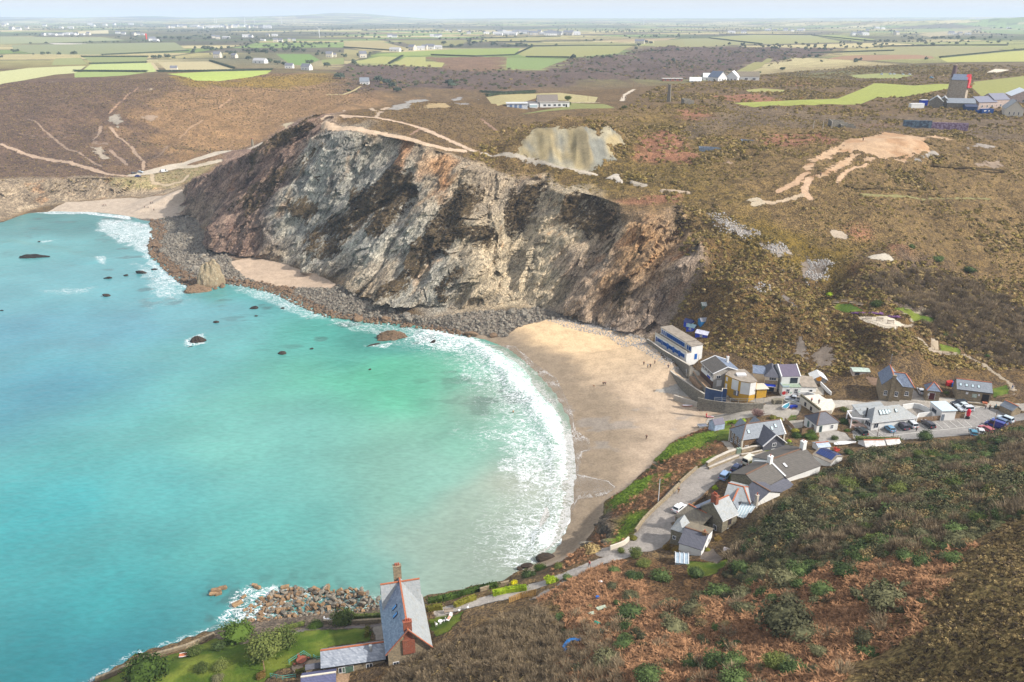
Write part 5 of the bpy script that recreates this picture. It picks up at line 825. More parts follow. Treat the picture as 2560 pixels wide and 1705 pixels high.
# sea wall and terrace under it
def wallrun(name, label, pts, h, th, m_, cap=None, cat='wall', zb=2.5, group=None):   # pts: world points at the top of the wall
    t = thing(name, label, cat, (pts[0][0], pts[0][1], pts[0][2]),0, group); o = pts[0]; k = MB(); c_ = MB(); n = len(pts); off = []
    for i in range(n):
        a, b = pts[max(i-1,0)], pts[min(i+1,n-1)]; d = Vector((b[0]-a[0], b[1]-a[1])).normalized(); off.append((-d.y*th/2, d.x*th/2))
    L_ = [(p[0]-o[0]+f[0], p[1]-o[1]+f[1]) for p, f in zip(pts, off)]; R__ = [(p[0]-o[0]-f[0], p[1]-o[1]-f[1]) for p, f in zip(pts, off)]; z = [p[2]-o[2] for p in pts]
    for i in range(n-1):
        k.prism([L_[i], L_[i+1], R__[i+1], R__[i]], [z[i]-h-zb, z[i+1]-h-zb, z[i+1]-h-zb, z[i]-h-zb], [z[i], z[i+1], z[i+1], z[i]])
        if cap: c_.prism([(L_[i][0]*1.0+off[i][0]*.3, L_[i][1]+off[i][1]*.3),(L_[i+1][0]+off[i+1][0]*.3, L_[i+1][1]+off[i+1][1]*.3),(R__[i+1][0]-off[i+1][0]*.3, R__[i+1][1]-off[i+1][1]*.3),(R__[i][0]-off[i][0]*.3, R__[i][1]-off[i][1]*.3)], [z[i]+.003, z[i+1]+.003, z[i+1]+.003, z[i]+.003], [z[i]+.12, z[i+1]+.12, z[i+1]+.12, z[i]+.12])
    w_ = k.build('masonry', m_, t)
    if cap: c_.build('coping', cap, t)
    return t
def PP(c, z, *pts): return [P(c, p[0], p[1], z if len(p) < 3 else p[2]) for p in pts]
wallrun('sea_wall', 'grey stone sea wall below the white beach building', PP('c1', 9.3,(272,318),(330,352),(450,440),(560,505),(690,580),(775,630)),4.5,.5, grey_stone, concrete)
wallrun('promenade_wall', 'low stone wall along the promenade ramp above the sand', PP('c1', 7,(520,668,6.2),(600,735,6.6),(720,815,7),(850,905,7.6),(950,965,8)),2.6,.5, grey_stone, concrete)
wallrun('breakwater', 'pale concrete groyne wall at the top of the beach below the sea wall', PP('c1', 5.2,(345,540),(440,605),(520,660)),1.6,.9, concrete, mat('pale_concrete', (196,204,216),.85,.1))
wallrun('terrace_wall', 'stone wall under the dining terrace of the brown-roofed beach house', PP('c1', 9.5,(815,700),(880,790),(965,880)),1.8,.4, grey_stone, timber);wallrun('blue_wall', 'navy painted wall round the yard beside the ochre beach building', PP('c1', 10.6,(965,885),(1010,905),(1155,935),(1160,900),(1215,905)),2.4,.3, navy, concrete)
wallrun('ramp_wall', 'low stone wall between the upper lane and the slipway', PP('c1', 8.9,(870,1008),(1000,1035),(1200,1062),(1400,1075),(1645,1072)),1.4,.4, grey_stone, None);wallrun('slip_wall', 'low concrete kerb wall beside the lower slipway with blue buoys', PP('c1', 4.5,(590,975),(700,1010),(860,1060),(1000,1095),(1150,1120),(1200,1110)),1.4,.5, concrete, None)
t, w, l, e = house('beach_house', 'beach house with a dark brown slate roof, white chimney and stepped dining terrace', 'd1', (1092,742),(1345,978),(1640,690),13.4,8.4)
zr = ridge_z(t, 'd1', (1490,740), w*.5, l/2); zr = min(max(zr, e+1.8), e+3.4); wl, ro = gabled(t, 0, w, 0, l, e, zr, 'x', grey_ren, sl_brown, None, .35, fascia=white_p, verge=white_p); k = MB(); s_ = (zr-e)/(l/2)
k.slab([(-.35,l+.35,e-.35*s_+.02),(w+.35,l+.35,e-.35*s_+.02),(w+.35,l/2+.1,zr-.1*s_+.02),(-.35,l/2+.1,zr-.1*s_+.02)], .04); k.build('rear_slope', sl_blue, ro); chimney(t, w*.35, l*.82, e, zr+.8,.7,.7, white, 1)
for u in (.14,.38,.62,.86): window(t, 'S', (w*u,0), e-1.7,1.5,1.2,2)
MB().box(.1,w-.1,-.14,-.005,1.9,e-2.0).build('white_cladding', white, t); MB().box(w*.55,w*.8,-.2,-.145,2.0,2.7).build('sign_board', deep_blue, t); MB().box(-.2,w+.2,-.1,-.003,-1,1.9).build('brick_plinth', darkwood, t)
window(t, 'E', (w,l*.2), e-2.2,1.5,1.2,2); door(t, 'E', (w,l*.25),0,1.6,2.1, white_p); window(t, 'E', (w,l*.62),.6,1.1,1.2)
k = MB()
for i in range(7): k.box(.2+i*(w-.4)/7,.2+(i+1)*(w-.4)/7-.05,-4.2,-.3,-1.2,.25+.0*i)
k.build('terrace_deck', timber, t)
# ochre building: a curved front with white panels
TZ = 13.4; fr_ = [(1196,738),(1235,757),(1272,776),(1375,816),(1490,833),(1566,819)]; bk = [(1524,772),(1418,690),(1255,694)]
fp = [P('c1', *q, TZ)[:2] for q in fr_+bk]; O = fp[0]; t = thing('surf_centre', 'ochre yellow and white flat-roofed beach building with a curved front', 'building', (O[0],O[1],8.1),0); fl = [(x-O[0], y-O[1]) for x, y in fp]; FOOT.append(fp); hh = TZ-8.1
MB().prism(fl, -2, hh).build('wall', ochre, t);cx_c=sum(p[0] for p in fl)/len(fl);cy_c=sum(p[1] for p in fl)/len(fl);big=[(cx_c+(x-cx_c)*1.04, cy_c+(y-cy_c)*1.04) for x, y in fl];ro=MB().prism(big, hh+.003, [hh+.15]*6+[hh+.5]*3).build('roof', felt, t);MB().box(cx_c-1, cx_c+2, cy_c, cy_c+1.8, hh+.2, hh+.75).build('roof_lantern', white_p, ro)
def facet(i, a, b, z0, z1, m_, nm, th=.08, lab=None):
    p, q = Vector(fl[i]), Vector(fl[i+1]); d = (q-p); n_ = Vector((d.y, -d.x)).normalized(); s_, f_ = p+d*a, p+d*b; o = MB().prism([s_, f_, f_+n_*th, s_+n_*th], z0, z1).build(nm, m_, t); return o
facet(2,.05,.78,1.6, hh-.2, white, 'white_panel');facet(3,.04,.99,1.0, hh-.2, white, 'white_panel');facet(4,.0,.9,.9, hh-.2, white, 'white_panel');facet(0,.3,.8, hh-1.9, hh-.5, white_p, 'window');facet(0,.3,.8,.9,2.4, white_p, 'window');facet(2,.35,.7,-.2,1.4, old_stone, 'stone_panel', .06);facet(2,.62,.92,0,1.7, navy, 'door', .12);facet(2,.68,.82,.1,1.6, white_p, 'door_panel', .16)
g_ = MB(); p = Vector(fl[5]); g_.prism([p+Vector((.3,-.2)), p+Vector((3.6,.3)), p+Vector((3.4,3.8)), p+Vector((.1,3.6))], -2,2.6); g_.build('side_store', ochre, t); MB().prism([p+Vector((.05,-.5)), p+Vector((4.2,0)), p+Vector((3.7,4.2)), p+Vector((0,4))], 2.6,2.8).build('side_roof', cream, t)
t, w, l, e = house('hipped_house', 'small house with a dark hipped roof over a garage with a blue awning', 'd2', (640,330),(930,358),(560,180),13.7,8.2, Lmin=8)
gabled(t, 0, w, 0, l, e, e+2.0, 'y', cream, sl_dark, None, .35, hips=(w/2, w/2), fascia=white_p);window(t, 'S', (w*.58,0), e-1.6,2.2,1.1,3);MB().box(.1,w-.1,-.06,-.002,2.5,e-1.7).build('stone_facing', rubble, t);MB().box(w*.05,w*.78,-.05,.3,0,2.1).build('garage_opening', mat('garage_dark', (44,58,78),.5), t)  # dark panel stands for the shade inside the open garage
k = MB(); k.slab([(-.1,-1.2,2.2),(w*.86,-1.2,2.2),(w*.86,0,2.6),(-.1,0,2.6)], .1); k.build('awning', deep_blue, t); MB().box(-.15,w*.9,-1.3,-1.2,2.05,2.22).build('awning_fascia', white_p, t); gabled(t, -3.6,.0,1.5, l, e-.2, e+.6, 'x', cream, sl_blue, None, .2, wn='side_wall')
t, w, l, e = house('white_shop', 'white shop with a purple slate roof and a red round board at its corner', 'd2', (1003,358),(1403,352),(1070,165),14.0,8.2, Lmin=9)
gabled(t, 0, w, 0, l, e, e+2.3, 'x', white, slate('purple_slate', (96,88,108),(116,106,124)), None, .08, verge=white_p);window(t, 'S', (w*.68,0), e-2.4,2.4,1.9,2,1, black_m);MB().box(-.3,w-.3,-2.4,-.005,-2,3.0).build('shopfront', white, t);MB().box(-.4,w-.2,-2.5,0,3.003,3.12).build('green_flat_roof', mat('green_roofing', (150,166,146),.8), t);k=MB();k.box(-.4,-.3,-2.5,0,3.12,3.7);k.box(-.4,w*.3,-2.5,-2.4,3.12,3.7);k.build('balustrade', glass_b, t)
window(t, 'S', (w*.26,-2.4),.9,1.2,1.6,2,2, white_p);window(t, 'S', (w*.7,-2.4),.8,1.2,1.7,2,2, white_p);MB().lathe(w*.06,0,[(.0,-.05),(.62,-.05),(.62,.05),(.0,.05)],16).build('red_roundel', red, t, (0,-2.46,1.1)).rotation_euler=(math.pi/2,0,0);MB().box(w*.2,w*.26,-2.5,-2.41,.7,1.5).build('poster', mat('pink_poster', (214,160,160),.6), t);MB().box(w*.42,w*.47,-2.5,-2.41,.9,1.4).build('poster', mat('green_poster', (120,176,150),.6), t);MB().box(w*.84,w*.92,-2.5,-2.41,.8,1.6).build('poster', MT['green_poster'], t)
k=MB().prism([(w+.02,-1.8),(w+5.2,-1.4),(w+5.4,3.8),(w+.02,4.2)], -2, [2.9,2.4,3.6,4.2]);k.build('side_extension', white, t);k=MB().prism([(w+.03,-2),(w+5.5,-1.6),(w+5.7,4),(w+.03,4.4)], [2.91,2.41,3.61,4.21], [3.06,2.56,3.76,4.36]);k.build('extension_roof', felt, t);window(t, 'S', (w+3.4,-1.62),.9,1.1,.9,1)
t=thing('grey_hut', 'grey gabled hut with an orange buoy board on its gable behind the white shop', 'shed', (*P('d2',1640,540,9.0)[:2], 8.9),-.12);gabled(t, 0,4.6,0,4,2.3,3.6, 'y', mat('grey_boards', (150,148,146),.8), white, None, .3, verge=white_p);MB().lathe(2.1,0,[(.0,-.06),(.85,-.06),(.85,.06),(.0,.06)],12).build('orange_board', mat('orange_paint', (238,160,44),.5), t, (0,-.1,2.4)).rotation_euler=(math.pi/2,0,0)
wallrun('white_wall', 'white wall sloping away beside the grey hut yard', PP('d2', 10.6,(1845,470),(2080,700)),1.2,.3, white, None); wallrun('shop_yard_wall', 'white wall of the shop yard beside the parked pickup', PP('d2', 10.2,(1360,700,9.6),(1560,690,9.9),(1720,735,10.2)),1.2,.3, white, None)
fp = [P('d2', *q, 11.2)[:2] for q in [(1398,788),(1815,1108),(2090,1100),(2160,980),(2090,850),(1960,850),(1800,745)]]; O = fp[0]; FOOT.append(fp); fl = [(x-O[0], y-O[1]) for x, y in fp]
t = thing('deck_cafe', 'low cream building whose roof is a flagstone terrace with people', 'building', (O[0],O[1],8.4),0); MB().prism(fl, -2,2.8).build('wall', cream, t); MB().prism([(x*1.0, y) for x, y in fl], 2.803,2.86).build('terrace_floor', mat('flagstone', (216,208,196),.9,.14,1.4), t)
p, q = Vector(fl[0]), Vector(fl[1]); d = (q-p); n_ = Vector((d.y,-d.x)).normalized(); MB().prism([p, q, q+(-n_)*.5, p+(-n_)*.5], 2.87,3.5).build('mossy_parapet', mat('mossy_concrete', (110,104,84),.95,.25,2), t)
for a in (.26,.56): s_ = p+d*a; f_ = p+d*(a+.1); o = MB().prism([s_, f_, f_+n_*.06, s_+n_*.06], .9,2.2).build('window', darkwood, t); s_ = p+d*(a+.012); f_ = p+d*(a+.088); MB().prism([s_, f_, f_+n_*.08, s_+n_*.08], 1.0,2.1).build('pane', glass, o)
t, w, l, e = house('slate_cottage', 'white cottage with a dark hipped slate roof between the hedge and the sloping garden', 'd2', (1768,1402),(2235,1335),(1500,1205),13.0,10.2)
zr=min(ridge_z(t, 'd2', (1830,1135), w*.35, l/2), e+3);gabled(t, 0, w, 0, l, e, max(zr, e+1.6), 'x', white, sl_dark, tile_br, .3, hips=(l*.45, l*.45));window(t, 'S', (w*.2,0),.1,.9,2.0,1,3, mat('green_frame', (90,120,112),.6));window(t, 'S', (w*.72,0),.7,1.0,1.3,2,2);window(t, 'W', (0,l*.3),.6,1.2,1.4,2);door(t, 'W', (0,l*.65),0,.9,2, MT['green_frame'])
# ---- car park side
t, w, l, e = house('grey_roof_cafe', 'low white cafe with a big pale grey hipped roof and roof windows', 'c2', (572,1282),(1085,1222),(442,1178),13.8,10.8)
zr = min(max(ridge_z(t, 'c2', (760,1100), w*.5, l/2), e+1.4), e+3.2); wl, ro = gabled(t, 0, w, 0, l, e, zr, 'x', white, sl_pale, None, .4, hips=(l*.4, l*.75), fascia=white_p)
for i in range(3): rooflight(ro, (-.4,-.4,e),(w+.4,-.4,e),(w*.6,l/2,zr),(w*.4,l/2,zr), w*.26+i*1.0,1.7,.9,1.5)
for u in (.46,.62): rooflight(ro, (-.4,-.4,e),(w+.4,-.4,e),(w*.6,l/2,zr),(w*.4,l/2,zr), w*u, l*.36,.8,1.1)
k = MB(); k.slab([(-1.5,l*.62,e+.3),(w*.55,l*.62,e+.3),(w*.62,l+3.4,e+.9),(-.8,l+3.4,e+.9)], .2); k.build('upper_roof', sl_pale, t); MB().box(-.5,w*.5,l*.7,l+3,-1,e+.2).build('upper_wall', white, t); chimney(t, -.2, l*.5, e, e+2.6,.3,.3, black_m, 0)
k = MB()
for a, b in (((-4.6,l*.55,e-.1),(-.2,l*.2,e-.1)),((-4.6,l*.55,e-.1),(-3.2,l+1.6,e-.1)),((-3.2,l+1.6,e-.1),(.2,l+1.2,e-.1))): k.beam(a, b, .3,.35)
for p in ((-4.5,l*.55),(-3.2,l+1.5)): k.beam((p[0],p[1],-1),(p[0],p[1],e-.1),.25)
k.build('terrace_frame', white_p, t); MB().prism([(-4.2,l*.55),(-.2,l*.25),(-.2,l),(-2.9,l+1.3)], -.6,.35).build('terrace_floor', mat('pink_paving', (196,166,150),.9), t); window(t, 'W', (0,l*.3),.6,2.4,1.5,3,1, white_p); window(t, 'S', (w*.1,0),.5,1.6,1.6,2)
t, w, l, e = house('white_annexe', 'small white flat-roofed block at the end of the cafe beside the parked cars', 'c2', (1392,1168),(1560,1162),(1258,1062),14.1,11.0, cat='building')
MB().box(0,w,0,l,-1.5,e).build('wall', white, t);k=MB().box(-.2,w+.3,-.25,l+.2,e+.003,e+.2);k.build('roof', mat('pale_blue_roofing', (196,212,222),.6,.06), t);window(t, 'W', (0,l*.6),.9,2.2,1.2,2,1, mat('grey_frame', (120,130,140),.5));door(t, 'S', (w*.12,0),0,1.0,2.1, MT['grey_frame'], white_p)
wallrun('cafe_wall', 'white curved courtyard wall beside the cafe', PP('c2', 12.6,(930,1090),(1060,1072),(1140,1085),(1250,1140)),1.2,.3, white, None);wallrun('cafe_fence_wall', 'white panel wall in front of the cafe courtyard', PP('c2', 12.8,(1092,1245),(1120,1190),(1270,1172),(1300,1210)),1.4,.2, white, None)
t, w, l, e = house('stone_hall', 'rough stone hall with slate roofs, orange ridges and a slender flue', 'c2', (688,842),(924,868),(682,715),16.2,11.6)
zr = min(max(ridge_z(t, 'c2', (826,752), w*.55,0), e+1.8), e+3.8); gabled(t, 0, w, 0, l, e, zr, 'y', rubble, sl_blue, tile_or, .25); gabled(t, w*.6, w*1.62,1.4, l*.8, e-.5, zr-.5, 'x', rubble, sl_blue, tile_or, .25, hips=(0,2.4), wn='side_wing')
chimney(t, w*.52,-.35,-1, zr+.2,1.0,.7, rubble, 0); chimney(t, w*.48, l*.9, zr-.4, zr+3.8,.12,.12, steel, 0)
for u in (.24,.78): window(t, 'S', (w*u,0),.9,1.0,1.5,2,2, sill=True)
window(t, 'S', (w*1.34,1.4),.9,1.1,1.3,2,2, sill=True)
t, w, l, e = house('kiosk', 'small stone kiosk with an orange-hipped pyramid roof and brown doors', 'c2', (1218,908),(1378,925),(1198,848),14.9,11.6, cat='kiosk')
gabled(t, 0, w, 0, l, e, e+1.9, 'y', rubble, sl_blue, tile_or, .3, hips=(w/2, w/2)); door(t, 'S', (w*.42,0),0,1.6,2.2, mat('maroon_paint', (92,40,36),.5)); MB().box(w*.1,w*.25,-.05,.0-.004,1.2,1.9).build('notice', white_p, t)
t, w, l, e = house('long_stone_block', 'long stone block with a grey slate roof, four skylights and orange ridge', 'c2', (1578,898),(1975,946),(1552,850),14.9,11.6, Lmin=6.4)
zr = min(max(ridge_z(t, 'c2', (1770,806), w*.5, l/2), e+1.6), e+3.4); wl, ro = gabled(t, 0, w, 0, l, e, zr, 'x', rubble, sl_grey, tile_or, .3, fascia=black_m)
for u in (.12,.3,.48,.66): rooflight(ro, (-.3,-.3,e-.2),(w+.3,-.3,e-.2),(w+.3,l/2,zr),(-.3,l/2,zr), w*u, 1.4,.8,1.1)
MB().box(w*.46,w*.6,-.06,-.004,.9,2.1).build('notice_board', mat('pale_board', (190,206,196),.6), t);MB().box(w*.26,w*.33,-.06,-.004,1.7,2.4).build('notice', white_p, t);MB().box(w*.63,w*.68,-.06,-.004,1.6,2.2).build('notice', white_p, t);door(t, 'S', (w*.86,0),0,1.8,2.3, black_m, darkwood);MB().box(w*.79,w*.93,-1.2,-.06,-.5,.04).build('step', mat('terracotta_paving', (184,110,80),.8), t)
t=thing('hill_shed', 'pale timber shed with a grey-green roof on the slope left of the stone hall', 'shed', G('c2', 335,765),-.08);gabled(t, 0,5.2,0,3.2,2.1,2.5, 'x', mat('pale_timber', (190,176,164),.8), mat('shed_roof', (176,190,180),.7), None, .2);window(t, 'S', (1.3,0),.8,1.4,.8,2,1, black_m)
for q, (A, B, C) in enumerate([((262,182),(378,180),(262,150)),((396,176),(474,172),(396,150))]):
    t, w, l, e=house('low_cottage', ['low cottage with an orange ridge tucked behind the car park hedge', 'white cottage end with an orange ridge, right of the low cottage by the hedge'][q], 'c4', A, B, C, 13.6,11.0, Lmin=5.5);gabled(t, 0, w, 0, l, e, e+1.6, 'x', white, mat('white_roofing', (206,204,200),.7), tile_or, .2)
t, w, l, e = house('boat_store', 'low store with a grey sheet roof and orange edge beside the upturned white boat', 'd4', (1740,325),(1990,300),(1640,210),13.2,11.2, cat='outbuilding'); gabled(t, 0, w, 0, l, e, e+.6, 'x', white, mat('sheet_roofing', (176,188,206),.6), tile_or, .15)
# ---- blue beach huts on the slope
HUTS=[('c1',(835,300),-.62,4.6,3.0,deep_blue,mat('lilac_roof', (206,206,222),.6),'deep blue beach hut with a lilac white roof nearest the long white building'),('c1',(730,222),-.75,3.2,2.8,deep_blue,mat('greenish_roof', (140,170,176),.6),'deep blue beach hut with a pale blue-green roof in the middle of the row'),('c1',(700,165),-.75,3.2,2.6,deep_blue,slate('navy_shingle', (40,50,96),(60,70,120)),'deep blue beach hut with a navy roof, highest on the left'),('c1',(905,170),.18,4.2,3.0,sky_blue,slate('grey_shingle', (120,124,136),(146,146,154)),'light blue beach hut with white windows and a grey roof above the others'),('a6',(152,1030),.1,3.2,2.6,mat('green_boards', (98,112,98),.8),mat('pale_felt', (160,166,162),.8),'green wooden hut with a pale roof higher up the slope')]
for c_, p_, rz, a, b, m_, r_, lb in HUTS:
    x, y, z=G(c_, *p_);t=thing('beach_hut', lb, 'beach hut', (x, y, z-.1), rz, 'beach huts on the slope');gabled(t, 0, a, 0, b, 2.1,3.0, 'x', m_, r_, None, .15, zb=-1.5);door(t, 'E', (a,b/2),0,1.3,1.8, white_p if m_ is deep_blue else m_, white_p);window(t, 'S', (a*.5,0),.9,.9,.8,2);FOOT.append([(x-3,y-3),(x+5,y-3),(x+5,y+4),(x-3,y+4)])
# ---- plateau
x, y, z = G('d7', 470,228); x0 = x
t = thing('white_bungalow', 'long white bungalow with a dark gabled roof standing alone on the headland', 'house', (x, y, z-.2),.10); k_s = .262*1.02
gabled(t, -1,12,3,11,3.4,7.4, 'x', white, slate('brown_roofing', (120,112,106),(136,128,120), None, .5), None, .3); MB().box(0,19,-.5,3.0,-2,3.2).build('long_front', white, t); MB().box(-.2,19.2,-.8,3.2,3.203,3.35).build('flat_roof', mat('grey_flat_roof', (170,166,160),.8), t)
for u in (3,6,9.5,12.5,15.5): window(t, 'S', (u,-.5),.9,1.8,1.3,2)
door(t, 'S', (17,-.5),0,1,2.1, black_m);MB().box(-9,-.5,0,6,-2,2.6).build('side_wing', white, t);k=MB();k.slab([(-9.3,-.3,2.7),(-.3,-.3,2.7),(-.3,6.4,3.4),(-9.3,6.4,3.4)], .15);k.build('side_roof', slate('dark_roofing', (100,98,100),(120,116,116)), t);MB().box(-7,-2,-4,-.01,-2,2.5).build('sun_room', white, t);k=MB().box(-6.8,-2.2,-4.06,-3.98,.7,2.2);k.build('sun_room_glazing', glass_b, t)
x, y, z=G('d7', 175,232);t=thing('flat_outbuilding', 'low flat-roofed outbuilding with blue doors left of the white bungalow', 'outbuilding', (x-4, y, z-.2),.05);MB().box(-1,12,0,9,-2,2.6).build('wall', mat('pale_blue_wall', (200,206,214),.7), t);MB().box(-1.4,12.4,-.4,9.4,2.603,2.8).build('roof', mat('ribbed_roof', (196,198,200),.6), t)
for u in (1.5,4.5,7.5): door(t, 'S', (u,0),0,1.8,2.1, mat('slate_blue_door', (110,132,170),.6), white_p)
# engine house
bx_, by_, bz_ = P('d6', 1170,770,66.5); t = thing('engine_house', 'tall stone mine engine house with a red timber gable', 'engine house', (bx_, by_, bz_), R(-36)); FOOT.append([(bx_-16,by_-8),(bx_+14,by_-8),(bx_+14,by_+16),(bx_-16,by_+16)])
w_, l_, e_h, r_h = 10.6,10.8,15.2,18.6; tp = .92
def taper(x, y, z): s = 1-(1-tp)*z/e_h; return (-w_/2+(x+w_/2)*s, l_/2+(y-l_/2)*s, z)
k = MB(); cs = [(-w_,0),(0,0),(0,l_),(-w_,l_)]; bot = [taper(x,y,-3) for x, y in cs]; top = [taper(x,y,e_h) for x, y in cs]
for i in range(4): k.poly([bot[i], bot[(i+1)%4], top[(i+1)%4], top[i]])
k.build('wall', pale_stone, t); T0, T1, T2, T3 = [Vector(q) for q in top]; ym = (T1.y+T2.y)/2
r = MB(); r.slab([(T0.x-.3,T0.y-.4,e_h-.15),(T1.x-.4,T1.y-.4,e_h-.15),(T1.x-.4,ym,r_h),(T0.x-.3,ym,r_h)], .2); r.slab([(T0.x-.3,T2.y+.4,e_h-.15),(T1.x-.4,T2.y+.4,e_h-.15),(T1.x-.4,ym,r_h),(T0.x-.3,ym,r_h)], .2); r.build('roof', sl_blue, t)
k=MB();k.prism([(T1.x-1.6,T1.y+.4),(T1.x+.8,T1.y+.4),(T1.x+.8,T2.y-.4),(T1.x-1.6,T2.y-.4)], e_h-5.2, e_h+.0);k.poly([(T1.x+.8,T1.y+.2,e_h),(T1.x+.8,T2.y-.2,e_h),(T1.x+.8,ym,r_h)]);k.slab([(T1.x-1.6,T1.y-.2,e_h-.1),(T1.x+.9,T1.y-.2,e_h-.1),(T1.x+.9,ym,r_h+.08),(T1.x-1.6,ym,r_h+.08)],.15);k.slab([(T1.x-1.6,T2.y+.2,e_h-.1),(T1.x+.9,T2.y+.2,e_h-.1),(T1.x+.9,ym,r_h+.08),(T1.x-1.6,ym,r_h+.08)],.15);k.build('red_gable', mat('red_timber', (206,66,72),.6), t)
MB().box(T1.x+.8,T1.x+2.0,T1.y,T2.y,e_h-5.3,e_h-5.0).build('balcony', MT['red_timber'], t); window(t, 'E', (T1.x+.8,ym), e_h-4.6,2.2,2.0,2); k = MB()
for i in range(9): k.box(T1.x+1.9,T1.x+2.0,T1.y+i*(T2.y-T1.y)/8-.05,T1.y+i*(T2.y-T1.y)/8+.05,e_h-5,e_h-3.9)
k.build('balcony_rail', MT['red_timber'], t); window(t, 'E', (-.55,l_/2),3,1.4,2.4)
t2 = MB().lathe(-w_-.2, l_*.8, [(2.3,-3),(1.9,8),(1.75,15.2),(1.9,15.25),(1.9,15.8),(1.5,15.85),(1.25,24),(1.35,24.1),(1.35,24.6)], 14).build('chimney', pale_stone, t); MB().lathe(-w_-.2, l_*.8, [(1.52,16),(1.28,23.9)], 14).build('brick_upper_stack', mat('dark_brick', (120,100,100),.85), t2)
# sheds round the engine house and the works to its right
for nm, lb, pxl, rz, a, b, eh, rh, ax, wm, rm in [('mine_shed', 'grey stone mine shed with a pale gable roof, leftmost by the engine house', (475,852), R(-28),8,12,4.5,7.5, 'y', grey_stone, sl_pale),('mine_shed', 'grey stone mine shed with small gable window, middle of the three by the engine house', (650,845), R(-28),6.5,12,4.2,7, 'y', grey_stone, sl_pale),('mine_shed', 'long grey mine shed with a wide pale roof right under the engine house', (830,860), R(-12),17,9,3.6,6.2, 'x', grey_stone, sl_grey),('lean_shed', 'low dark-roofed open shed in front of the engine house', (1200,905), R(-10),7,6,2.6,3.8, 'x', navy, slate('black_roofing', (52,62,92),(70,78,104))),
        ('works_building', 'works building with a blue-grey roof nearest the engine house', (1450,880), R(14),14,12,4.5,7.6, 'x', mat('pinkish_render', (196,178,168),.85), slate('grey_blue_roof', (118,120,138),(134,136,150))),('works_building', 'tall dark-roofed middle works building behind the blue containers', (1740,860), R(14),12,12,5.5,9, 'x', MT['pinkish_render'], MT['grey_blue_roof']),('works_building', 'works building with a pale grey roof and three slit windows in its gable', (1960,1020), R(-24),10,18,4.8,9.5, 'y', cream, sl_pale),('works_building', 'far pale sheet-roofed works shed at the edge of the picture', (2080,760), R(-22),16,26,5,9, 'y', MT['pinkish_render'], mat('pale_sheet', (214,222,230),.6,.04))]:
    x, y, z = G('d6', *pxl); t = thing(nm, lb, 'building', (x, y, z-.3), rz); gabled(t, 0, a, 0, b, eh, rh, ax, wm, rm, None, .3)
    if 'window' in lb:
        for i in range(3): window(t, 'S', (a*(.25+.25*i),0),1.2,.7,1.8,1)
    elif nm == 'works_building':
        for i in range(3): window(t, 'S', (a*(.2+.28*i),0),1,1.2,1.6,2)
for nm, lb, pxl, sz, m_ in [('container', 'dark blue shipping container with a white mark beside the works', (1640,975),(8,2.6,2.8), mat('container_blue', (30,74,140),.5)),('container', 'smaller dark blue container left of the marked one', (1490,968),(3.4,2.4,1.9), MT['container_blue']),('site_cabin', 'white site cabin with a red skirt at the far left of the mine sheds', (270,870),(9,3,3), white),('site_cabin', 'blue site cabin against the left mine shed', (400,815),(4.5,3,3.6), deep_blue)]:
    x, y, z = G('d6', *pxl); t = thing(nm, lb, 'container' if nm == 'container' else 'cabin', (x-sz[0]/2, y, z-.1), R(6)); MB().box(0,sz[0],0,sz[1],0,sz[2]).build('body', m_, t); k = MB()
    for i in range(int(sz[0]/.8)): k.box(.3+i*.8,.6+i*.8,-.05,-.002,.2,sz[2]-.2)
    k.build('ribs', m_, t); MB().box(-.1,sz[0]+.1,-.1,sz[1]+.1,sz[2]+.003,sz[2]+.12).build('roof', white_p if 'site' in nm else m_, t)
    if 'white mark' in lb: k = MB(); k.poly([(1.2,-.06,2.2),(3.2,-.06,2.2),(2,-.06,1.2)]); k.poly([(4.3,-.06,2.2),(5.2,-.06,2.2),(4.75,-.06,1.1)]); k.build('white_mark', white_p, t)
for c_, p_, h_, r0, lb in [('v',(1537,234),11.8,1.8,'square dark stone mine stack standing alone on the heath'),('v',(581,336),7,1.1,'small old mine chimney above the far cove road')]:
    x, y, z=G(c_, *p_);t=thing('mine_stack', lb, 'chimney', (x, y, z-.3),.4);MB().lathe(0,0,[(r0,-1),(r0*.82,h_*.5),(r0*.66,h_-.8)],4 if h_ > 9 else 10).build('shaft', grey_stone if h_ > 9 else old_stone, t);MB().lathe(0,0,[(r0*.74,h_-.8),(r0*.74,h_-.1),(r0*.5,h_)],4 if h_ > 9 else 10).build('cap', grey_stone if h_ > 9 else brick, t)
for c_, p_, sz, rz, lb in [('a3',(1040,880),(9,5,5),.1,'roofless grey concrete mine ruin with tall end walls'),('a3',(1100,885),(8,4,3.4),-.1,'lower grey mine ruin right of the tall ruin'),('a3',(28,718),(7,5,4.5),.2,'square stone ruin half covered by ivy near the stack'),('a3',(420,992),(9,4,2.6),-.15,'low ruined wall with old blue graffiti in the gorse'),('a3',(130,1032),(11,2,2.2),-.1,'long low ruin painted faded blue in the gorse')]:
    x, y, z=G(c_, *p_);t=thing('mine_ruin', lb, 'ruin', (x, y, z-.3), rz);a, b, h_=sz;m_=grey_stone if 'blue' not in lb else mat('faded_blue_concrete', (112,124,140),.9,.25);k=MB();k.prism([(0,0),(a,0),(a,.6),(0,.6)], -1, [h_*.8,h_*.7,h_*.7,h_*.8]);k.build('front_wall', m_, t);k=MB();k.prism([(0,b),(a,b),(a,b+.6),(0,b+.6)], -1, [h_,h_*.8,h_*.8,h_]);k.build('rear_wall', m_, t);k=MB();k.prism([(0,.6),(.6,.6),(.6,b),(0,b)], -1, [h_*.8,h_*.8,h_,h_]);k.prism([(a-.6,.6),(a,.6),(a,b),(a-.6,b)], -1, h_*.6);k.build('end_wall', m_, t)
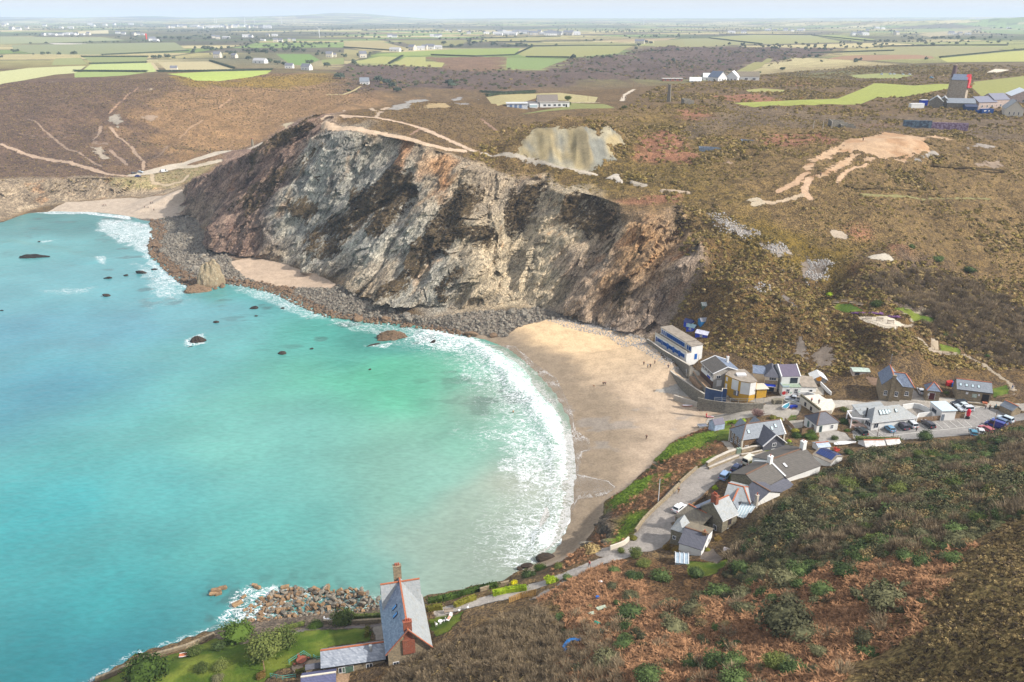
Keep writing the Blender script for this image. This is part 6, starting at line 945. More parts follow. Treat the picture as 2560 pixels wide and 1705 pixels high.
x, y, z=G('a3', 1620,870);t=thing('graffiti_wall', 'long dark concrete wall covered in purple and blue graffiti', 'wall', (x-8, y, z-.3), R(-14));MB().box(0,15,0,1,-1,4.2).build('wall', mat('graffiti_blue', (84,90,108),.9,.35,.6, c2=(112,134,150)), t);MB().box(15.01,34,.1,1,-1,3.4).build('purple_section', mat('graffiti_purple', (130,100,130),.9,.3,.9, c2=(168,150,172)), t)
x, y, z=G('a2', 2250,556);t=thing('brick_block', 'low red-brown flat block on the skyline left of the white houses', 'building', (x-12, y, z-.3),.02);MB().box(0,24,0,8,-2,3.2).build('wall', mat('red_wall', (170,110,86),.85), t);MB().box(-.5,24.5,-.5,8.5,3.203,3.6).build('roof', mat('pale_roof_sheet', (210,206,200),.7), t)
for i in range(4): window(t, 'S', (3+i*6,0),1,2.4,1.6,2)
# pair of houses on the skyline, the valley cottage
for c_, p_, rz, a, b, eh, rh, ax, rm, lb in [('a3',(105,562),-.2,14,10,2,6,'x',mat('white_sheet', (232,234,236),.6,.03),'white monopitch house at the left of the skyline row'),('a3',(215,548),-.1,20,12,4,8.5,'x',MT['white_sheet'],'wide white-roofed house in the middle of the skyline row'),('a3',(300,556),.5,11,14,4,9,'y',sl_blue,'house with slate gable and timber front in the skyline row'),('a3',(350,552),-.4,11,14,4,9,'y',MT['white_sheet'],'white gabled house right of the timber front in the skyline row'),('a3',(450,548),-.15,24,12,4,8,'x',sl_moss,'long pale house at the right of the skyline row'),('a2',(140,580),.1,10,8,4,8,'x',sl_grey,'white gabled cottage on the shoulder of the far valley')]:
    x, y, z = G(c_, *p_); t = thing('white_house', lb, 'house', (x-a/2, y, z-.4), rz); gabled(t, 0, a, 0, b, eh, rh, ax, white, rm, None, .4)
    for i in range(3): window(t, 'S', (a*(.2+.3*i),0),.8, a*.12,1.5,2)
# ================================================================== plants and rocks
def gi(x, y):
    i = np.clip(np.searchsorted(rs, y)-1,0, NR-1); j = np.clip(np.searchsorted(azs, np.arctan2(x, y))-1,0, NC-1); return i*NC+j
def foliage(name, a, b, trans=.0, rough=.8):
    g = NT(name); geo = g.n('NewGeometry'); oi = g.n('ObjectInfo'); f = g.math('ADD', g.math('MULTIPLY', geo.outputs['Random Per Island'], .5), g.math('MULTIPLY', oi.outputs['Random'], .6))
    col = g.mix(g.rng(f, .1,.95), alb(a), alb(b)); MT[name] = g.out(col, rough, .12); return MT[name]
def leafmesh(name, m, n=220, rx=1., rz=.8, leaf=.16, lobes=7, seed=0, inner=.55, flat=0., core=None, zc=.0, dome=True, jag=.25, asp=1.):
    r = np.random.default_rng(seed); V, F = [], []
    lc = [(0,0,0,.78)]+[(math.cos(a)*.45*r.uniform(.6,1.2), math.sin(a)*.45*r.uniform(.6,1.2), r.uniform(-.15,.45), r.uniform(.38,.6)) for a in r.uniform(0,6.28, lobes)]
    for i in range(n):
        x, y, z, R0 = lc[r.integers(len(lc))]; d = r.normal(size=3); d /= np.linalg.norm(d)
        if d[2] < -.25: d[2] *= -1
        p = np.array([x,y,z])+d*R0*r.uniform(inner, 1.05+jag*r.random()); p[2] = max(p[2], -.12); nn = d+r.normal(size=3)*.55; nn[2] += .3; nn /= np.linalg.norm(nn)
        u = np.cross(nn, [0,0,1.]) ; u = u/(np.linalg.norm(u)+1e-6); v = np.cross(nn, u); a = leaf*r.uniform(.6,1.3); c = p*np.array([rx,rx,rz])+np.array([0,0,zc]); i0 = len(V)
        for sx, sy in ((-1,-.6),(0,-1),(1,.2),(.1,1)): V.append(c+u*a*sx*asp+v*a*sy+nn*a*r.uniform(-.3,.3))
        F.append((i0,i0+1,i0+2,i0+3))
    if core:                             # dense twiggy heart
        bm = bmesh.new(); bmesh.ops.create_icosphere(bm, subdivisions=1, radius=1); i0 = len(V)
        for q in bm.verts: V.append(np.array([q.co.x*core*rx, q.co.y*core*rx, max(q.co.z,-.1)*core*rz*.9+zc+.05])*1.0)
        for f in bm.faces: F.append(tuple(i0+q.index for q in f.verts))
        bm.free()
    me = bpy.data.meshes.new(name); me.from_pydata([tuple(map(float, q)) for q in V], [], F); me.materials.append(m); return me
def twigmesh(name, m, n=70, h=1., spread=.8, seed=0, w=.035, bend=.3, fork=2):
    r = np.random.default_rng(seed); V, F = [], []
    for i in range(n):
        a = r.uniform(0,6.28); s = spread*math.sqrt(r.random()); p0 = np.array([math.cos(a)*s*.45, math.sin(a)*s*.45,0]); p2 = np.array([math.cos(a)*s+r.normal()*.12, math.sin(a)*s+r.normal()*.12, h*r.uniform(.55,1.05)*(1-.35*s)])
        for k in range(1+fork):
            q0 = p0 if k == 0 else p0+(p2-p0)*r.uniform(.35,.7); q2 = p2 if k == 0 else q0+(p2-p0)*.45+r.normal(size=3)*.16; d = q2-q0; u = np.cross(d, r.normal(size=3)); u /= np.linalg.norm(u)+1e-6; ww = w*(1 if k == 0 else .65); i0 = len(V)
            V += [q0-u*ww, q0+u*ww, q2+u*ww*.25, q2-u*ww*.25]; F.append((i0,i0+1,i0+2,i0+3))
    me = bpy.data.meshes.new(name); me.from_pydata([tuple(map(float, q)) for q in V], [], F); me.materials.append(m); return me
def frondmesh(name, m, n=26, seed=0, L=1., droop=.5, w=.11):
    r = np.random.default_rng(seed); V, F = [], []
    for i in range(n):
        a = r.uniform(0,6.28); b = np.array([math.cos(a), math.sin(a),0]); s = np.array([-b[1], b[0], 0]); l = L*r.uniform(.5,1.1); o = r.normal(size=3)*.25; o[2] = abs(o[2])*.3; up = r.uniform(.25,.9); i0 = len(V)
        for t_ in (0,.5,1.): c = o+b*l*t_+np.array([0,0,up*l*t_-droop*l*t_*t_]); ww = w*(1.1-t_)*r.uniform(.7,1.2)+.015; V += [c-s*ww, c+s*ww]
        F += [(i0,i0+1,i0+3,i0+2),(i0+2,i0+3,i0+5,i0+4)]
    me = bpy.data.meshes.new(name); me.from_pydata([tuple(map(float, q)) for q in V], [], F); me.materials.append(m); return me
def rockmesh(name, m, seed=0, blocky=False, sub=2, smooth=False):
    r = np.random.default_rng(seed); bm = bmesh.new()
    if blocky:
        bmesh.ops.create_cube(bm, size=1.4); bmesh.ops.bevel(bm, geom=bm.edges[:], offset=.16, segments=1, affect='EDGES')
        for v in bm.verts: v.co += Vector(r.normal(size=3)*.06)
    else:
        bmesh.ops.create_icosphere(bm, subdivisions=sub, radius=1); cuts = [(lambda d: d/np.linalg.norm(d))(r.normal(size=3)) for _ in range(9)]; dc = r.uniform(.55,.9,9)
        for v in bm.verts:
            p = np.array(v.co)
            for c, d in zip(cuts, dc):
                e = p@c
                if e > d: p = p-c*(e-d)*.85
            v.co = Vector(p+r.normal(size=3)*.03)
    me = bpy.data.meshes.new(name); bm.to_mesh(me); bm.free(); me.materials.append(m); return me
def hidden(prefix, meshes):              # prototypes that only the scatter reads
    c = bpy.data.collections.new(prefix)
    for i, me in enumerate(meshes): c.objects.link(bpy.data.objects.new(f'{prefix}_{i:02d}', me))
    return c
def scatter(name, label, P_, sc, coll, npro, tilt=.15, rot=None, pid=None, zs=None):
    n = len(P_)
    if n == 0: return
    me = bpy.data.meshes.new(name); me.vertices.add(n); me.vertices.foreach_set('co', np.asarray(P_, np.float32).ravel())
    s3 = np.repeat(np.asarray(sc, np.float32)[:,None], 3,1); s3[:,2] *= RNG.uniform(.8,1.2, n) if zs is None else zs
    r3 = np.stack([RNG.normal(0, tilt, n), RNG.normal(0, tilt, n), RNG.uniform(0,6.28, n) if rot is None else rot], -1)
    me.attributes.new('scl', 'FLOAT_VECTOR', 'POINT').data.foreach_set('vector', s3.astype(np.float32).ravel()); me.attributes.new('rot', 'FLOAT_VECTOR', 'POINT').data.foreach_set('vector', r3.astype(np.float32).ravel())
    me.attributes.new('pid', 'INT', 'POINT').data.foreach_set('value', (RNG.integers(0, npro, n) if pid is None else pid).astype(np.int32))
    o = bpy.data.objects.new(name, me); COL.objects.link(o); kind(o, 'stuff', label)
    ng = bpy.data.node_groups.new(name, 'GeometryNodeTree'); ng.interface.new_socket('Geometry', in_out='INPUT', socket_type='NodeSocketGeometry'); ng.interface.new_socket('Geometry', in_out='OUTPUT', socket_type='NodeSocketGeometry')
    N_=ng.nodes;i_=N_.new('NodeGroupInput');o_=N_.new('NodeGroupOutput');ip=N_.new('GeometryNodeInstanceOnPoints');ci=N_.new('GeometryNodeCollectionInfo');ci.inputs['Collection'].default_value=coll;ci.inputs['Separate Children'].default_value=True;ci.inputs['Reset Children'].default_value=True
    def na(nm, dt): x = N_.new('GeometryNodeInputNamedAttribute'); x.data_type = dt; x.inputs[0].default_value = nm; return x.outputs[0]
    ip.inputs['Pick Instance'].default_value=True;l=ng.links.new;l(i_.outputs[0], ip.inputs['Points']);l(ci.outputs[0], ip.inputs['Instance']);l(na('pid','INT'), ip.inputs['Instance Index']);l(na('rot','FLOAT_VECTOR'), ip.inputs['Rotation']);l(na('scl','FLOAT_VECTOR'), ip.inputs['Scale']);l(ip.outputs[0], o_.inputs[0])
    o.modifiers.new('scatter', 'NODES').node_group = ng; return o
def spread(c, poly, gap, dens=None, clear=.3, zmin=1., wv=0, world=False):
    pl = poly if world else GP(c, *poly); a = np.array([p[:2] for p in pl]); lo, hi = a.min(0), a.max(0)
    X, Y = np.meshgrid(np.arange(lo[0], hi[0], gap), np.arange(lo[1], hi[1], gap)); X = X.ravel()+RNG.uniform(-.5,.5,X.size)*gap; Y = Y.ravel()+RNG.uniform(-.5,.5,Y.size)*gap
    k = gi(X, Y); m = (dP[k] < -clear) & (GZ[k] > zmin); X, Y, k = X[m], Y[m], k[m]
    s_ = sdf(X, Y, pl, 2)+(wv*fbm(X/8, Y/8, s=7, o=2)*2 if wv else 0); m = s_ > 0; X, Y, k = X[m], Y[m], k[m]
    if dens is not None: m = RNG.random(len(X)) < dens(X, Y, k); X, Y, k = X[m], Y[m], k[m]
    for f in FOOT:
        fa = np.array(f); q = (X > fa[:,0].min()) & (X < fa[:,0].max()) & (Y > fa[:,1].min()) & (Y < fa[:,1].max())
        if q.any(): q[q] = inpoly(X[q], Y[q], f); X, Y, k = X[~q], Y[~q], k[~q]
    return np.stack([X, Y, GZ2[k]-.08], -1), k
m_heath=foliage('heather_leaf', (90,76,54),(166,144,98));m_heathd=foliage('heather_dark', (58,50,42),(110,94,70));m_gorse=foliage('gorse_leaf', (88,78,48),(158,138,80));m_brk=foliage('dead_bracken', (112,82,58),(178,134,98));m_scrub=foliage('scrub_leaf', (70,70,50),(122,120,86));m_twig=foliage('bare_twig', (110,97,78),(172,153,124));m_dgreen=foliage('dark_leaf', (48,62,36),(98,116,66));m_green=foliage('garden_leaf', (42,60,24),(84,106,42));m_olive=foliage('olive_leaf', (64,80,38),(116,124,66));m_hedge=foliage('clipped_leaf', (70,72,30),(128,124,46));m_bright=foliage('bright_leaf', (86,116,20),(150,170,40));m_tawny=foliage('tawny_leaf', (104,84,44),(140,116,62));m_grass=foliage('tussock_grass', (80,112,30),(140,162,60));m_far=foliage('distant_leaf', (64,76,66),(92,104,84));m_trunk=mat('bark', (96,82,70),.9,.2,3)
c_heath = hidden('heather_clump', [leafmesh(f'heather_clump', m_heath if i < 4 else m_heathd, 46,1,.62,.2,5, i, core=.62) for i in range(6)])
c_gorse = hidden('gorse_clump', [leafmesh('gorse_clump', m_gorse if i < 4 else m_heath, 60,1,.72,.19,6,20+i, core=.7) for i in range(6)])
c_brk = hidden('bracken_tuft', [frondmesh('bracken_tuft', m_brk, 26,30+i) for i in range(4)])
c_scrub = hidden('scrub_clump', [leafmesh('scrub_clump', m_scrub if i < 4 else m_dgreen if i < 5 else m_heath, 420,1,.8,.07,8,40+i, core=.74) for i in range(6)]+[twigmesh('scrub_clump', m_twig, 60,1.1,.95,50+i) for i in range(3)])
c_bare = hidden('bare_shrub', [twigmesh('bare_shrub', m_twig, 70,1.25,.95,60+i, .03) for i in range(4)]+[leafmesh('bare_shrub', m_heath, 60,.9,.7,.15,6,66, core=.6)])
c_dark = hidden('cliff_heather', [leafmesh('cliff_heather', m_heathd, 44,1,.6,.2,5,70+i, core=.6) for i in range(3)])
c_wood = hidden('wood_tree', [leafmesh('wood_tree', m_far, 90,1,1,.2,7,80+i, core=.7, zc=.5) for i in range(3)])
nz = lambda X, Y, s, a, b, sc=14: sstep(a, b, fbm(X/sc, Y/sc, s=s, o=3))
p_, k = spread('v', [(2354,1170),(2800,1140),(2800,1760),(1830,1760),(1950,1560),(2090,1430),(2220,1270)], .62, wv=3); scatter('heather', 'tufted brown heather on the near hillside', p_, RNG.uniform(.28,.62,len(p_)), c_heath, 6,.2)
p_, k = spread('v', [(1240,1400),(1420,1305),(1500,1390),(1700,1360),(1860,1330),(2000,1280),(2240,1250),(2140,1400),(1920,1640),(1230,1640),(1300,1450)], .55, wv=3); scatter('bracken', 'dead rust bracken on the near hillside', p_, RNG.uniform(.5,1.0,len(p_)), c_brk, 4,.25)
p_, k = spread('c5', [(880,620),(1150,540),(1280,500),(1200,600),(900,700),(500,880),(480,850)], .6); scatter('bracken', 'dead bracken bank beside the coast track', p_, RNG.uniform(.4,.8,len(p_)), c_brk, 4,.25)
thk = [(1665,1290),(1760,1190),(1850,1120),(2000,1045),(2354,995),(2800,990),(2800,1160),(2354,1190),(2200,1270),(2000,1290),(1850,1330),(1700,1350)]
pk = lambda X, Y: np.where(fbm(X/11, Y/6, s=88, o=3) > .2, RNG.integers(6,9, len(X)), RNG.integers(0,6, len(X)))
p_, k = spread('v', thk, 1.0, wv=2); scatter('thicket', 'windswept thicket of scrub on the slope behind the lane houses', p_, RNG.uniform(.8,1.9,len(p_))*(.7+.8*nz(p_[:,0],p_[:,1],89,-.2,.4,9)), c_scrub, 9,.2, pid=pk(p_[:,0], p_[:,1]))
p_, k = spread('v', [(1250,1400),(1500,1390),(1720,1350),(2000,1285),(2220,1260),(2100,1420),(1900,1640),(1300,1640)], 2.1, lambda X, Y, k: .45*nz(X,Y,90,-.02,.25,13)+.05); scatter('scrub', 'low evergreen and bare scrub dotted through the bracken', p_, RNG.uniform(.7,1.9,len(p_)), c_scrub, 9,.2)
p_, k = spread('v', [(820,1650),(900,1560),(1000,1495),(1100,1450),(1240,1392),(1300,1440),(1270,1520),(1340,1650)], .75, wv=1.5); scatter('bare_shrubs', 'tangle of leafless shrubs on the bank behind the seaside house', p_, RNG.uniform(.7,1.35,len(p_)), c_bare, 5,.2)
p_, k = spread('v', [(1260,1470),(1350,1450),(1420,1500),(1440,1600),(1260,1640)], 1.3); scatter('bare_shrubs', 'leafless shrubs round the blue pond liner', p_, RNG.uniform(.9,1.5,len(p_)), c_bare, 4,.2)
p_, k=spread('v', [(1570,470),(1640,480),(1760,540),(1880,640),(1960,630),(2130,600),(2354,640),(2600,640),(2600,840),(2354,850),(1960,850),(1850,880),(1600,800),(1530,740)], 1.5, lambda X, Y, k: .9);scatter('slope_scrub', 'heath and gorse on the slope above the village', p_, RNG.uniform(.7,1.5,len(p_)), c_gorse, 6,.2)
p_, k = spread('v', [(2000,640),(2100,610),(2240,640),(2354,720),(2600,720),(2600,860),(2354,850),(2200,790),(2100,740)], 1.5); scatter('valley_scrub', 'grey leafless scrub filling the valley slope', p_, RNG.uniform(1.1,2.1,len(p_)), c_bare, 5,.25)
p_, k=spread('v', [(1130,300),(1420,255),(1560,240),(1800,265),(2354,290),(2600,300),(2600,640),(2354,640),(1960,630),(1720,540),(1570,470),(1470,475),(1310,435),(1150,395),(1080,365)], 1.9, lambda X, Y, k: .25+.75*nz(X,Y,91,-.05,.25,26));scatter('heath_scrub', 'gorse and heather over the plateau', p_, RNG.uniform(.6,1.3,len(p_))*(.8+.7*nz(p_[:,0],p_[:,1],92,.1,.4,30)), c_gorse, 6,.2)
p_, k=spread('v', [(1420,258),(1480,215),(1600,188),(1750,172),(2000,150),(2354,152),(2620,160),(2620,298),(2354,288),(2100,270),(1800,265),(1560,240)], 3.4, lambda X, Y, k: .2+.8*nz(X,Y,93,-.1,.2,30), clear=1.5);scatter('far_heath_scrub', 'gorse and scrub over the far side of the plateau', p_, RNG.uniform(.9,2.0,len(p_)), c_gorse, 6,.2)
p_, k = spread('v', [(800,270),(1000,235),(1200,270),(1180,390),(1080,372),(960,320),(870,300),(760,275)], 1.7, lambda X, Y, k: .8); scatter('headland_heather', 'low heather on the headland top', p_, RNG.uniform(.35,.7,len(p_)), c_heath, 6,.2)
p_, k = spread('v', [(-300,440),(-300,200),(0,192),(300,184),(610,170),(760,172),(850,190),(860,235),(740,262),(620,320),(500,370),(430,415)], 2.6, lambda X, Y, k: .75); scatter('hill_heather', 'heather over the hill behind the far cove', p_, RNG.uniform(.6,1.1,len(p_)), c_heath, 6,.2)
p_, k=spread('a2', [(1340,480),(1540,400),(1900,370),(2130,320),(2900,330),(3300,380),(2700,500),(2355,540),(1700,550),(1000,620),(400,600),(0,640),(0,440),(700,460)], 8, lambda X, Y, k: .15+.5*nz(X,Y,94,-.1,.3,40), clear=3);scatter('gorge_scrub', 'dark scrub on the far gorge side', p_, RNG.uniform(1.2,3.4,len(p_)), c_scrub, 9,.1)
p_, k=spread('v', [(1612,985),(1540,1016),(1490,1080),(1440,1122),(1395,1150),(1380,1200),(1340,1255),(1270,1300),(1270,1325),(1400,1268),(1460,1225),(1560,1112),(1650,1040),(1680,1000)], .9, lambda X, Y, k: .55*(1-np.clip((tB[k][:,1]-tB[k][:,0]*1.05)*30,0,1)), zmin=2);scatter('bank_growth', 'bracken and tussocks on the low cliff under the lane', p_, RNG.uniform(.35,.75,len(p_)), c_brk, 4,.3)
c_gr = hidden('grass_tuft', [frondmesh('grass_tuft', m_grass, 24,35+i, .8,.3,.05) for i in range(3)])
p_, k=spread('v', [(1612,985),(1540,1016),(1490,1080),(1440,1122),(1395,1150),(1380,1200),(1400,1268),(1460,1225),(1560,1112),(1650,1040),(1680,1000)], .7, lambda X, Y, k: np.clip((tB[k][:,1]-tB[k][:,0]*1.05)*30,0,1), zmin=2);scatter('cliff_grass', 'bright grass on the low cliff under the lane', p_, RNG.uniform(.3,.6,len(p_)), c_gr, 3,.3)
iv=np.flatnonzero((rock > .4) & (scrub*1.0+2.2*.5*fbm(GX/9,GY/9,GZ/8,o=3,s=171) > .72) & (GY < 620));iv=RNG.choice(iv, min(4000, len(iv)), False);P3=np.stack([GX2[iv], GY2[iv], GZ2[iv]], -1);scatter('cliff_heather', 'dark heather clinging to the cliff', P3, RNG.uniform(.5,1.3,len(iv)), c_dark, 3,.5)
# far woods and hedges
wx_, wy_=RNG.uniform(-4200,4600,26000),1150*np.exp(RNG.random(26000)*1.9);kk=gi(wx_, wy_);wm=(fbm(wx_/240, wy_/340, s=61, o=3) > .30) | (hedge_m[kk] > .3)*(RNG.random(26000) < .6);wm &= (dP[kk] < -4) & (np.abs(wx_/wy_) < .85);q=np.stack([wx_, wy_, GZ2[kk]], -1)[wm];scatter('far_woodland', 'distant copses and hedgerow trees fading into the haze', q, RNG.uniform(2.2,5,len(q)), c_wood, 3,.05)
# ---- individual shrubs, trees and hedges
def plant(name, label, cat, me, x, y, z, s, sz=None, group=None, trunk=True, rz=None, th=.35, tm=None):
    o = bpy.data.objects.new(name, None); COL.objects.link(o); o.location = (x, y, z); o.rotation_euler = (0,0,random.uniform(0,6.28) if rz is None else rz); o['label'] = label; o['category'] = cat
    if group: o['group'] = group
    c = bpy.data.objects.new('crown', me); COL.objects.link(c); c.parent = o; c.scale = (s if isinstance(s, tuple) else (s, s, sz or s)); c.location = (0,0,th)
    tk = bpy.data.objects.new('trunk', TRUNK); COL.objects.link(tk); tk.parent = o; zz = c.scale[2]; tk.scale = (max(zz*.14,.08), max(zz*.14,.08), th+zz*.5)
    return o
TRUNK = MB().lathe(0,0,[(1,-.2),(.8,.4),(.5,.9),(.2,1.1)],7).mesh('trunk', m_trunk)
B_dark=[leafmesh('shrub_crown', m_dgreen, 1700,1,.85,.055,11,100+i, core=.76) for i in range(3)];B_olive=[leafmesh('olive_crown', m_olive, 1700,1,.95,.055,11,110+i, core=.74) for i in range(3)];B_green=[leafmesh('green_crown', m_green, 1700,1,.85,.055,11,120+i, core=.76) for i in range(2)];B_grey=[twigmesh('bare_crown', m_twig, 200,1.5,1.0,130+i, .022, fork=3) for i in range(2)];B_scrub=[leafmesh('scrub_crown', m_scrub, 1700,1,.8,.055,11,140+i, core=.76) for i in range(3)];B_bright=[leafmesh('bright_crown', m_bright, 640,1,.9,.085,5,150, core=.82, jag=.08)];B_hedge=[leafmesh('hedge_crown', m_hedge, 620,1,.9,.08,4,160, core=.85, jag=.06)];B_tawny=[leafmesh('tawny_crown', m_tawny, 620,1,.9,.08,4,161, core=.85, jag=.06)]
SH=[('v',(1655,1376),2.9,B_dark,'dark round evergreen shrub, the tallest in the bracken below the square lawn'),('v',(1806,1440),4.8,B_scrub,'long low grey-green shrub lying along the bracken slope'),('v',(2035,1390),3.6,B_scrub,'broad grey-green shrub at the edge of the heather'),('v',(1562,1408),1.3,B_dark,'small dark shrub beside a bare bush in the bracken'),('v',(1520,1330),2.2,B_dark,'spreading dark shrub in front of the greenhouse'),('v',(1600,1320),1.8,B_dark,'dark shrub leaning toward the lawn from the bracken'),('v',(1730,1350),1.6,B_dark,'dark shrub between the lawn and the thicket'),('v',(1450,1325),1.5,B_scrub,'scrubby bush beside the coast track bend'),('v',(1700,1400),1.3,B_grey,'bare grey bush among the bracken'),('v',(1540,1450),1.6,B_grey,'bare grey bush low in the bracken'),('v',(1520,1410),1.5,B_grey,'bare pinkish bush left of the small dark shrub'),('v',(1690,1530),2.0,B_dark,'dark shrub at the foot of the picture in the bracken'),('v',(1780,1530),1.8,B_olive,'olive shrub at the foot of the picture'),('v',(1880,1500),1.3,B_scrub,'small shrub where bracken meets heather'),('v',(2120,1300),2.0,B_dark,'dark shrub at the bracken edge below the pale dead scrub'),('v',(2200,1230),2.4,B_dark,'row shrub of dark green on the upper slope'),('v',(2300,1190),2.0,B_dark,'dark green shrub at the top of the heather'),('v',(2030,1270),2.0,B_scrub,'green shrub above the bracken tongue'),('v',(1960,1310),1.8,B_scrub,'green shrub beside the bracken tongue'),('v',(1740,1255),1.2,B_bright,'small bright green bush in the thicket'),('v',(1870,1310),1.9,B_dark,'dark shrub in the middle of the near slope'),('v',(1480,1300),1.6,B_olive,'wind-bent pine-like bush at the track corner'),('c5',(860,1090),1.0,B_dark,'small dark bush above the blue pond liner'),('c5',(1180,890),.8,B_dark,'tiny dark bush by the vegetable plot'),('c5',(1140,760),1.5,B_scrub,'scrub bush beside the vegetable plot'),('c5',(1330,680),1.9,B_dark,'wide dark bush above the vegetable plot'),('c5',(1160,620),1.4,B_dark,'dark bush at the track edge')]
for i, (c_, p_, s, ms, lb) in enumerate(SH):
    x, y, z = G(c_, *p_); plant('shrub', lb, 'shrub', ms[i % len(ms)], x, y, z-.1,(s*1.12, s*.95, s*.75), th=.2*s)
qb, k = spread('v', [(1330,1420),(1500,1330),(1700,1350),(1860,1320),(2000,1270),(2300,1180),(2354,1200),(2200,1300),(2110,1420),(1900,1600),(1400,1600)], 6.2, lambda X, Y, k: .62, wv=1)
for i, (x, y, z) in enumerate(qb): s = random.uniform(1.0,2.9); plant('shrub', 'rounded dark green bush scattered among the rust bracken of the near hillside', 'shrub', (B_dark+B_scrub)[i % 6], x, y, z-.1,(s*1.15, s, s*.75), group='rounded bushes among the bracken', th=.15*s)
qb, k = spread('v', thk, 7, lambda X, Y, k: .7)
for i, (x, y, z) in enumerate(qb): s = random.uniform(1.3,2.6); plant('shrub', 'dense rounded evergreen bush standing out of the thicket above the lane houses', 'shrub', (B_dark+B_scrub+B_olive)[i % 9], x, y, z-.1,(s*1.3, s, s*.8), group='evergreen bushes in the thicket', th=.15*s)
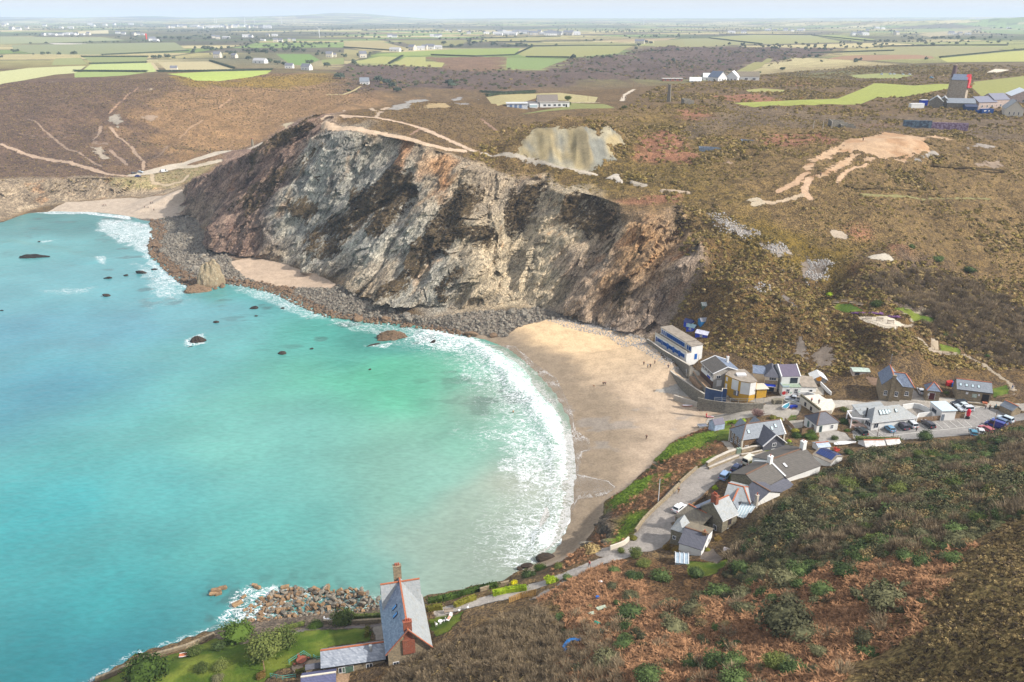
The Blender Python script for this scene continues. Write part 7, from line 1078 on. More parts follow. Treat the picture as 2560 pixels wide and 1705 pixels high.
GA=[('v',(548,1470),3.7,B_green,'garden tree, glossy green, at the sea wall corner'),('v',(612,1506),4.3,B_olive,'large olive-green garden tree on the lawn'),('v',(650,1482),3.0,B_olive,'second olive crown behind the large olive tree'),('v',(335,1552),4.6,B_green,'wide green bush at the left end of the sea wall'),('v',(788,1434),2.9,B_olive,'feathery olive tree beside the rubble rocks'),('v',(727,1442),1.8,B_green,'round green bush by the white patio table'),('v',(503,1492),1.5,B_dark,'blue-green bush under the sea wall trees'),('v',(447,1503),1.9,B_olive,'olive bush right of the orange boat'),('v',(505,1535),1.7,B_olive,'left of the twin rounded bushes on the lawn'),('v',(465,1540),1.5,B_olive,'right-leaning smaller bush of the twin on the lawn'),('v',(300,1565),1.4,B_scrub,'grey-green bush at the bottom left corner'),('v',(500,1562),1.3,B_scrub,'grey bush at the picture foot on the lawn'),('v',(600,1555),1.2,B_tawny,'tawny bush by the turquoise railing'),('v',(1268,1338),1.7,B_bright,'round bright green bush beside the coast track'),('v',(1305,1330),1.2,B_dark,'dark bush right of the round bright bush'),('c5',(290,720),1.0,[leafmesh('yellow_crown', foliage('yellow_leaf',(190,180,20),(226,212,50)),420,1,.9,.1,5,170,core=.75)],'yellow flowering bush on the sea edge'),('c5',(420,660),1.9,B_dark,'dark bush on the sea edge left of the bright round bush'),('c5',(520,600),1.7,B_green,'green bush over the shore boulders'),('c5',(970,450),2.2,[leafmesh('brown_crown', m_heath, 520,1,.8,.1,7,171,core=.78)],'brown bramble mound on the cliff corner'),('c5',(680,590),1.4,B_olive,'olive bush at the track verge'),('c5',(1320,335),1.2,B_hedge,'yellow-green hedge bush at the lane corner'),('c5',(1340,490),1.7,B_olive,'wind-bent pine bush beside the lane end'),('c5',(1215,450),1.0,B_olive,'slim young pine at the lane end'),('c3',(915,690),1.0,B_bright,'clipped bright green dome beside the black slate roof'),('c3',(1290,450),1.7,B_hedge,'clipped brown-green hedge mound behind the parked cars'),('c3',(1500,400),1.9,B_hedge,'long clipped hedge along the lane'),('c3',(1095,590),1.3,B_olive,'shrub beside the silver car'),('c3',(540,1330),1.6,B_tawny,'tawny clipped bush in front of the white cottage'),('c3',(430,1290),1.2,B_tawny,'smaller tawny bush left of the clipped one'),('c3',(940,1200),1.0,B_tawny,'tawny dome behind the white cottage'),('c3',(835,1310),.9,B_hedge,'potted olive bush on the rear terrace'),('c3',(1740,170),1.9,B_green,'green shrub right of the stone villa'),('c3',(1870,180),2.4,B_green,'big green shrub by the white courtyard'),('c3',(1660,220),.9,B_bright,'small round green bush by the villa path'),('c3',(1720,120),1.6,B_hedge,'yellow-topped hedge below the timber fence'),('c1',(1405,1285),1.1,B_bright,'round green bush behind the villa'),('c1',(1570,1220),2.0,[twigmesh('pink_twigs', foliage('pink_twig',(130,100,96),(176,146,138)),200,1.2,1.,172,.03, fork=3)],'pinkish leafless bush behind the villa'),('c1',(1760,1260),1.7,B_hedge,'olive hedge bush by the boats'),('c1',(1830,1270),1.3,B_hedge,'second hedge bush by the boats'),('c1',(1300,1310),.9,B_bright,'bright hedge piece left of the villa'),('c1',(1160,1360),.8,B_bright,'bright hedge end by the slate hut'),('c2',(230,1300),1.9,B_green,'green hedge mass left of the car park'),('c2',(340,1330),1.4,B_green,'green hedge corner of the car park'),('c2',(270,1400),1.0,B_green,'low green hedge beside the courtyard wall'),('c2',(240,1160),1.5,B_olive,'cordyline-like bush on the cafe bank'),('c2',(120,1500),1.2,B_olive,'spiky palm bush in the white courtyard'),('c2',(1440,960),1.1,B_olive,'bush beside the kiosk'),('c2',(1190,1500),2.4,B_dark,'dark pine crown at the car park edge'),('c2',(2230,1470),2.8,B_dark,'dark pine at the right of the car park'),('c2',(1920,520),1.2,B_green,'green bush by the hill path'),('c2',(1420,270),1.3,B_olive,'cabbage palm bush below the viewing terrace'),('c2',(1520,290),1.3,B_olive,'second cabbage palm bush below the viewing terrace'),('c2',(1170,120),1.4,B_olive,'pale bush at the viewing terrace corner'),('a6',(1340,995),2.4,B_olive,'pale olive bush mass behind the terrace benches'),('a6',(1020,925),1.5,B_bright,'bright green bush at the left of the bench lawn'),('a6',(1760,690),2.6,B_dark,'dark evergreen on the valley rim'),('a6',(1980,760),2.6,B_dark,'second dark evergreen on the valley rim'),('a6',(1580,600),1.8,B_dark,'dark bush on the upper valley path'),('c4',(75,185),1.0,[leafmesh('red_crown', foliage('red_leaf',(190,60,50),(220,110,90)),320,1,.9,.12,5,173,core=.7)],'red-leaved bush by the solar panels'),('c4',(150,200),1.6,B_dark,'dark bush behind the red-leaved bush'),('d7',(800,150),3.0,B_olive,'golden round tree at the end of the white bungalow'),('d7',(800,205),2.6,B_dark,'dark green bush under the golden tree'),('a2',(1920,740),2.4,B_dark,'dark bush on the heath below the track'),('a3',(700,480),4.0,B_dark,'wind-shaped pine on the skyline heath'),('a3',(540,500),3.0,B_dark,'dark bush by the skyline houses')]
for i, (c_, p_, s, ms, lb) in enumerate(GA):
    x, y, z=G(c_, *p_);nm='tree' if 'tree' in lb or 'pine' in lb else 'hedge' if 'hedge' in lb else 'bush';sc3=(s*1.8, s*.8, s*.75) if 'long clipped' in lb or 'hedge along' in lb else (s, s, s*.9);plant(nm, lb, nm, ms[i % len(ms)], x, y, z-.1, sc3, th=.35*s if nm == 'tree' else .12*s, rz=.35 if 'long clipped' in lb else None)
def hedge(name, label, c, pts, h, w, m, step=.6, grp=None):    # a clipped hedge: box of leaves along a line
    W_ = densify(GP(c, *pts), step); o0 = W_[0]; r = np.random.default_rng(len(label)); V, F = [], []; K = MB(); pr = None
    for p in W_:
        for _ in range(int(26*step*(h+w)/2)+4):
            q=np.array([p[0]-o0[0]+r.normal()*w*.33, p[1]-o0[1]+r.normal()*w*.33, p[2]-o0[2]+h*r.beta(2,1)]);nn=r.normal(size=3);nn[2]=abs(nn[2]);nn /= np.linalg.norm(nn);u=np.cross(nn, [.3,.2,1]);u /= np.linalg.norm(u);v=np.cross(nn, u);a=.14*r.uniform(.6,1.4)*max(1, h/1.5);i0=len(V);V += [q-u*a, q-v*a, q+u*a, q+v*a];F.append((i0,i0+1,i0+2,i0+3))
    t = thing(name, label, name.split('_')[-1], o0,0, grp); me = bpy.data.meshes.new('leaves'); me.from_pydata([tuple(map(float,q)) for q in V], [], F); me.materials.append(m); f = bpy.data.objects.new('foliage', me); COL.objects.link(f); f.parent = t
    for a, b in zip(W_[:-1], W_[1:]): K.beam((a[0]-o0[0],a[1]-o0[1],a[2]-o0[2]+h*.4),(b[0]-o0[0],b[1]-o0[1],b[2]-o0[2]+h*.4), w*.75, h*.85)
    K.build('heart', m, t); return t
hedge('garden_hedge', 'long green hedge along the coast track above the water', 'c6', [(1640,700),(1800,670),(2000,620),(2208,560),(2400,520)], 1.3,1.5, m_green);hedge('garden_hedge', 'yellow-green hedge between the track and the garden chairs', 'c6', [(1930,740),(2050,690),(2160,650)], 1.2,1.2, m_hedge);hedge('garden_hedge', 'short yellow-green hedge right of the seaside house', 'c6', [(1630,790),(1700,770),(1790,760)], 1.3,1.3, m_hedge)
hedge('garden_hedge', 'bright hedge along the inner side of the track', 'c5', [(110,820),(250,790),(400,770)], 1.2,1.4, m_bright);hedge('wall_hedge', 'dark clipped hedge on the sea wall by the patio', 'c6', [(820,880),(950,880),(1120,870)], 1.5,1.2, m_olive);hedge('wall_hedge', 'low hedge on the sea wall left of the patio', 'c6', [(40,990),(150,970),(260,940)], 1.0,1.0, m_olive);hedge('box_hedge', 'yellow-green box hedge by the lawn end', 'c6', [(965,990),(960,1070)], 1.0,1.0, m_hedge);hedge('car_park_hedge', 'clipped green hedge along the near edge of the car park', 'c2', [(480,1340),(620,1310),(760,1300)], 1.3,1.0, m_green);hedge('car_park_hedge', 'rough hedge between the car park and the cottages', 'c2', [(370,1510),(600,1520),(900,1530)], 1.3,1.6, m_olive);hedge('field_hedge', 'brown hedge on the verge above the lane', 'c3', [(1260,265),(1420,255),(1690,270)], 1.2,1.8, m_scrub);hedge('top_hedge', 'mossy hedge on top of the outhouse wall', 'd8', [(790,700),(950,650),(1180,610),(1350,625)], .9,.8, m_hedge);hedge('villa_hedge', 'bright clipped hedge by the villa garden', 'c1', [(1120,1370),(1200,1320),(1320,1300)], 1.0,1.0, m_bright)
HL='''behind the two bright coastal fields|along the top of the middle bright coastal field|splitting the two bright coastal fields lengthwise|between the tan field and the lime field by the hill top|on the near edge of the old airfield|at the right end of the tan coastal field|along the near edge of the green cricket-like field inland|sloping between the green field and the striped olive field|on the near edge of the striped olive field|behind the long olive strip fields|between the two thin olive strip fields|above the striped olive field|under the brown striped field on the inland left|right of the brown striped field inland|between the two small lime fields inland|behind the tan field of the white bungalow|between two olive fields above the dark gorge|on the near edge of the big pale field past the gorge|on the far edge of the big pale field past the gorge|beside the small green field above the gorge end|along the far edge of the olive fields above the gorge|above the yellow-green field behind the engine house|crossing the heath below the orange mound|crossing the heath right of the orange mound|on the bank behind the bungalow meadow'''.split('|')
for i, (c_, pts) in enumerate([('a1',[(560,390),(1010,390)]),('a1',[(620,440),(1000,430)]),('a1',[(510,490),(1000,493)]),('a1',[(1080,492),(1400,490),(1860,480)]),('a1',[(700,378),(1290,350)]),('a1',[(1440,420),(1600,470)]),('a2',[(600,378),(900,388),(1170,378)]),('a2',[(1180,372),(1290,320)]),('a2',[(1250,392),(1540,395)]),('a2',[(940,262),(1480,250)]),('a2',[(1000,288),(1700,283)]),('a2',[(1080,318),(2000,312)]),('a2',[(0,325),(400,352)]),('a2',[(430,330),(800,318)]),('a2',[(310,438),(400,385)]),('a2',[(980,660),(1300,638)]),('a3',[(200,262),(560,302)]),('a3',[(900,365),(1460,348)]),('a3',[(1340,320),(1740,312),(2240,312)]),('a3',[(900,242),(1340,285)]),('a3',[(270,235),(900,236)]),('a3',[(1780,396),(2355,340)]),('a6',[(1140,175),(1300,190),(1700,225)]),('a6',[(1730,35),(2000,60),(2240,80)]),('a2',[(940,632),(1100,640),(1300,630)])]):
    W_ = GP(c_, *pts); far = W_[0][1] > 620; hedge('field_hedge', 'dark hedge bank '+HL[i], c_, pts, 2.2 if far else .8,3.2 if far else 1.3, m_far if far else m_heath, 4 if far else 2, 'field hedges')
FT=[('a1',(1050,270)),('a1',(1090,268)),('a1',(1130,266)),('a1',(1180,268)),('a1',(1230,270)),('a1',(1290,272)),('a1',(1405,272)),('a1',(1430,270)),('a1',(1565,270)),('a1',(1700,360)),('a1',(1760,355)),('a1',(1820,362)),('a1',(1880,358)),('a1',(1950,352)),('a1',(2020,352)),('a1',(2080,355)),('a1',(1590,368)),('a1',(1850,430)),('a1',(1900,440)),('a1',(1950,450)),('a1',(1700,410)),('a1',(2120,440)),('a1',(2240,460)),('a1',(2330,540)),('a2',(130,245)),('a2',(160,242)),('a2',(215,240)),('a2',(240,262)),('a2',(470,228)),('a2',(500,228)),('a2',(540,226)),('a2',(680,305)),('a2',(860,290)),('a2',(890,300)),('a2',(1020,310)),('a2',(960,225)),('a2',(1045,215)),('a2',(1210,240)),('a2',(740,325)),('a2',(800,320)),('a2',(2040,295)),('a2',(2070,298)),('a2',(2100,300)),('a3',(1040,195)),('a3',(1080,192)),('a3',(1160,190)),('a3',(1220,188)),('a3',(1440,215)),('a3',(1480,230)),('a3',(1540,255)),('a3',(1580,270)),('a3',(1640,280)),('a3',(1750,270)),('a3',(1790,265)),('a3',(1850,270)),('a3',(1900,265)),('a3',(2000,270)),('a3',(2150,195)),('a3',(2200,195)),('a3',(2260,200)),('a3',(2320,205)),('a3',(2120,265)),('a2',(230,560)),('a2',(330,600)),('a2',(290,580)),('a2',(360,630)),('a2',(720,580)),('a2',(740,600))]
B_far = [leafmesh('far_crown', m_far, 220,1,.95,.15,8,180+i, core=.75, zc=.3) for i in range(3)]
for i, (c_, p_) in enumerate(FT):
    x, y, z = G(c_, *p_); s = random.uniform(4.2,6.2)*(1.25 if y > 1500 else 1); plant('far_tree', 'dark round-headed tree standing far inland among the fields', 'tree', B_far[i % 3], x, y, z-.2,(s*1.15, s*1.15, s*.8), group='far trees among the inland fields', th=s*.25)
# ---- rocks
def rockmat(name, a, b, st=None):
    g = NT(name); p = g.obj(); oi = g.n('ObjectInfo'); n = g.noise(g.map(p, rot=(.3,.5,0), scale=(1,1,2.2)),1.6,5,.65); f = g.math('ADD', g.math('MULTIPLY', g.rng(n, .35,.65),.6), g.math('MULTIPLY', oi.outputs['Random'], .45)); col = g.mix(f, alb(a), alb(b))
    if st: col = g.mix(g.rng(g.noise(p, .9,4,.6),.55,.7,0,.7), col, alb(st))
    g.bump(g.noise(p, 3,5,.7),.7,.2); MT[name] = g.out(col, .9,.2); return MT[name]
r_brown=rockmat('brown_rock', (104,84,66),(172,142,108));r_grey=rockmat('grey_rock', (80,76,70),(158,150,136),(136,112,86));r_dark=rockmat('dark_wet_rock', (36,32,30),(72,60,50));r_rust=rockmat('weed_rock', (84,68,54),(140,116,92));r_pale=rockmat('pale_shingle', (150,148,146),(196,190,184));r_stack=rockmat('stack_rock', (104,88,70),(166,150,122),(206,198,176))
RB = [rockmesh('block', r_brown, i, True) for i in range(5)]; RG = [rockmesh('boulder', r_grey, 10+i) for i in range(5)]; RR = [rockmesh('boulder', r_rust, 20+i) for i in range(4)]; RD = [rockmesh('sea_rock', r_dark, 30+i) for i in range(4)]
def rock_at(name, label, me, x, y, z, s, rz=None, group=None, tilt=.25, cat='rock'):
    o = bpy.data.objects.new(name, me); COL.objects.link(o); o.location = (x, y, z); o.scale = s; o.rotation_euler = (random.gauss(0,tilt), random.gauss(0,tilt), random.uniform(0,6.28) if rz is None else rz); tag(o, label, cat, group); return o
poly = [P('v',*q,.3) for q in [(620,1366),(680,1350),(790,1354),(860,1368),(880,1396),(780,1408),(690,1416),(640,1420),(600,1404)]]; a = np.array([p[:2] for p in poly]); lo, hi = a.min(0), a.max(0); n_ = 0
while n_ < 150:
    x, y = random.uniform(lo[0],hi[0]), random.uniform(lo[1],hi[1])
    if not inpoly(np.array([x]), np.array([y]), poly)[0]: continue
    z=.1+1.1*float(sstep(690,860,np.float32(proj((x,y,0))[0]/1.0875)));L_=random.uniform(.35,.85);rock_at('block', 'angular brown block in the rubble bank beside the seaside house', RB[n_ % 5] if n_ % 5 < 2 else RG[n_ % 5], x, y, z+random.uniform(.0,.5),(L_*random.uniform(1,1.7), L_*.75, L_*random.uniform(.5,.8)), group='rubble blocks beside the seaside house', tilt=.35);n_ += 1
q, k=spread('v', [(600,1372),(680,1352),(790,1354),(885,1378),(890,1394),(780,1410),(640,1424),(560,1440),(560,1400)], .85, lambda X, Y, k: sstep(-1.,.3,fbm(X/4,Y/4,s=181,o=2)+(X+60)/45), zmin=-9, clear=-9);scatter('rubble', 'small rubble between the brown blocks', np.c_[q[:,:2], np.clip(q[:,2],-.1,.6)], RNG.uniform(.25,.6,len(q)), hidden('rubble_stone', RB[:3]+RG[:2]),5,.6)
for x_, y_, L_, rz in [(497,1358,1.1,.35),(512,1352,.9,.3),(490,1366,.8,.2),(503,1365,.7,.6),(592,1350,.8,-.4),(545,1388,1.1,.7),(585,1345,.6,0),(655,1350,.9,.3),(640,1372,.7,-.2),(560,1372,.6,1),(620,1390,.8,.5),(600,1408,.7,1.2),(650,1400,.7,.2)]:
    x, y, _ = P('v', x_, y_, .2); rock_at('block', 'brown angular block standing in the white water off the rubble bank', RB[int(x_) % 5], x, y, .25,(L_*1.5, L_*.7, L_*.6), rz, 'blocks in the water off the rubble bank', .15)
def stack(label, c, p, s, h, m, seed, rz=0, name='sea_stack', z0=-.6, lean=.0):
    bm = bmesh.new(); bmesh.ops.create_icosphere(bm, subdivisions=5, radius=1); 
    co = np.array([v.co for v in bm.verts]); d = fbm(co[:,0]*1.4+seed, co[:,1]*1.4, co[:,2]*1.4, o=4, s=seed)*.45+ridged(co[:,0]*2+co[:,2]*1.3+seed, co[:,1]*2, co[:,2]*1.5, o=3, s=seed+3)*.12
    up = np.clip(co[:,2], 0,1); sq = 1-.45*up**1.3; co2 = co*(1+d)[:,None]; co2[:,0] = co2[:,0]*sq*s[0]+lean*up*s[0]; co2[:,1] *= sq*s[1]; co2[:,2] = np.where(co2[:,2] > 0, np.abs(co2[:,2])**.8*h, co2[:,2]*.8)
    for v, q in zip(bm.verts, co2): v.co = Vector(q)
    me = bpy.data.meshes.new(name); bm.to_mesh(me); bm.free(); me.materials.append(m); x, y, _ = P(c, *p, 0); o = bpy.data.objects.new(name, me); COL.objects.link(o); o.location = (x, y, z0); o.rotation_euler = (0,0,rz); tag(o, label, 'sea stack' if name == 'sea_stack' else 'rock'); return o
stack('tall tan sea stack off the far point of the headland', 'v', (482,654),(5.8,4.8),13, r_stack, 3,.3, lean=.2);stack('brown lower shoulder of rock at the foot of the tan sea stack', 'v', (455,668),(6.5,4),3.4, r_rust, 5,.5, 'sea_rock');stack('broad brown rock in the surf below the middle of the cliff', 'v', (900,776),(6.5,3.4),3.2, r_rust, 7,.15, 'sea_rock');stack('low dark tail of the broad brown surf rock', 'v', (856,793),(4.5,1),.9, r_dark, 8,.6, 'sea_rock');stack('black rock with spray in the middle of the bay', 'v', (455,785),(3,2),2.6, r_dark, 9,.2, 'sea_rock');stack('small black rock touching the spray-washed rock', 'v', (437,798),(2,.8),.8, r_dark, 10,.2, 'sea_rock');stack('long black rock far out on the left of the bay', 'v', (78,592),(7.5,2.2),2.2, r_dark, 11,.12, 'sea_rock')
stack('rust brown buttress foot standing proud at the base of the cliff', 'v', (1060,722),(5,4),7, r_stack, 14,.2, 'sea_rock', 1)
for x_, y_, s, lb in [(248,640,1.9,'dark low rock left of the sea stack, nearer of the pair'),(245,680,1.7,'dark rock alone in the bay below the low pair'),(290,634,1.2,'small dark rock in the broken water left of the stack'),(325,628,2.4,'flat dark ledge in the foam left of the boulder point'),(355,620,1.3,'dark rock beside the flat ledge in the foam'),(584,709,1.7,'dark round rock between the stack and the bay middle'),(498,741,1.2,'small dark rock out from the spray-washed rock'),(590,727,.8,'smallest dark rock below the dark round rock'),(650,813,1.5,'small peaked rock in the turquoise water'),(716,802,.7,'tiny dark rock right of the peaked rock'),(650,709,.9,'brown rock near the second foam line'),(4,714,.7,'speck of dark rock at the left edge of the picture'),(90,556,.8,'tiny rock with a foam tail far left'),(1350,1252,1.7,'grey boulder on the sand under the low cliff'),(1372,1207,.8,'small grey boulder on the sand by the low cliff'),(1255,1285,2.0,'grey boulder at the foot of the coast track bushes'),(1212,1302,1.5,'dark boulder in the shallows by the coast track bushes'),(1196,1308,1.0,'small dark boulder left of the shallows boulder'),(995,787,1.2,'brown rock in the edge of the surf'),(850,850,.7,'dark rock just under the green water')]:
    x, y, z = G('v', x_, y_); rock_at('sea_rock', lb, RD[int(x_) % 4] if x_ < 1300 else RG[2], x, y, z+s*.08,(s*1.3, s*.8, s*.55),.2)
q, k=spread('v', [(345,505),(440,480),(475,545),(530,596),(600,648),(700,655),(780,652),(860,698),(985,734),(1110,715),(1240,705),(1380,748),(1470,778),(1420,768),(1330,748),(1250,742),(1190,760),(1160,780),(1100,778),(960,758),(700,722),(560,662),(420,680),(340,600)], 1.25, lambda X, Y, k: .85, zmin=-.6, clear=.0)
big = RNG.permutation(len(q)); nb = min(125, len(q)); sea_side = q[:,2] < .7
for i in big[:nb]:
    s=.8+random.random()**2.5*2.2;m_=RR[i % 4] if sea_side[i] else RG[i % 5];rock_at('boulder', 'rust brown boulder on the rocky shore under the cliff' if sea_side[i] else 'grey boulder on the rocky shore under the cliff', m_, q[i][0], q[i][1], max(q[i][2],0)+s*.2,(s*random.uniform(1,1.5), s, s*random.uniform(.5,.9)), group='brown boulders under the cliff' if sea_side[i] else 'grey boulders under the cliff')
r_ = q[big[nb:]]; scatter('shore_rocks', 'boulders and stones of the rocky shore', np.c_[r_[:,:2], np.maximum(r_[:,2], 0)+.1], RNG.uniform(.35,1.0,len(r_))**1.2, hidden('shore_stone', RG+RR),9,.5, pid=np.where(r_[:,2] < .7, RNG.integers(5,9, len(r_)), RNG.integers(0,5, len(r_))))
q, k=spread('v', [(1250,735),(1330,740),(1420,755),(1480,775),(1510,800),(1560,850),(1540,850),(1480,810),(1400,775),(1300,752)], .6, zmin=0, clear=-9);scatter('shingle', 'pale grey stones along the top of the sand', q+np.array([0,0,.1]), RNG.uniform(.15,.45,len(q)), hidden('shingle_stone', [rockmesh('shingle_stone', r_pale, 60+i, sub=1) for i in range(3)]),3,.6)
for c_, p_ in [('a6',[(170,355),(260,360),(400,430),(540,480),(560,510),(460,545),(330,480),(240,430)]),('a6',[(540,570),(620,575),(720,600),(740,640),(640,660),(560,620)]),('a6',[(820,800),(880,680),(1000,665),(1080,700),(1000,760),(960,830),(870,835)]),('a6',[(480,870),(540,830),(620,860),(590,910),(510,920)])]:
    q, k = spread(c_, p_, .8, clear=-99, wv=1); scatter('scree_stones', 'grey loose stones of a hillside scree', q+np.array([0,0,.15]), RNG.uniform(.25,.55,len(q)), hidden('scree_stone', [rockmesh('scree_stone', r_pale, 70+i, sub=1) for i in range(3)]),3,.6)
# ================================================================== vehicles, people and small things
def carpaint(name, c):
    g = NT(name); g.b.inputs['Coat Weight'].default_value = .4; MT[name] = g.out(alb(c),.35,.5); return MT[name]
tyre = rubber; lamp_r = mat('tail_lamp', (190,30,30),.3); lamp_w = mat('head_lamp', (226,230,234),.2,.03); carglass = glassm('car_glass', (28,36,44),.06)
CARM = {}
def car_meshes(kind_):
    if kind_ in CARM: return CARM[kind_]
    Lh, Wd, Hh, van = dict(hatch=(4.1,1.75,1.5,0), estate=(4.7,1.82,1.5,1), suv=(4.5,1.85,1.72,1), van=(5.0,1.95,2.1,2), pickup=(5.2,1.85,1.78,3))[kind_]
    prof = {0:[(0,.35),(0,.78),(.06,.95),(.2,.98)],1:[(0,.35),(0,.95),(.03,1.0)],2:[(0,.35),(0,1.2),(.02,1.3)],3:[(0,.4),(0,1.0),(.02,1.05)]}[van]
    bl = [(0,.32),(.0,.8),(.08,.93),(Lh*.70,.98),(Lh*.96,.80),(Lh,.62),(Lh,.32)]; k = MB(); n = len(bl); w2 = Wd/2
    i0 = 0; k.v += [(x,-w2,z) for x, z in bl]+[(x,w2,z) for x, z in bl]; k.f += [tuple(range(n)), tuple(range(2*n-1,n-1,-1))]+[(q,n+q,n+(q+1)%n,(q+1)%n) for q in range(n)]
    cab = {0:[(.25,.95),(.62,Hh-.02),(1.2,Hh),(2.25,Hh-.03),(3.0,.97)],1:[(.12,.95),(.38,Hh-.04),(1.0,Hh),(2.7,Hh-.02),(3.45,.97)],2:[(.05,.95),(.12,Hh-.06),(.4,Hh),(3.5,Hh-.04),(4.3,1.02)],3:[(1.75,.97),(1.85,Hh-.05),(2.2,Hh),(3.1,Hh-.03),(3.85,.98)]}[van]
    m = len(cab); i = len(k.v); wt = w2*.80; wb = w2*.97
    k.v += [(x,-(wb if z < 1.05 else wt),z) for x, z in cab]+[(x,(wb if z < 1.05 else wt),z) for x, z in cab]; k.f += [tuple(range(i,i+m)), tuple(range(i+2*m-1,i+m-1,-1))]+[(i+q,i+m+q,i+m+(q+1)%m,i+(q+1)%m) for q in range(m)]
    me = k.mesh('body', white); bm = bmesh.new(); bm.from_mesh(me); bmesh.ops.bevel(bm, geom=[e for e in bm.edges if e.calc_face_angle(0) > .5], offset=.06, segments=2, affect='EDGES'); bm.to_mesh(me); bm.free()
    g = MB(); c0, c1, cn1, cn = cab[0], cab[1], cab[-2], cab[-1]; lerp = lambda a, b, t: (a[0]+(b[0]-a[0])*t, a[1]+(b[1]-a[1])*t)
    for A, B, sg in ((cn, cn1,1),(c0, c1,-1)):         # windscreen and rear window
        p, q = lerp(A,B,.14), lerp(A,B,.9); d = .035*sg; y0, y1 = wb-.14, wt-.06; g.slab([(p[0]+d,-y0,p[1]+.02),(p[0]+d,y0,p[1]+.02),(q[0]+d,y1,q[1]+.02),(q[0]+d,-y1,q[1]+.02)], .03)
    xs0, xs1, xt0, xt1 = c0[0]+.35, cn[0]-.32, c1[0]+.12, cn1[0]+.05
    if van == 2: xs0, xt0 = 2.6,2.6
    for s in (-1,1): g.poly([(xs0,s*(wb+.012),1.05),(xs1,s*(wb+.012),1.05),(xt1,s*(wt+.03),Hh-.14),(xt0,s*(wt+.03),Hh-.14)])
    w = MB(); w.lathe(0,0,[(.2,-.12),(.33,-.12),(.33,.12),(.2,.12)],12); wm = w.mesh('wheel', tyre); r = MB().lathe(0,0,[(.19,-.125),(.2,.125)],10).mesh('rim', steel)
    lr = MB().box(-.03,.1,-.16,.16,.62,.82).mesh('tail_light', lamp_r); lw = MB().box(-.12,.03,-.2,.2,.6,.76).mesh('headlight', lamp_w)
    bed = MB().box(.12,1.7,-w2+.12,w2-.12,.985,1.02).mesh('load_bed', black_m) if van == 3 else None
    CARM[kind_] = (me, g.mesh('windows', carglass), wm, r, lr, lw, Lh, Wd, bed); return CARM[kind_]
def lob(name, me, parent, loc=(0,0,0), rot=(0,0,0)):
    o = bpy.data.objects.new(name, me); COL.objects.link(o); o.parent = parent; o.location = loc; o.rotation_euler = rot; return o
def car(kind_, col, label, c, p, q, group=None, name='parked_car', dz=.0, cat='car'):
    me, gl, wm, rm, lr, lw, Lh, Wd, bed = car_meshes(kind_); a, b = G(c, *p), G(c, p[0]+q[0], p[1]+q[1]); rz = math.atan2(b[1]-a[1], b[0]-a[0])
    t = thing(name, label, cat, (a[0]-math.cos(rz)*Lh/2, a[1]-math.sin(rz)*Lh/2, float(H(a[0],a[1]))+.05+dz), rz, group); nm = 'paint_%d_%d_%d' % col; m_ = MT.get(nm) or carpaint(nm, col)
    o = lob('body', me, t); o.material_slots[0].link = 'OBJECT'; o.material_slots[0].material = m_; lob('windows', gl, t)
    for x in (.82, Lh-.85):
        for s in (-1,1): w = lob('wheel', wm, t, (x, s*(Wd/2-.1),.33),(math.pi/2,0,0)); lob('rim', rm, w)
    for s in (-1,1): lob('tail_light', lr, t, (-.01, s*(Wd/2-.22),.05)); lob('headlight', lw, t, (Lh-.02, s*(Wd/2-.3),0))
    if bed: lob('load_bed', bed, t)
    return t
BAY = (-90,-68)
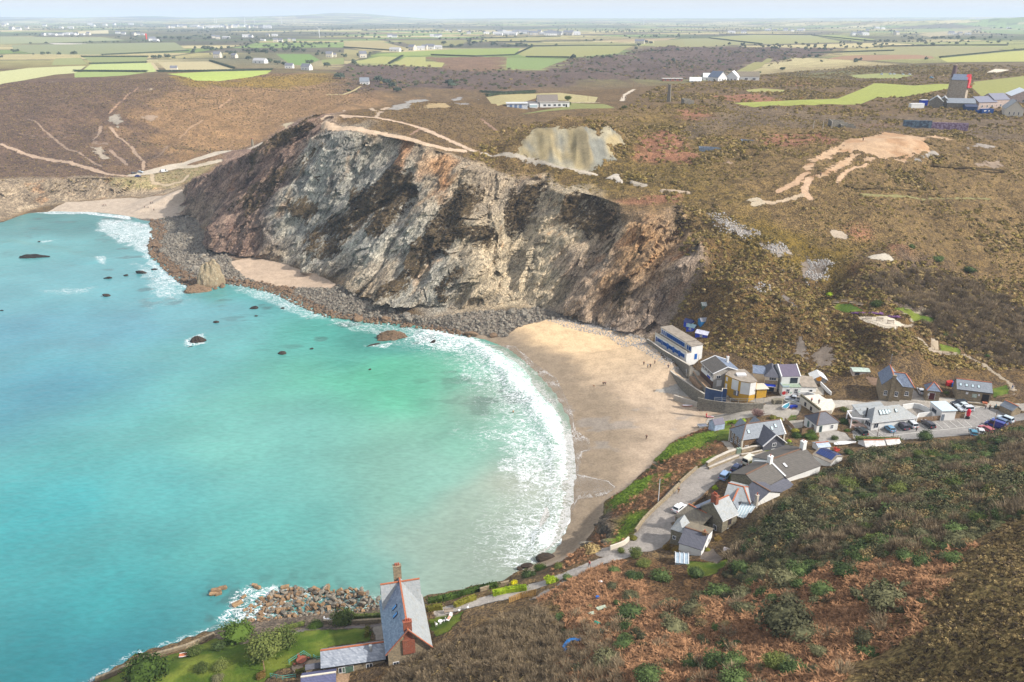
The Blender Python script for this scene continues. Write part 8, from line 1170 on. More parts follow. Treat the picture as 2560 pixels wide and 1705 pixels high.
for kd, co, lb, c_, p_, q_ in [('suv',(34,44,46),'dark green estate car parked at the left end of the marked bays','c2',(437,1425),BAY),('hatch',(120,164,196),'light blue saloon car parked alone in the marked bays','c2',(768,1392),BAY),('suv',(70,70,84),'charcoal car parked beside the white one in the bays','c2',(918,1364),BAY),('suv',(214,220,226),'white car with black roof panel parked in the marked bays','c2',(1025,1342),BAY),('estate',(48,46,56),'long black estate car parked beside the empty bays','c2',(1224,1340),BAY),('estate',(44,52,62),'dark estate car, topmost of the three beside the white annexe','c2',(1585,1090),(-90,8)),('hatch',(206,218,222),'white car in the middle of the three beside the white annexe','c2',(1618,1122),(-90,10)),('suv',(206,212,220),'silver white car in front of the three beside the white annexe','c2',(1668,1165),(-90,4)),('van',(24,48,140),'deep blue van parked nose out by the pines','c2',(2005,1350),(-90,-26)),('suv',(96,118,150),'grey-blue car beside the deep blue van','c2',(2060,1310),(-90,-30)),('suv',(196,212,224),'silver car at the back of the right-hand row','c2',(2130,1282),(-90,-30)),('estate',(176,80,86),'red estate car half behind the scrub by the van','c2',(1910,1402),(-90,-40)),('hatch',(206,208,210),'pale car half hidden by scrub beside the red estate','c2',(1838,1428),(-90,-40)),('hatch',(60,130,156),'teal car mostly hidden by scrub at the row end','c2',(1752,1444),(-90,-40)),('hatch',(206,210,214),'silver car parked on the drive beside the kiosk','c2',(1136,952),(-30,-90)),('hatch',(44,46,54),'black car parked under the stone hall','c2',(846,952),(-90,8)),('pickup',(176,182,190),'silver pickup truck parked by the cream terrace building','d2',(1250,885),(-90,-6)),('hatch',(232,234,236),'white hatchback parked on the lane above the beach','c3',(553,905),(80,-60)),('suv',(136,164,200),'pale blue car with a white roof parked by the garden shrub','c3',(1012,578),(60,-62)),('hatch',(40,60,104),'dark blue car parked behind the pale blue one on the lane','c3',(1128,500),(60,-62)),('van',(214,210,194),'cream van parked behind the clipped hedge','c3',(1258,425),(70,-40)),('hatch',(34,46,58),'dark car on the far cove parking, left one','a1',(918,1190),(40,-8)),('hatch',(196,206,216),'silver car on the far cove parking','a1',(963,1182),(40,12)),('hatch',(36,48,120),'blue car on the far cove parking, nearest the track edge','a1',(945,1211),(40,0)),('van',(228,230,232),'white camper van on the far cove parking','a1',(1125,1178),(40,-8))]:
    car(kd, co, lb, c_, p_, q_)
for i, (x, y, co) in enumerate([(1380,512,(200,214,232)),(1438,510,(206,220,230)),(1466,511,(220,224,228)),(1526,513,(214,226,224)),(1572,513,(226,228,230)),(1720,536,(70,160,200))]): car('suv', co, 'turquoise car alone on the plateau grass by the engine house' if i == 5 else 'pale car parked in the distant row on the plateau grass', 'a3', (x, y),(40,3), None if i == 5 else 'distant cars on the plateau grass')
# bay lines
lines=MB();wl=[((1310,1300),(1400,1372)),((1398,1292),(1486,1366)),((1484,1286),(1570,1360)),((1566,1280),(1655,1357)),((1648,1272),(1745,1350)),((1130,1318),(1222,1390)),((830,1340),(925,1402)),((690,1357),(790,1425)),((580,1368),(690,1445)),((495,1378),(600,1455)),((345,1395),(440,1478)),((440,1478),(1745,1350)),((1715,1195),(1812,1255)),((1700,1125),(1890,1150)),((1730,1112),(1890,1145)),((1705,1140),(1860,1112))]
pm = mat('road_paint', (222,220,212),.8,.06); t = thing('bay_markings', 'white painted parking bay lines on the car park', 'road marking', G('c2',1000,1400)); o = t.location
for a, b in wl:
    W_ = densify(GP('c2', a, b),1.0); k = MB()
    for p, q in zip(W_[:-1], W_[1:]):
        d = Vector((q[0]-p[0],q[1]-p[1])).normalized()*.07; za, zb = (float(GZ2[gi(np.array([v[0]]),np.array([v[1]]))][0])+.05 for v in (p, q)); k.poly([(p[0]-d.y-o.x,p[1]+d.x-o.y,za-o.z),(q[0]-d.y-o.x,q[1]+d.x-o.y,zb-o.z),(q[0]+d.y-o.x,q[1]-d.x-o.y,zb-o.z),(p[0]+d.y-o.x,p[1]-d.x-o.y,za-o.z)])
    k.build('painted_line', pm, t)
# ---- people
skin = mat('skin', (206,160,132),.7,.05); hairm = mat('brown_hair', (66,48,38),.8)
def skinned(name, nodes, edges, m_, sub=1):
    me = bpy.data.meshes.new(name); me.from_pydata([n[:3] for n in nodes], edges, []); o = bpy.data.objects.new(name, me); COL.objects.link(o); sk = o.modifiers.new('skin','SKIN')
    for v, n in zip(me.skin_vertices[0].data, nodes): v.radius = (n[3], n[4] if len(n) > 4 else n[3])
    me.skin_vertices[0].data[0].use_root = True; o.modifiers.new('sub','SUBSURF').levels = sub; o.modifiers['sub'].render_levels = sub
    dg = bpy.context.evaluated_depsgraph_get(); me2 = bpy.data.meshes.new_from_object(o.evaluated_get(dg)); me2.name = name; bpy.data.objects.remove(o); me2.materials.clear(); me2.materials.append(m_); me2.polygons.foreach_set('use_smooth', [True]*len(me2.polygons)); return me2
def figure(walk):
    s = .26*walk; hy = .02
    N_ = [(0,0,.95,.15,.11),(0,0,1.2,.15,.11),(0,0,1.42,.17,.1),(0,0,1.52,.06),(0,.02,1.66,.095,.11),(0,0,1.74,.07),
          (-.1,0,.9,.09),(-.1,-s*.5,.5,.065),(-.1,-s,.07,.045),(-.1,-s+.14,.03,.04),(.1,0,.9,.09),(.1,s*.5,.5,.065),(.1,s,.07,.045),(.1,s+.14,.03,.04),
          (-.22,0,1.4,.06),(-.27,s*.3,1.13,.045),(-.26,s*.6+.06,.88,.035),(-.26,s*.6+.08,.78,.03),(.22,0,1.4,.06),(.27,-s*.3,1.13,.045),(.26,-s*.6+.06,.88,.035),(.26,-s*.6+.08,.78,.03)]
    E_ = [(0,1),(1,2),(2,3),(3,4),(4,5),(0,6),(6,7),(7,8),(8,9),(0,10),(10,11),(11,12),(12,13),(2,14),(14,15),(15,16),(16,17),(2,18),(18,19),(19,20),(20,21)]
    g = lambda n, e: (n[0],n[1],n[2],n[3]*e,(n[4] if len(n) > 4 else n[3])*e)
    jk = [g(N_[i], 1.22) for i in (0,1,2,14,15,16,18,19,20)]; je = [(0,1),(1,2),(2,3),(3,4),(4,5),(2,6),(6,7),(7,8)]
    tr = [g((0,0,.98,.15,.11),1.08)]+[g(N_[i], 1.3) for i in (6,7,8,10,11,12)]; te = [(0,1),(1,2),(2,3),(0,4),(4,5),(5,6)]
    hr = [(0,-.02,1.70,.10,.12),(0,-.01,1.77,.085,.1)]
    return skinned('body', N_, E_, skin), skinned('jacket', jk, je, white), skinned('trousers', tr, te, black_m), skinned('hair', hr, [(0,1)], hairm)
FIG = [figure(0), figure(1), figure(.55)]; CLO = dict(black=(30,30,36), navy=(38,46,74), blue=(40,120,190), teal=(30,150,180), red=(200,50,60), grey=(110,112,118), brown=(96,74,58), green=(70,130,60), white=(226,226,226), tan=(170,140,104))
def person(label, c, p, jc, tc='black', pose=0, rz=0, s=1., z=None, group=None):
    x, y, z0 = G(c, *p); z0 = z0 if z is None else z; b, j, tr, h = FIG[pose]; t = thing('person', label, 'person', (x, y, z0+.02), rz, group); t.scale = (s, s, s); lob('body', b, t)
    for nm, me, cc in (('jacket', j, jc),('trousers', tr, tc)):
        o = lob(nm, me, t); o.material_slots[0].link = 'OBJECT'; k = 'cloth_'+cc; o.material_slots[0].material = MT.get(k) or mat(k, CLO[cc], .85,.08,4)
    lob('hair', h, t); return t
person('walker in a dark coat, left of the pair in the middle of the beach', 'v', (1386.5,886.5), 'black', pose=1, rz=.4); person('walker in a dark coat, right of the pair in the middle of the beach', 'v', (1391,886.5), 'navy', pose=1, rz=.3)
for lb, c_, p_, j_, t_, po in [('person in black standing at the beach side of the group near the rocks','c1',(233,628),'black','black',0),('person in a bright blue jacket below the groyne wall','c1',(279,658),'teal','black',0),('person in black beside the bright blue jacket','c1',(309,656),'black','black',2),('person in black against the end of the groyne wall','c1',(362,612),'brown','black',0),('person in navy on the steps of the groyne wall','c1',(521,664),'navy','navy',2),('person in black at the left of the group near the slipway','c1',(868,1148),'black','black',0),('person in dark brown at the front of the group near the slipway','c1',(889,1168),'black','brown',2),('person in a turquoise jacket in the group near the slipway','c1',(906,1148),'teal','teal',0),('person in a blue jacket at the right of the group near the slipway','c1',(930,1168),'blue','blue',0),('lone dark walker on the lower beach','c1',(263,1500),'black','brown',1),('person in red standing on the slipway foot','c1',(968,1240),'red','red',0),('person in black on the lane by the sea-side wall','c3',(546,738),'black','tan',1),('person in black walking along the lane past the chimney','c3',(1566,352),'black','black',1),('person in pink on the coast track','c5',(941,578),'red','grey',1),('person standing between the parked cars and the bay lines','c2',(1084,1408),'grey','black',2),('person with a teal coat at the car park wall','c2',(2020,1132),'teal','teal',0),('person in grey bending by the hatched paint','c2',(1896,1148),'grey','grey',2),('person in dark clothes beside the hatched paint','c2',(1946,1148),'brown','black',0),('person in pale blue at the foot of the hill path','c2',(2215,905),'white','blue',1),('person standing on the orange mound','a3',(1252,966),'black','black',1),('walker on the orange path below the mound','a3',(962,1208),'navy','black',1),('left walker on the white track on the plateau','a2',(1906,676),'black','black',1),('right walker on the white track on the plateau','a2',(1924,676),'black','navy',1),('walker on the upper slope path by the terrace garden','a6',(885,866),'black','black',1)]: person(lb, c_, p_, j_, t_, po, random.uniform(-1,1))
for i, (x, y) in enumerate([(702,320),(712,318),(726,318),(1033,302),(1046,300),(992,330),(1016,330),(1054,348)]): person('tiny dark figure on the sand of the far cove', 'a4', (x, y), 'black', 'black', i % 3, random.uniform(-2,2), group='figures on the far cove sand')
x, y, z = P('c8', 683,556,0); t = person('swimmer wading in the foam', 'c8', (683,556), 'tan', 'navy', 0,.5, z=-.95)
for lb, p_, j_ in [('person standing on the flagstone roof terrace','d2' and (1800,955),'navy'),('person in pink by the parapet of the roof terrace',(1640,925),'red')]: q = P('d2', *p_, 11.27); t = person(lb, 'd2', p_, j_, z=11.27); t.location = q
# dog
DOG=skinned('body', [(0,0,.42,.1,.11),(0,.25,.44,.11,.12),(0,.42,.5,.08),(0,.52,.66,.07),(0,.66,.64,.04),(0,-.12,.42,.09),(0,-.3,.55,.02),(-.07,.24,.3,.04),(-.07,.24,.14,.025),(-.07,.27,.02,.03),(.07,.24,.3,.04),(.07,.24,.14,.025),(.07,.27,.02,.03),(-.07,-.1,.32,.055),(-.07,-.2,.2,.03),(-.07,-.12,.02,.03),(.07,-.1,.32,.055),(.07,-.2,.2,.03),(.07,-.12,.02,.03)], [(0,1),(1,2),(2,3),(3,4),(0,5),(5,6),(1,7),(7,8),(8,9),(1,10),(10,11),(11,12),(5,13),(13,14),(14,15),(5,16),(16,17),(17,18)], mat('tan_coat', (150,104,70),.9))
x, y, z=G('v', 1366,889);o=bpy.data.objects.new('dog', DOG);COL.objects.link(o);o.location=(x, y, z);o.rotation_euler=(0,0,1.2);tag(o, 'brown dog trotting beside the pair on the beach', 'dog');x, y, z=G('a3', 825,683);o=bpy.data.objects.new('horse', DOG);COL.objects.link(o);o.location=(x, y, z);o.scale=(2.9,2.6,2.9);o.rotation_euler=(0,0,-1.5);tag(o, 'brown horse grazing at the edge of the bright plateau field', 'horse')
# ---- boats, tractor, kayaks
def boat(label, c, p, rz, L_, W_, H_, col, inner, z=None, name='boat', roll=0):
    x, y, z0 = G(c, *p); t = thing(name, label, 'boat', (x, y, z0+.15 if z is None else z), rz); k = MB(); n = 9; st = []
    for i in range(n):
        u = i/(n-1); w = W_/2*(1-u**2.6)*(.82+.18*min(1,u*4)); st.append([(u*L_,-w,H_*(1+.25*u*u)),(u*L_,-w*.72,H_*.25*(1+u)),(u*L_,0,H_*.25*u*u),(u*L_,w*.72,H_*.25*(1+u)),(u*L_,w,H_*(1+.25*u*u))])
    for r in st: k.v += r
    for i in range(n-1):
        for j in range(4): a = i*5+j; k.f.append((a,a+1,a+6,a+5))
    k.f.append((0,1,2,3,4));k.build('hull', col, t, smooth=False).rotation_euler=(roll,0,0);d=MB();d.v += [q for r in st for q in ((r[0][0],r[0][1]*.86,r[0][2]*.82),(r[0][0],r[4][1]*.86,r[4][2]*.82))];d.f += [(2*i,2*i+1,2*i+3,2*i+2) for i in range(n-1)];d.build('deck', inner, t).rotation_euler=(roll,0,0)
    g = MB()
    for i in range(n-1):
        for s in (0,4): g.beam(st[i][s], st[i+1][s], .09)
    g.build('gunwale', white_p, t).rotation_euler = (roll,0,0); return t
boat('white dinghy with a dark inside lying by the stone wall near the pickup', 'd2', (1060,900), R(-42),5.0,1.7,.6, white_p, mat('grey_interior', (120,124,116),.7));boat('small open boat with turquoise floor and blue trim beside the white dinghy', 'd2', (1040,1090), R(50),4.4,1.8,.7, white_p, mat('teal_floor', (70,140,160),.6));boat('white sailing dinghy lying flat on the courtyard edge', 'd4', (2130,275), R(8),5.4,1.7,.45, white_p, mat('pale_deck', (226,224,220),.5));boat('small white tender beside the sailing dinghy', 'd4', (2060,280), R(-5),2.2,1.2,.4, white_p, white_p);boat('orange rowing boat resting on the garden wall grass', 'c7', (985,1150), R(12),2.6,1.1,.45, mat('boat_orange', (206,106,70),.6), mat('boat_inner', (196,120,84),.7));boat('orange and white rescue kayak lying on the sand', 'c1', (688,1112), R(-4),3.2,.8,.35, mat('kayak_orange', (238,120,60),.5), white_p, name='kayak');boat('red kayak on the sand at the slipway foot', 'c1', (972,1245), R(-8),2.2,.8,.4, red, red, name='kayak')
x, y, z = G('d2', 1180,1060); t = thing('tarpaulin_stack', 'blue tarpaulin over boat gear on the green bank', 'tarpaulin', (x, y, z)); MB().prism([(0,0),(2.4,.4),(2.2,1.8),(.2,1.4)], 0, [.7,.9,.6,.5]).build('cover', deep_blue, t); MB().box(.4,1.6,-.8,-.1,0,.4).build('timber_stack', darkwood, t)
x, y, z=G('e2', 760,1120);t=thing('tractor', 'blue tractor on the sand beside the slate boat hut', 'tractor', (x, y, z), R(10));tb=mat('tractor_blue', (40,100,200),.5);k=MB().box(.9,2.6,-.4,.4,.7,1.35);k.prism([(2.5,-.35),(2.75,-.3),(2.75,.3),(2.5,.35)], .75,1.25);k.build('bonnet', tb, t);MB().box(-.3,.9,-.55,.55,.6,1.0).build('chassis', tb, t);k=MB()
for p in ((-.2,-.5),(-.2,.5),(.85,-.5),(.85,.5)): k.box(p[0]-.04,p[0]+.04,p[1]-.04,p[1]+.04,1.0,2.1)
k.build('cab_frame', black_m, t); MB().box(-.3,.95,-.6,.6,2.1,2.22).build('cab_roof', mat('pale_blue_paint', (180,206,236),.5), t); MB().box(-.2,.85,-.48,.48,1.02,2.08).build('cab_glass', glass, t)
for xx, r_, w_ in ((0,.75,.4),(2.3,.45,.26)):
    for s in (-1,1): w = MB().lathe(0,0,[(r_*.5,-w_/2),(r_,-w_/2),(r_,w_/2),(r_*.5,w_/2)],16).build('wheel', tyre, t, (xx,s*.75,r_)); w.rotation_euler = (math.pi/2,0,0); MB().lathe(0,0,[(r_*.52,-w_/2-.02),(r_*.5,w_/2+.02)],12).build('rim', white_p, w)
x, y, z = G('e2', 90,1170); t = thing('boat_trailer', 'empty silver boat trailer on the sand behind the tractor', 'trailer', (x, y, z), R(6)); k = MB().box(0,2.9,-.75,.75,.55,.68); k.build('bed', mat('dark_bed', (120,124,140),.6), t); k = MB()
for s in (-1,1): k.box(0,2.9,s*.8-.06,s*.8+.06,.55,1.0)
k.box(-.06,.06,-.8,.8,.55,1.0); k.build('side_rails', steel, t); MB().beam((2.9,0,.6),(5.0,.3,.5),.12).build('drawbar', steel, t)
for xx in (1.3,2.1):
    for s in (-1,1): MB().lathe(0,0,[(.1,-.1),(.32,-.1),(.32,.1),(.1,.1)],12).build('wheel', tyre, t, (xx,s*.9,.32)).rotation_euler = (math.pi/2,0,0)
x, y, z = G('e2', 900,1330); t = thing('boat_hut', 'small slate-roofed boat hut at the edge of the sand', 'hut', (x, y, z), R(20)); gabled(t, 0,3.4,0,3.0,2.0,3.2, 'x', mat('pale_blue_render', (170,186,214),.7), slate('hut_slate', (96,94,110),(116,112,126)), None, .1)
for i, (x_, y_) in enumerate([(917,1072),(1013,1092),(1077,1140),(1140,1118)]): x, y, z=G('c1', x_, y_);o=MB().lathe(0,0,[(.05,0),(.5,.2),(.6,.55),(.5,.9),(.05,1.1)],12).build('buoy', deep_blue if i != 3 else blue, None, (x, y, z), smooth=True);tag(o, 'large blue buoy resting against the slipway kerb wall', 'buoy', 'blue buoys along the slipway wall')
# ---- street furniture, posts, rails
def pole(name, label, c, p, h, r, m_, cat='post', z=None, lean=0):
    x, y, z0 = G(c, *p); o = MB().lathe(0,0,[(r,-.3),(r*.8,h*.6),(r*.6,h)],8).build(name, m_, None, (x, y, z0 if z is None else z)); o.rotation_euler = (0,lean,0); return tag(o, label, cat)
pole('flagpole', 'tall white flagpole on the cliff terrace beside the lane', 'c3', (343,828),6.5,.11, white_p, 'flagpole');pole('timber_post', 'weathered wooden post by the big olive tree', 'c7', (1985,1310),2.6,.12, timber, 'post');pole('lamp_post', 'dark pole at the near edge of the bays, left one', 'c2', (622,1482),3.6,.09, darkwood);pole('lamp_post', 'dark pole at the near edge of the bays, right one', 'c2', (803,1515),3.6,.09, darkwood);pole('telegraph_pole', 'tall green-grey pole in front of the blue van', 'c2', (1975,1420),6.5,.11, timber);pole('lamp_post', 'dark pole by the cafe hedge', 'c2', (405,1290),4.2,.09, black_m);pole('bollard', 'white bollard in the empty corner of the car park', 'c2', (2148,1185),1.1,.1, white_p, 'bollard');pole('aerial_mast', 'thin pale mast behind the hipped garage house', 'd2', (950,200),6,.07, steel, 'mast');pole('pole', 'thin timber pole by the beach house steps', 'd1', (1000,830),4.5,.08, timber)
for x_, y_ in [(1670,690),(1980,600)]: pole('telegraph_pole', 'thin telegraph pole on the heath behind the bungalow', 'a2', (x_, y_),8,.12, timber, 'pole')['group'] = 'telegraph poles on the heath'
for i, x_ in enumerate([910,975,1035]): pole('concrete_post', 'pale concrete post of the old mine fence', 'a3', (x_, 890),5,.25, concrete, 'post')['group'] = 'old concrete posts by the ruin'
def fence(name, label, c, pts, h, m_, gap=2.0, rails=2, boards=False, z=None, dz=0, rail_m=None):
    W_ = densify(GP(c, *pts) if z is None else PP(c, z, *pts), gap); o = W_[0]; t = thing(name, label, 'fence' if 'rail' not in name else 'railing', (o[0],o[1],o[2]+dz)); pm_ = MB().box(-.05,.05,-.05,.05,-.4,h).mesh('post', m_)
    for p in W_: lob('post', pm_, t, (p[0]-o[0],p[1]-o[1],p[2]-o[2]))
    for a, b in zip(W_[:-1], W_[1:]):
        A, B = Vector((a[0]-o[0],a[1]-o[1],a[2]-o[2])), Vector((b[0]-o[0],b[1]-o[1],b[2]-o[2])); r = MB()
        if boards:
            n = max(2, int((B-A).length/.34)); bd = MB()
            for i in range(n): q = A.lerp(B, (i+.5)/n); d = (B-A).normalized()*.14; bd.slab([(q.x-d.x,q.y-d.y,q.z+.05),(q.x+d.x,q.y+d.y,q.z+.05),(q.x+d.x,q.y+d.y,q.z+h*.97),(q.x-d.x,q.y-d.y,q.z+h*.97)], .03)
            bd.build('boards', m_, t)['kind'] = 'stuff'
        for j in range(rails): zz = h*(j+1)/rails-.04; MB().beam(A+Vector((0,0,zz)), B+Vector((0,0,zz)),.07).build('rail', rail_m or m_, t)
    return t
fence('timber_fence', 'grey close-boarded fence in front of the cafe and white annexe', 'c2', [(770,1310),(1010,1285),(1050,1300),(1400,1270),(1645,1250)], 1.5, timber, 2.4,1, True);fence('timber_fence', 'boarded fence below the slate cottage yard', 'c1', [(2095,1430),(2355,1385)], 1.5, timber, 2.4,1, True);fence('timber_fence', 'boarded garden fence on the slope by the villa', 'c1', [(1890,1290),(1970,1365),(2000,1400)], 1.3, timber, 2,1, True);fence('rail_fence', 'rail fence along the lane below the long stone block', 'c2', [(1495,975),(1640,995),(1790,1015)], 1.1, timber, 2.4,3);fence('rail_fence', 'rail fence along the lane right of the block entrance', 'c2', [(2030,1020),(2150,1005),(2340,1000)], 1.1, timber, 2.4,3);fence('rail_fence', 'post and rail fence along the hill path', 'c2', [(1395,490),(1500,498),(1640,510)], 1.0, timber, 2.4,2);fence('rail_fence', 'handrail beside the broad hill steps', 'c2', [(1252,330),(1255,405),(1300,450)], 1.0, timber, 2,1);fence('metal_railing', 'thin metal railing along the lane above the slipway', 'c1', [(1065,1040),(1250,1052),(1450,1058),(1645,1052)], 1.1, steel, 2.2,2, z=9.0);fence('bamboo_fence', 'tan bamboo fence panels beside the coast track', 'c5', [(250,890),(350,850),(480,820)], 1.5, mat('bamboo', (176,140,84),.8),2,1, True);fence('turquoise_railing', 'turquoise railing round the brown garden table', 'd8', [(690,560),(900,430),(990,490)], 1.0, turq, 1.2,2);fence('turquoise_railing', 'turquoise railing at the bottom edge of the picture', 'd8', [(430,750),(600,785),(780,760)], 1.0, turq, 1.2,2);fence('turquoise_railing', 'short turquoise railing at the annexe end', 'd8', [(1035,480),(1080,505),(1150,500)], .9, turq, 1.2,2);fence('terrace_rail', 'wire fence along the front of the viewing terrace', 'a6', [(1200,1080),(1300,1120),(1400,1155),(1480,1158)], 1.0, timber, 2.4,1);fence('yard_rail', 'short rail fence below the small lawn by the boats', 'c1', [(1890,1290),(2000,1270),(2120,1255)], .9, timber, 2.2,2)
# walls along the lane and the sea
def gwall(label, c, pts, h, th, m_, cap=None, name='stone_wall', dz=0): W_ = [(p[0],p[1],p[2]+h+dz) for p in densify(GP(c, *pts),3)]; return wallrun(name, label, W_, h, th, m_, cap, zb=1.2)
gwall('low stone wall on the seaward side of the lane', 'c3', [(115,1130),(200,1010),(320,890),(430,790),(555,660)], .9,.5, rubble, None);gwall('stone wall along the verge strip of the lane', 'c3', [(560,640),(640,570),(730,490)], .8,.45, rubble, None);gwall('double-stepped stone wall beside the upper lane', 'c3', [(830,470),(920,415),(1040,360),(1130,330)], 1.2,.6, rubble, concrete);gwall('inner stone wall of the raised lane bed', 'c3', [(850,495),(960,450),(1060,410),(1150,375)], .6,.4, rubble, concrete);gwall('stone wall right of the green gate posts', 'c3', [(1175,330),(1280,302),(1380,292)], 1.1,.5, rubble, concrete);gwall('stone kerb wall of the lane bed by the villa', 'c3', [(1175,362),(1280,345),(1385,320)], .5,.4, rubble, concrete);gwall('curved white wall at the end of the lane', 'c5', [(1120,432),(1200,405),(1245,385),(1280,352)], 1.1,.35, cream, None, 'curved_wall');gwall('old rubble parapet on the sea side of the garden', 'c7', [(0,1425),(120,1380),(240,1335),(420,1250),(620,1160),(860,1095),(1060,1040),(1240,965),(1400,895)], .9,.6, rubble, None, 'sea_parapet');gwall('stone parapet behind the white patio table', 'c6', [(480,920),(620,930),(800,925),(1120,905)], .9,.5, rubble, None);gwall('rubble wall between the car park and the lane', 'c2', [(1640,1080),(1800,1098),(1890,1110)], .7,.4, rubble, None);gwall('low stone wall right of the car park corner', 'c2', [(2000,1125),(2100,1140),(2230,1155)], .7,.4, rubble, None);gwall('stone bank wall below the hall drive', 'c2', [(740,965),(900,985),(1035,1025)], .9,.4, concrete, None);gwall('sea-edge wall along the coast track', 'c5', [(0,790),(100,760),(250,725)], .9,.4, rubble, None, 'track_wall');gwall('rubble wall below the small lawn boats', 'd2', [(790,950),(880,930),(1010,945)], 1.3,1.6, old_stone, None);gwall('brick edging wall of the lane yards', 'c3', [(610,1000),(680,870),(780,800),(840,735)], .7,.3, brown_stone, None)
for i, (x_, y_) in enumerate([(1138,335),(1160,330)]): x, y, z=G('c3', x_, y_);o=MB().box(-.3,.3,-.3,.3,-.2,1.5).lathe(0,0,[(.4,1.503),(.4,1.6)],4).build('gate_post', mat('pale_green_stone', (150,170,150),.8), None, (x, y, z));tag(o, ['left of the pale green gate posts beside the lane wall','right of the pale green gate posts beside the lane wall'][i], 'gate post')
# benches, tables, bins, steps
def bench_parts(t, w, m_):
    for i in range(3): MB().box(0,w,i*.16,i*.16+.12,.42,.46).build('seat_slat', m_, t)
    for i in range(2): MB().box(0,w,.46,.5,.58+i*.2,.72+i*.2).build('back_slat', m_, t)
    for u in (.08, w-.14): MB().box(u,u+.06,0,.06,0,.42).build('leg', m_, t); MB().box(u,u+.06,.44,.5,0,.95).build('leg', m_, t)
bm_=mat('bench_wood', (164,148,132),.8,.15,3);BL=[('a6',(1045,985),'bench on the little lawn, furthest left of four'),('a6',(1100,978),'bench on the little lawn, second from the left'),('a6',(1160,988),'bench on the little lawn, third from the left'),('a6',(1206,1000),'bench on the little lawn, furthest right of four'),('a6',(1265,1092),'bench on the pale viewing terrace, left one'),('a6',(1344,1102),'bench on the pale viewing terrace, middle one'),('a6',(1418,1120),'bench on the pale viewing terrace, right one'),('a6',(1540,1028),'bench on the grass beside the garden path'),('e3',(800,560),'grey slatted garden bench backing on the track hedge')]
b0 = None
for c_, p_, lb in BL:
    x, y, z = G(c_, *p_)
    if b0 is None: b0 = thing('bench', lb, 'bench', (x, y, z), R(-12), 'garden benches'); bench_parts(b0,1.8, bm_)
    else: dup(b0,(x, y, z+.02), R(-12) if c_ == 'a6' else R(10),1.25 if c_ == 'a6' else 1.0, lb)
b0.scale = (1.25,)*3
def table(label, c, p, r, h, m_, chairs=0, name='garden_table', cm=None):
    x, y, z = G(c, *p); t = thing(name, label, 'table', (x, y, z)); MB().lathe(0,0,[(r,h-.05),(r,h)],16).build('table_top', m_, t); MB().lathe(0,0,[(.25,0),(.06,.1),(.05,h-.05)],8).build('pedestal', m_, t)
    for i in range(chairs):
        a=i*6.28/chairs+.6;q=thing('garden_chair', ['chair drawn up left of the ','chair drawn up right of the ','chair drawn up behind the ','chair drawn up in front of the '][i % 4]+label, 'chair', (x+math.cos(a)*(r+.45), y+math.sin(a)*(r+.45), z+.02), a+math.pi/2);s=MB().box(-.22,.22,-.22,.22,.4,.45);s.build('seat', cm or m_, q);MB().box(-.22,.22,-.26,-.22,.45,.95).build('backrest', cm or m_, q)
        for u in (-.19,.19):
            for v in (-.19,.19): MB().box(u-.025,u+.025,v-.025,v+.025,0,.4).build('leg', cm or m_, q)
table('white patio table by the sea-edge trees', 'c6', (540,905),.5,.72, white_p, 3);table('white garden table on the grass', 'c6', (1772,925),.45,.72, white_p, 2);table('red-brown round table on the terrace', 'd8', (868,540),.95,.75, mat('red_brown_wood', (150,86,66),.7),4);table('round stone courtyard table', 'c3', (1222,555),.6,.75, concrete, 0)
x, y, z=G('e3', 920,860);t=thing('sun_lounger', 'white sun lounger with a pink cushion on the garden grass', 'sun lounger', (x, y, z), R(70));MB().box(0,1.9,-.3,.3,.32,.38).build('frame', white_p, t);MB().box(.3,1.3,-.24,.24,.383,.44).build('cushion', mat('pink_cushion', (214,160,140),.8), t);k=MB();k.slab([(1.3,-.3,.4),(1.3,.3,.4),(1.9,.3,.8),(1.9,-.3,.8)], .05);k.build('backrest', white_p, t)
for u in (.15,1.7):
    for v in (-.25,.25): MB().box(u-.03,u+.03,v-.03,v+.03,0,.32).build('leg', white_p, t)
for lb, p_ in [('white bird statue on the garden grass by the hedge',(1370,470)),('small pale statue at the garden steps',(1710,360))]:
    x, y, z=G('e3', *p_);t=thing('garden_statue', lb, 'statue', (x, y, z),.4);MB().lathe(0,0,[(.05,.25),(.2,.35),(.22,.5),(.1,.66)],9,1.4).build('statue_body', white_p, t);MB().lathe(.22,0,[(.05,.55),(.06,.8),(.09,.95),(.02,1.05)],8).build('neck_and_head', white_p, t);k=MB().box(-.05,-.02,-.08,-.05,0,.3).build('leg', timber, t);MB().box(.06,.09,.05,.08,0,.3).build('leg', timber, t)
for i, (x_, y_) in enumerate([(1718,1030),(1760,1032),(1932,1035)]):
    x, y, z=G('c2', x_, y_);t=thing('wheelie_bin', ['black bin by the yellow gate post, left one','black bin by the yellow gate post, right one','large black bin beside the block entrance'][i], 'bin', (x-.6, y, z));MB().prism([(0,0),(1.2,0),(1.2,.8),(0,.8)], .1,1.15).build('body', black_m, t);k=MB();k.slab([(-.05,-.05,1.16),(1.25,-.05,1.16),(1.25,.85,1.3),(-.05,.85,1.3)], .07);k.build('lid', mat('dark_lid', (52,54,66),.5), t)
    for u in (.15,1.05): MB().lathe(0,0,[(.1,-.04),(.1,.04)],8).build('wheel', tyre, t, (u,.4,.1)).rotation_euler = (math.pi/2,0,0)
pole('gate_post', 'yellow gate post beside the bins', 'c2', (1798,1035),1.5,.1, mat('yellow_paint', (226,190,60),.6), 'gate post')
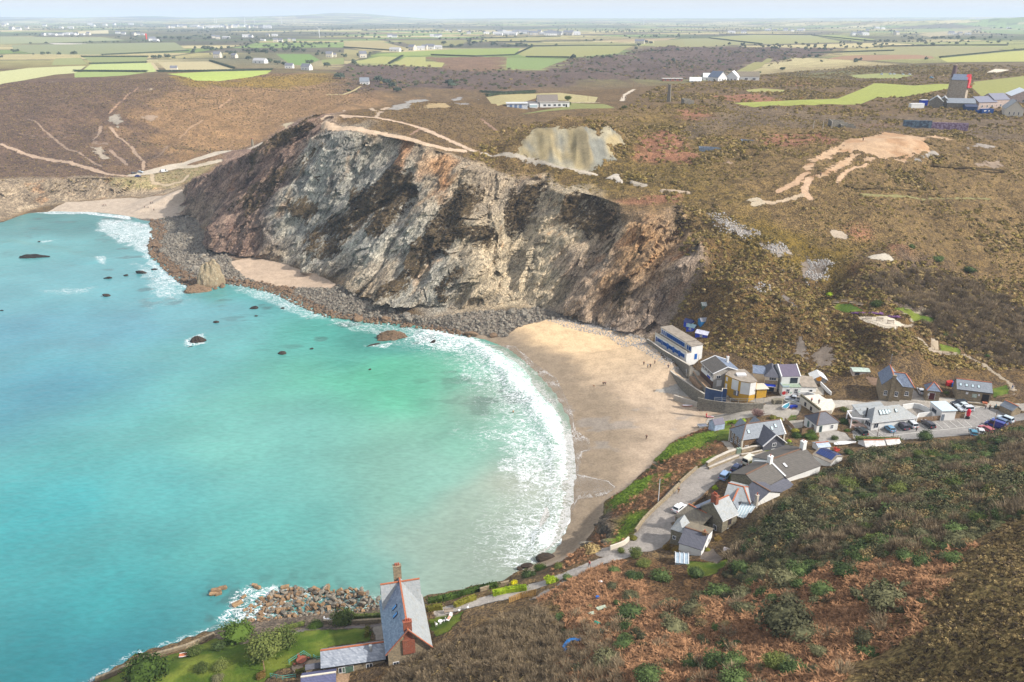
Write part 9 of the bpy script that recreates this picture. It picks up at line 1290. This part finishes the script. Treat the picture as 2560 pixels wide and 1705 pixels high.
x, y, z=G('e1', 500,740);t=thing('parasol', 'closed bright red parasol on a black base by the parked cars', 'parasol', (x, y, z));MB().lathe(0,0,[(.2,.7),(.5,1.1),(.55,2.4),(.4,3.0),(.05,3.2)],10).build('canopy', mat('bright_red_cloth', (214,40,64),.7), t);MB().box(-.45,.45,-.4,.4,0,.7).build('base', black_m, t)
for lb, p_, m_ in [('red canopy of gear beside the long stone block',(1470,865),red),('blue tarpaulin cover beside the long stone block',(1525,872),blue)]: x, y, z=G('c2', *p_);o=MB().prism([(-.9,-.6),(.9,-.6),(1.0,.7),(-.8,.6)], 0, [1.2,1.5,1.7,1.4]).build('covered_gear', m_, None, (x, y, z));tag(o, lb, 'cover')
for lb, c_, p_ in [('orange traffic cone on the lane behind the white hatchback','c3',(524,985)),]: x, y, z=G(c_, *p_);t=thing('traffic_cone', lb, 'cone', (x, y, z));MB().box(-.2,.2,-.2,.2,0,.05).build('base', mat('cone_orange', (230,90,40),.6), t);MB().lathe(0,0,[(.16,.05),(.03,.75)],10).build('cone', MT['cone_orange'], t);MB().lathe(0,0,[(.125,.3),(.09,.48)],10).build('white_band', white_p, t)
# garden oddments on the near hillside: the blue pond liner and netting
x, y, z = G('c5', 828,1300); k = MB(); n = 22; rr_ = np.random.default_rng(3)
ring = [(math.cos(a)*2.5*(1+.08*rr_.normal()), math.sin(a)*1.9*(1+.08*rr_.normal()),.25+.12*rr_.normal(),.45+.3*rr_.random()) for a in np.linspace(0,6.28, n, endpoint=False)]
for i in range(n):
    a, b = ring[i], ring[(i+1) % n]; k.poly([(a[0],a[1],a[2]+.2),(b[0],b[1],b[2]+.2),(b[0]*(1-b[3]*.4),b[1]*(1-b[3]*.4),b[2]+.1),(a[0]*(1-a[3]*.4),a[1]*(1-a[3]*.4),a[2]+.1)]); k.poly([(a[0],a[1],a[2]+.2),(b[0],b[1],b[2]+.2),(b[0]*1.06,b[1]*1.06,b[2]-.4),(a[0]*1.06,a[1]*1.06,a[2]-.4)])
t=thing('pond_liner', 'torn blue pond liner ring among the bare shrubs', 'pond liner', (x, y, z+.3), R(35));k.build('liner', mat('liner_blue', (36,100,160),.5,.25), t);MB().beam((-.6,-.5,.35),(.9,.5,.5),.12).build('plank', timber, t);MB().lathe(-1,-.7,[(.1,.1),(.45,.3),(.3,.6),(.05,.65)],8).build('pale_stone', concrete, t)
for lb, p_, s in [('green netting caught in a bare shrub, upper piece',(1000,1110),1.0),('green netting caught in a bare shrub, lower piece',(1045,1180),.8)]: x, y, z=G('c5', *p_);k=MB();k.slab([(-.8*s,-.3,.5),(.5*s,-.5,.9),(.9*s,.4,.6),(-.2,.5,1.1)], .03);o=k.build('netting', mat('net_green', (50,140,120),.8), None, (x, y, z+.3));tag(o, lb, 'net')
x, y, z = G('c5', 1012,858); t = thing('compost_tub', 'blue tub beside the bare garden plot', 'tub', (x, y, z)); MB().lathe(0,0,[(.3,0),(.36,.7),(.3,.72)],10).build('tub', blue, t)
for lb, p_ in [('row of old greenish planks lying by the plot, upper one',(1045,935)),('row of old greenish planks lying by the plot, lower one',(945,990))]: x, y, z=G('c5', *p_);k=MB().box(-1,1,-.35,.35,.05,.2);o=k.build('cold_frame', mat('pale_glass_frame', (170,180,160),.5), None, (x, y, z+.1));o.rotation_euler=(.1,.1,.5);tag(o, lb, 'cold frame')
x, y, z = G('c5', 1040,715); t = thing('white_sack', 'heap of white sacks at the plot edge', 'sack', (x, y, z)); MB().lathe(0,0,[(.4,0),(.5,.25),(.2,.5)],8).build('sack', white_p, t)
# hill steps and lane oddments
t = thing('hill_steps', 'broad timber-edged steps on the hill path', 'steps', G('c2', 1295,440)); a, b = Vector(G('c2',1295,440)), Vector(G('c2',1290,345)); a0 = a.copy()
for i in range(9): q = a.lerp(b, i/8)-a0; MB().box(-1.5,1.5,-.25,.25,-.3,.12).build('step', mat('step_stone', (196,180,156),.9), t, tuple(q))
sw_ = thing('beach_steps', 'white-edged stair beside the sea wall end', 'steps', G('d1', 830,1000)); a = Vector(P('d1',800,1000,6)); sw_.location = a
for i in range(10): MB().box(-.7,.7,i*.3,i*.3+.32,-1,.25*i).build('step', concrete, sw_)
MB().beam((-.8,0,.6),(-.8,3,3.1),.12).build('handrail', white_p, sw_); x, y, z = G('c2', 2260,1225); t = thing('stone_hut', 'small stone hut with an orange ridge at the car park corner', 'hut', (x-1.5, y, z-.2), R(20)); gabled(t, 0,3.6,0,4,2.0,3.2, 'y', rubble, sl_grey, tile_or, .15)
for lb, c_, p_ in [('heap of purple heather flowers at the back of the terrace, left','a6',(1225,1052)),('heap of purple heather flowers at the back of the terrace, right','a6',(1345,1052)),('purple heather at the right end of the terrace','a6',(1460,1075))]:
    x, y, z = G(c_, *p_); plant('flower_bed', lb, 'flowers', leafmesh('purple_crown', foliage('purple_flower',(96,66,104),(146,106,156)),160,1,.6,.16,6,190,core=.7), x, y, z, (3.2,1.1,.9), th=.05, rz=R(-8))
# ---- far turbines and far houses
def turbine(c, p, h):
    d = ray(*px(c, *p)); dist = 7200 if c == 'a1' and p[1] < 200 else 6400 if c != 'a1' else 2600; x, y = d[0]/d[1]*dist, dist; z = float(H(x, y)); return x, y, z
tw = MB().lathe(0,0,[(1.6,0),(1.0,44)],8).mesh('tower', white_p); nc = MB().box(-1,3,-1,1,43.5,46).mesh('nacelle', white_p); bl_ = MB().prism([(-.9,2),(.9,2),(.35,24),(-.2,24)], -.2,.2).mesh('blade', white_p)
for i, (c_, p_, s) in enumerate([('a1',(1470,150),1.0),('a1',(1482,150),1.05),('a1',(1675,148),1.0),('a1',(1740,148),.9),('a1',(1926,145),1.25),('a1',(2012,138),.8),('a1',(2186,228),.55),('a2',(815,168),.75),('a2',(993,165),.8),('a2',(2052,152),.95),('a3',(1342,118),.9),('a3',(1466,112),.9)]):
    x, y, z=turbine(c_, p_, s);t=thing('wind_turbine', 'small white wind turbine in the middle distance above the wooded valley' if i == 6 else 'white wind turbine far off on the hazy skyline', 'wind turbine', (x, y, z), random.uniform(-.5,.5), None if i == 6 else 'wind turbines on the skyline');t.scale=(s,)*3;lob('tower', tw, t);lob('nacelle', nc, t);a0=random.uniform(0,2)
    for j in range(3): lob('blade', bl_, t, (0,-1.4,45),(math.pi/2, a0+j*2.094,0))
def fh(i, wm, rm):
    t = thing('far_house', 'x', 'house'); a, b, e, r = [(13,8,5,8.5),(18,9,4,7),(10,10,6,9.5)][i]; gabled(t, 0, a, 0, b, e, r, 'x', wm, rm, None, .3)
    for u in (.25,.6): window(t, 'S', (a*u,0),1,1.6,1.6,2)
    return t
bluegrey = slate('far_slate', (110,112,122),(130,132,140), None, .8); HP = [fh(0, white, bluegrey), fh(1, white, mat('far_pale_roof', (176,176,178),.7)), fh(2, cream, bluegrey)]; used_ = [False]*3
def fhouse(c, p, label, group, s=1.):
    x, y, z = G(c, *p); i = random.randrange(3); rz = random.uniform(-.5,.5)
    if not used_[i]: o = HP[i]; used_[i] = True; o.location = (x,y,z-.5); o.rotation_euler = (0,0,rz); o['label'] = label; o['group'] = group; o.scale = (s,)*3
    else: dup(HP[i], (x, y, z-.5), rz, s, label, group)
CL=[('white houses of the long village row inland', 'white house in the long pale village row inland', [('a2',(1020+i*15,238+random.randint(-10,5))) for i in range(37)], 1.5),('houses among the dark trees inland', 'pale house among dark trees inland of the dark gorge', [('a2',q) for q in [(300,255),(330,258),(590,252),(620,256),(640,252),(440,345),(480,343),(530,340),(560,338),(600,336),(310,352),(110,395),(690,210),(720,215),(840,232),(780,214),(960,232),(1990,298),(2020,300)]], 1.1),('hazy far village roofs', 'tiny white house of the far hazy village', [('a1',(1140+i*30+random.randint(-8,8),190+random.randint(-6,6))) for i in range(24)]+[('a1',(1560+i*14,183+random.randint(-4,4))) for i in range(8)], 2.0),('houses by the old airfield', 'white house on the far side of the old airfield', [('a1',q) for q in [(280,243),(310,241),(350,243),(375,241),(400,243),(430,240),(450,238),(480,241),(510,239),(550,240),(590,240),(790,230),(830,236),(900,243),(930,240),(960,241),(1020,280),(1040,283),(1450,262),(1480,268),(1520,266),(1660,255),(1700,256),(1820,250),(1860,248)]], 1.1),('farm sheds in the middle distance', 'pale farm building beside the middle distance fields', [('a1',q) for q in [(1780,280),(1870,288),(1900,286),(1970,280),(2000,278),(1580,398),(1460,396),(1730,432),(1950,467),(2060,478),(2230,392),(2270,390)]], .9),('houses on the wooded right-hand hill', 'white house among the trees of the right-hand valley', [('a3',q) for q in [(580,212),(605,212),(640,212),(710,212),(760,215),(800,214),(840,212),(1180,242),(1210,240),(1250,242),(1340,195),(1380,200),(1270,212),(1840,236),(1870,238),(1910,240),(1950,238),(2240,195),(2030,130),(1480,240),(340,228),(330,222),(420,228)]], 1.3),('scattered far farms', 'scattered white farmhouse in the hazy left distance', [('a1',q) for q in [(10,182),(60,205),(110,206),(170,200),(20,170),(400,195),(460,196),(620,180),(600,170),(700,175),(290,180),(770,172),(880,170),(960,175)]], 1.8)]
for g_, lb, L_, s in CL:
    for c_, p_ in L_: fhouse(c_, p_, lb, g_, s*random.uniform(.8,1.2))
x, y, z = G('a1', 1003,268); t = thing('red_tower', 'small red tower on the old airfield', 'tower', (x, y, z)); MB().lathe(0,0,[(2.2,0),(2.2,9)],8).build('shaft', mat('tower_red', (220,70,50),.6), t); MB().lathe(0,0,[(2.9,9.003),(2.9,14),(1,15)],8).build('tank', MT['tower_red'], t)
x, y, z = G('a1', 1165,484); t = thing('field_barn', 'small pale stone barn between the bright coastal fields', 'barn', (x, y, z-.3),.2); gabled(t, 0,8,0,6,3.5,6, 'x', cream, bluegrey, None, .2)
# ------------------------------------------------------------------ the air
bm = bmesh.new(); bmesh.ops.create_cube(bm, size=1)
for v in bm.verts: v.co = Vector((v.co.x*38000, v.co.y*15200+7300,(-8 if v.co.z < 0 else 235)))
me = bpy.data.meshes.new('haze'); bm.to_mesh(me); hz = bpy.data.objects.new('haze', me); COL.objects.link(hz); hz['kind'] = 'stuff'; hz['label'] = 'pale blue haze in the air'
hm = bpy.data.materials.new('haze'); hm.use_nodes = True; t = hm.node_tree; t.nodes.clear(); o_ = t.nodes.new('ShaderNodeOutputMaterial'); pv = t.nodes.new('ShaderNodeVolumePrincipled')
pv.inputs['Color'].default_value = (.62,.77,1,1); pv.inputs['Density'].default_value = 1.0e-4; t.links.new(pv.outputs[0], o_.inputs['Volume']); me.materials.append(hm)
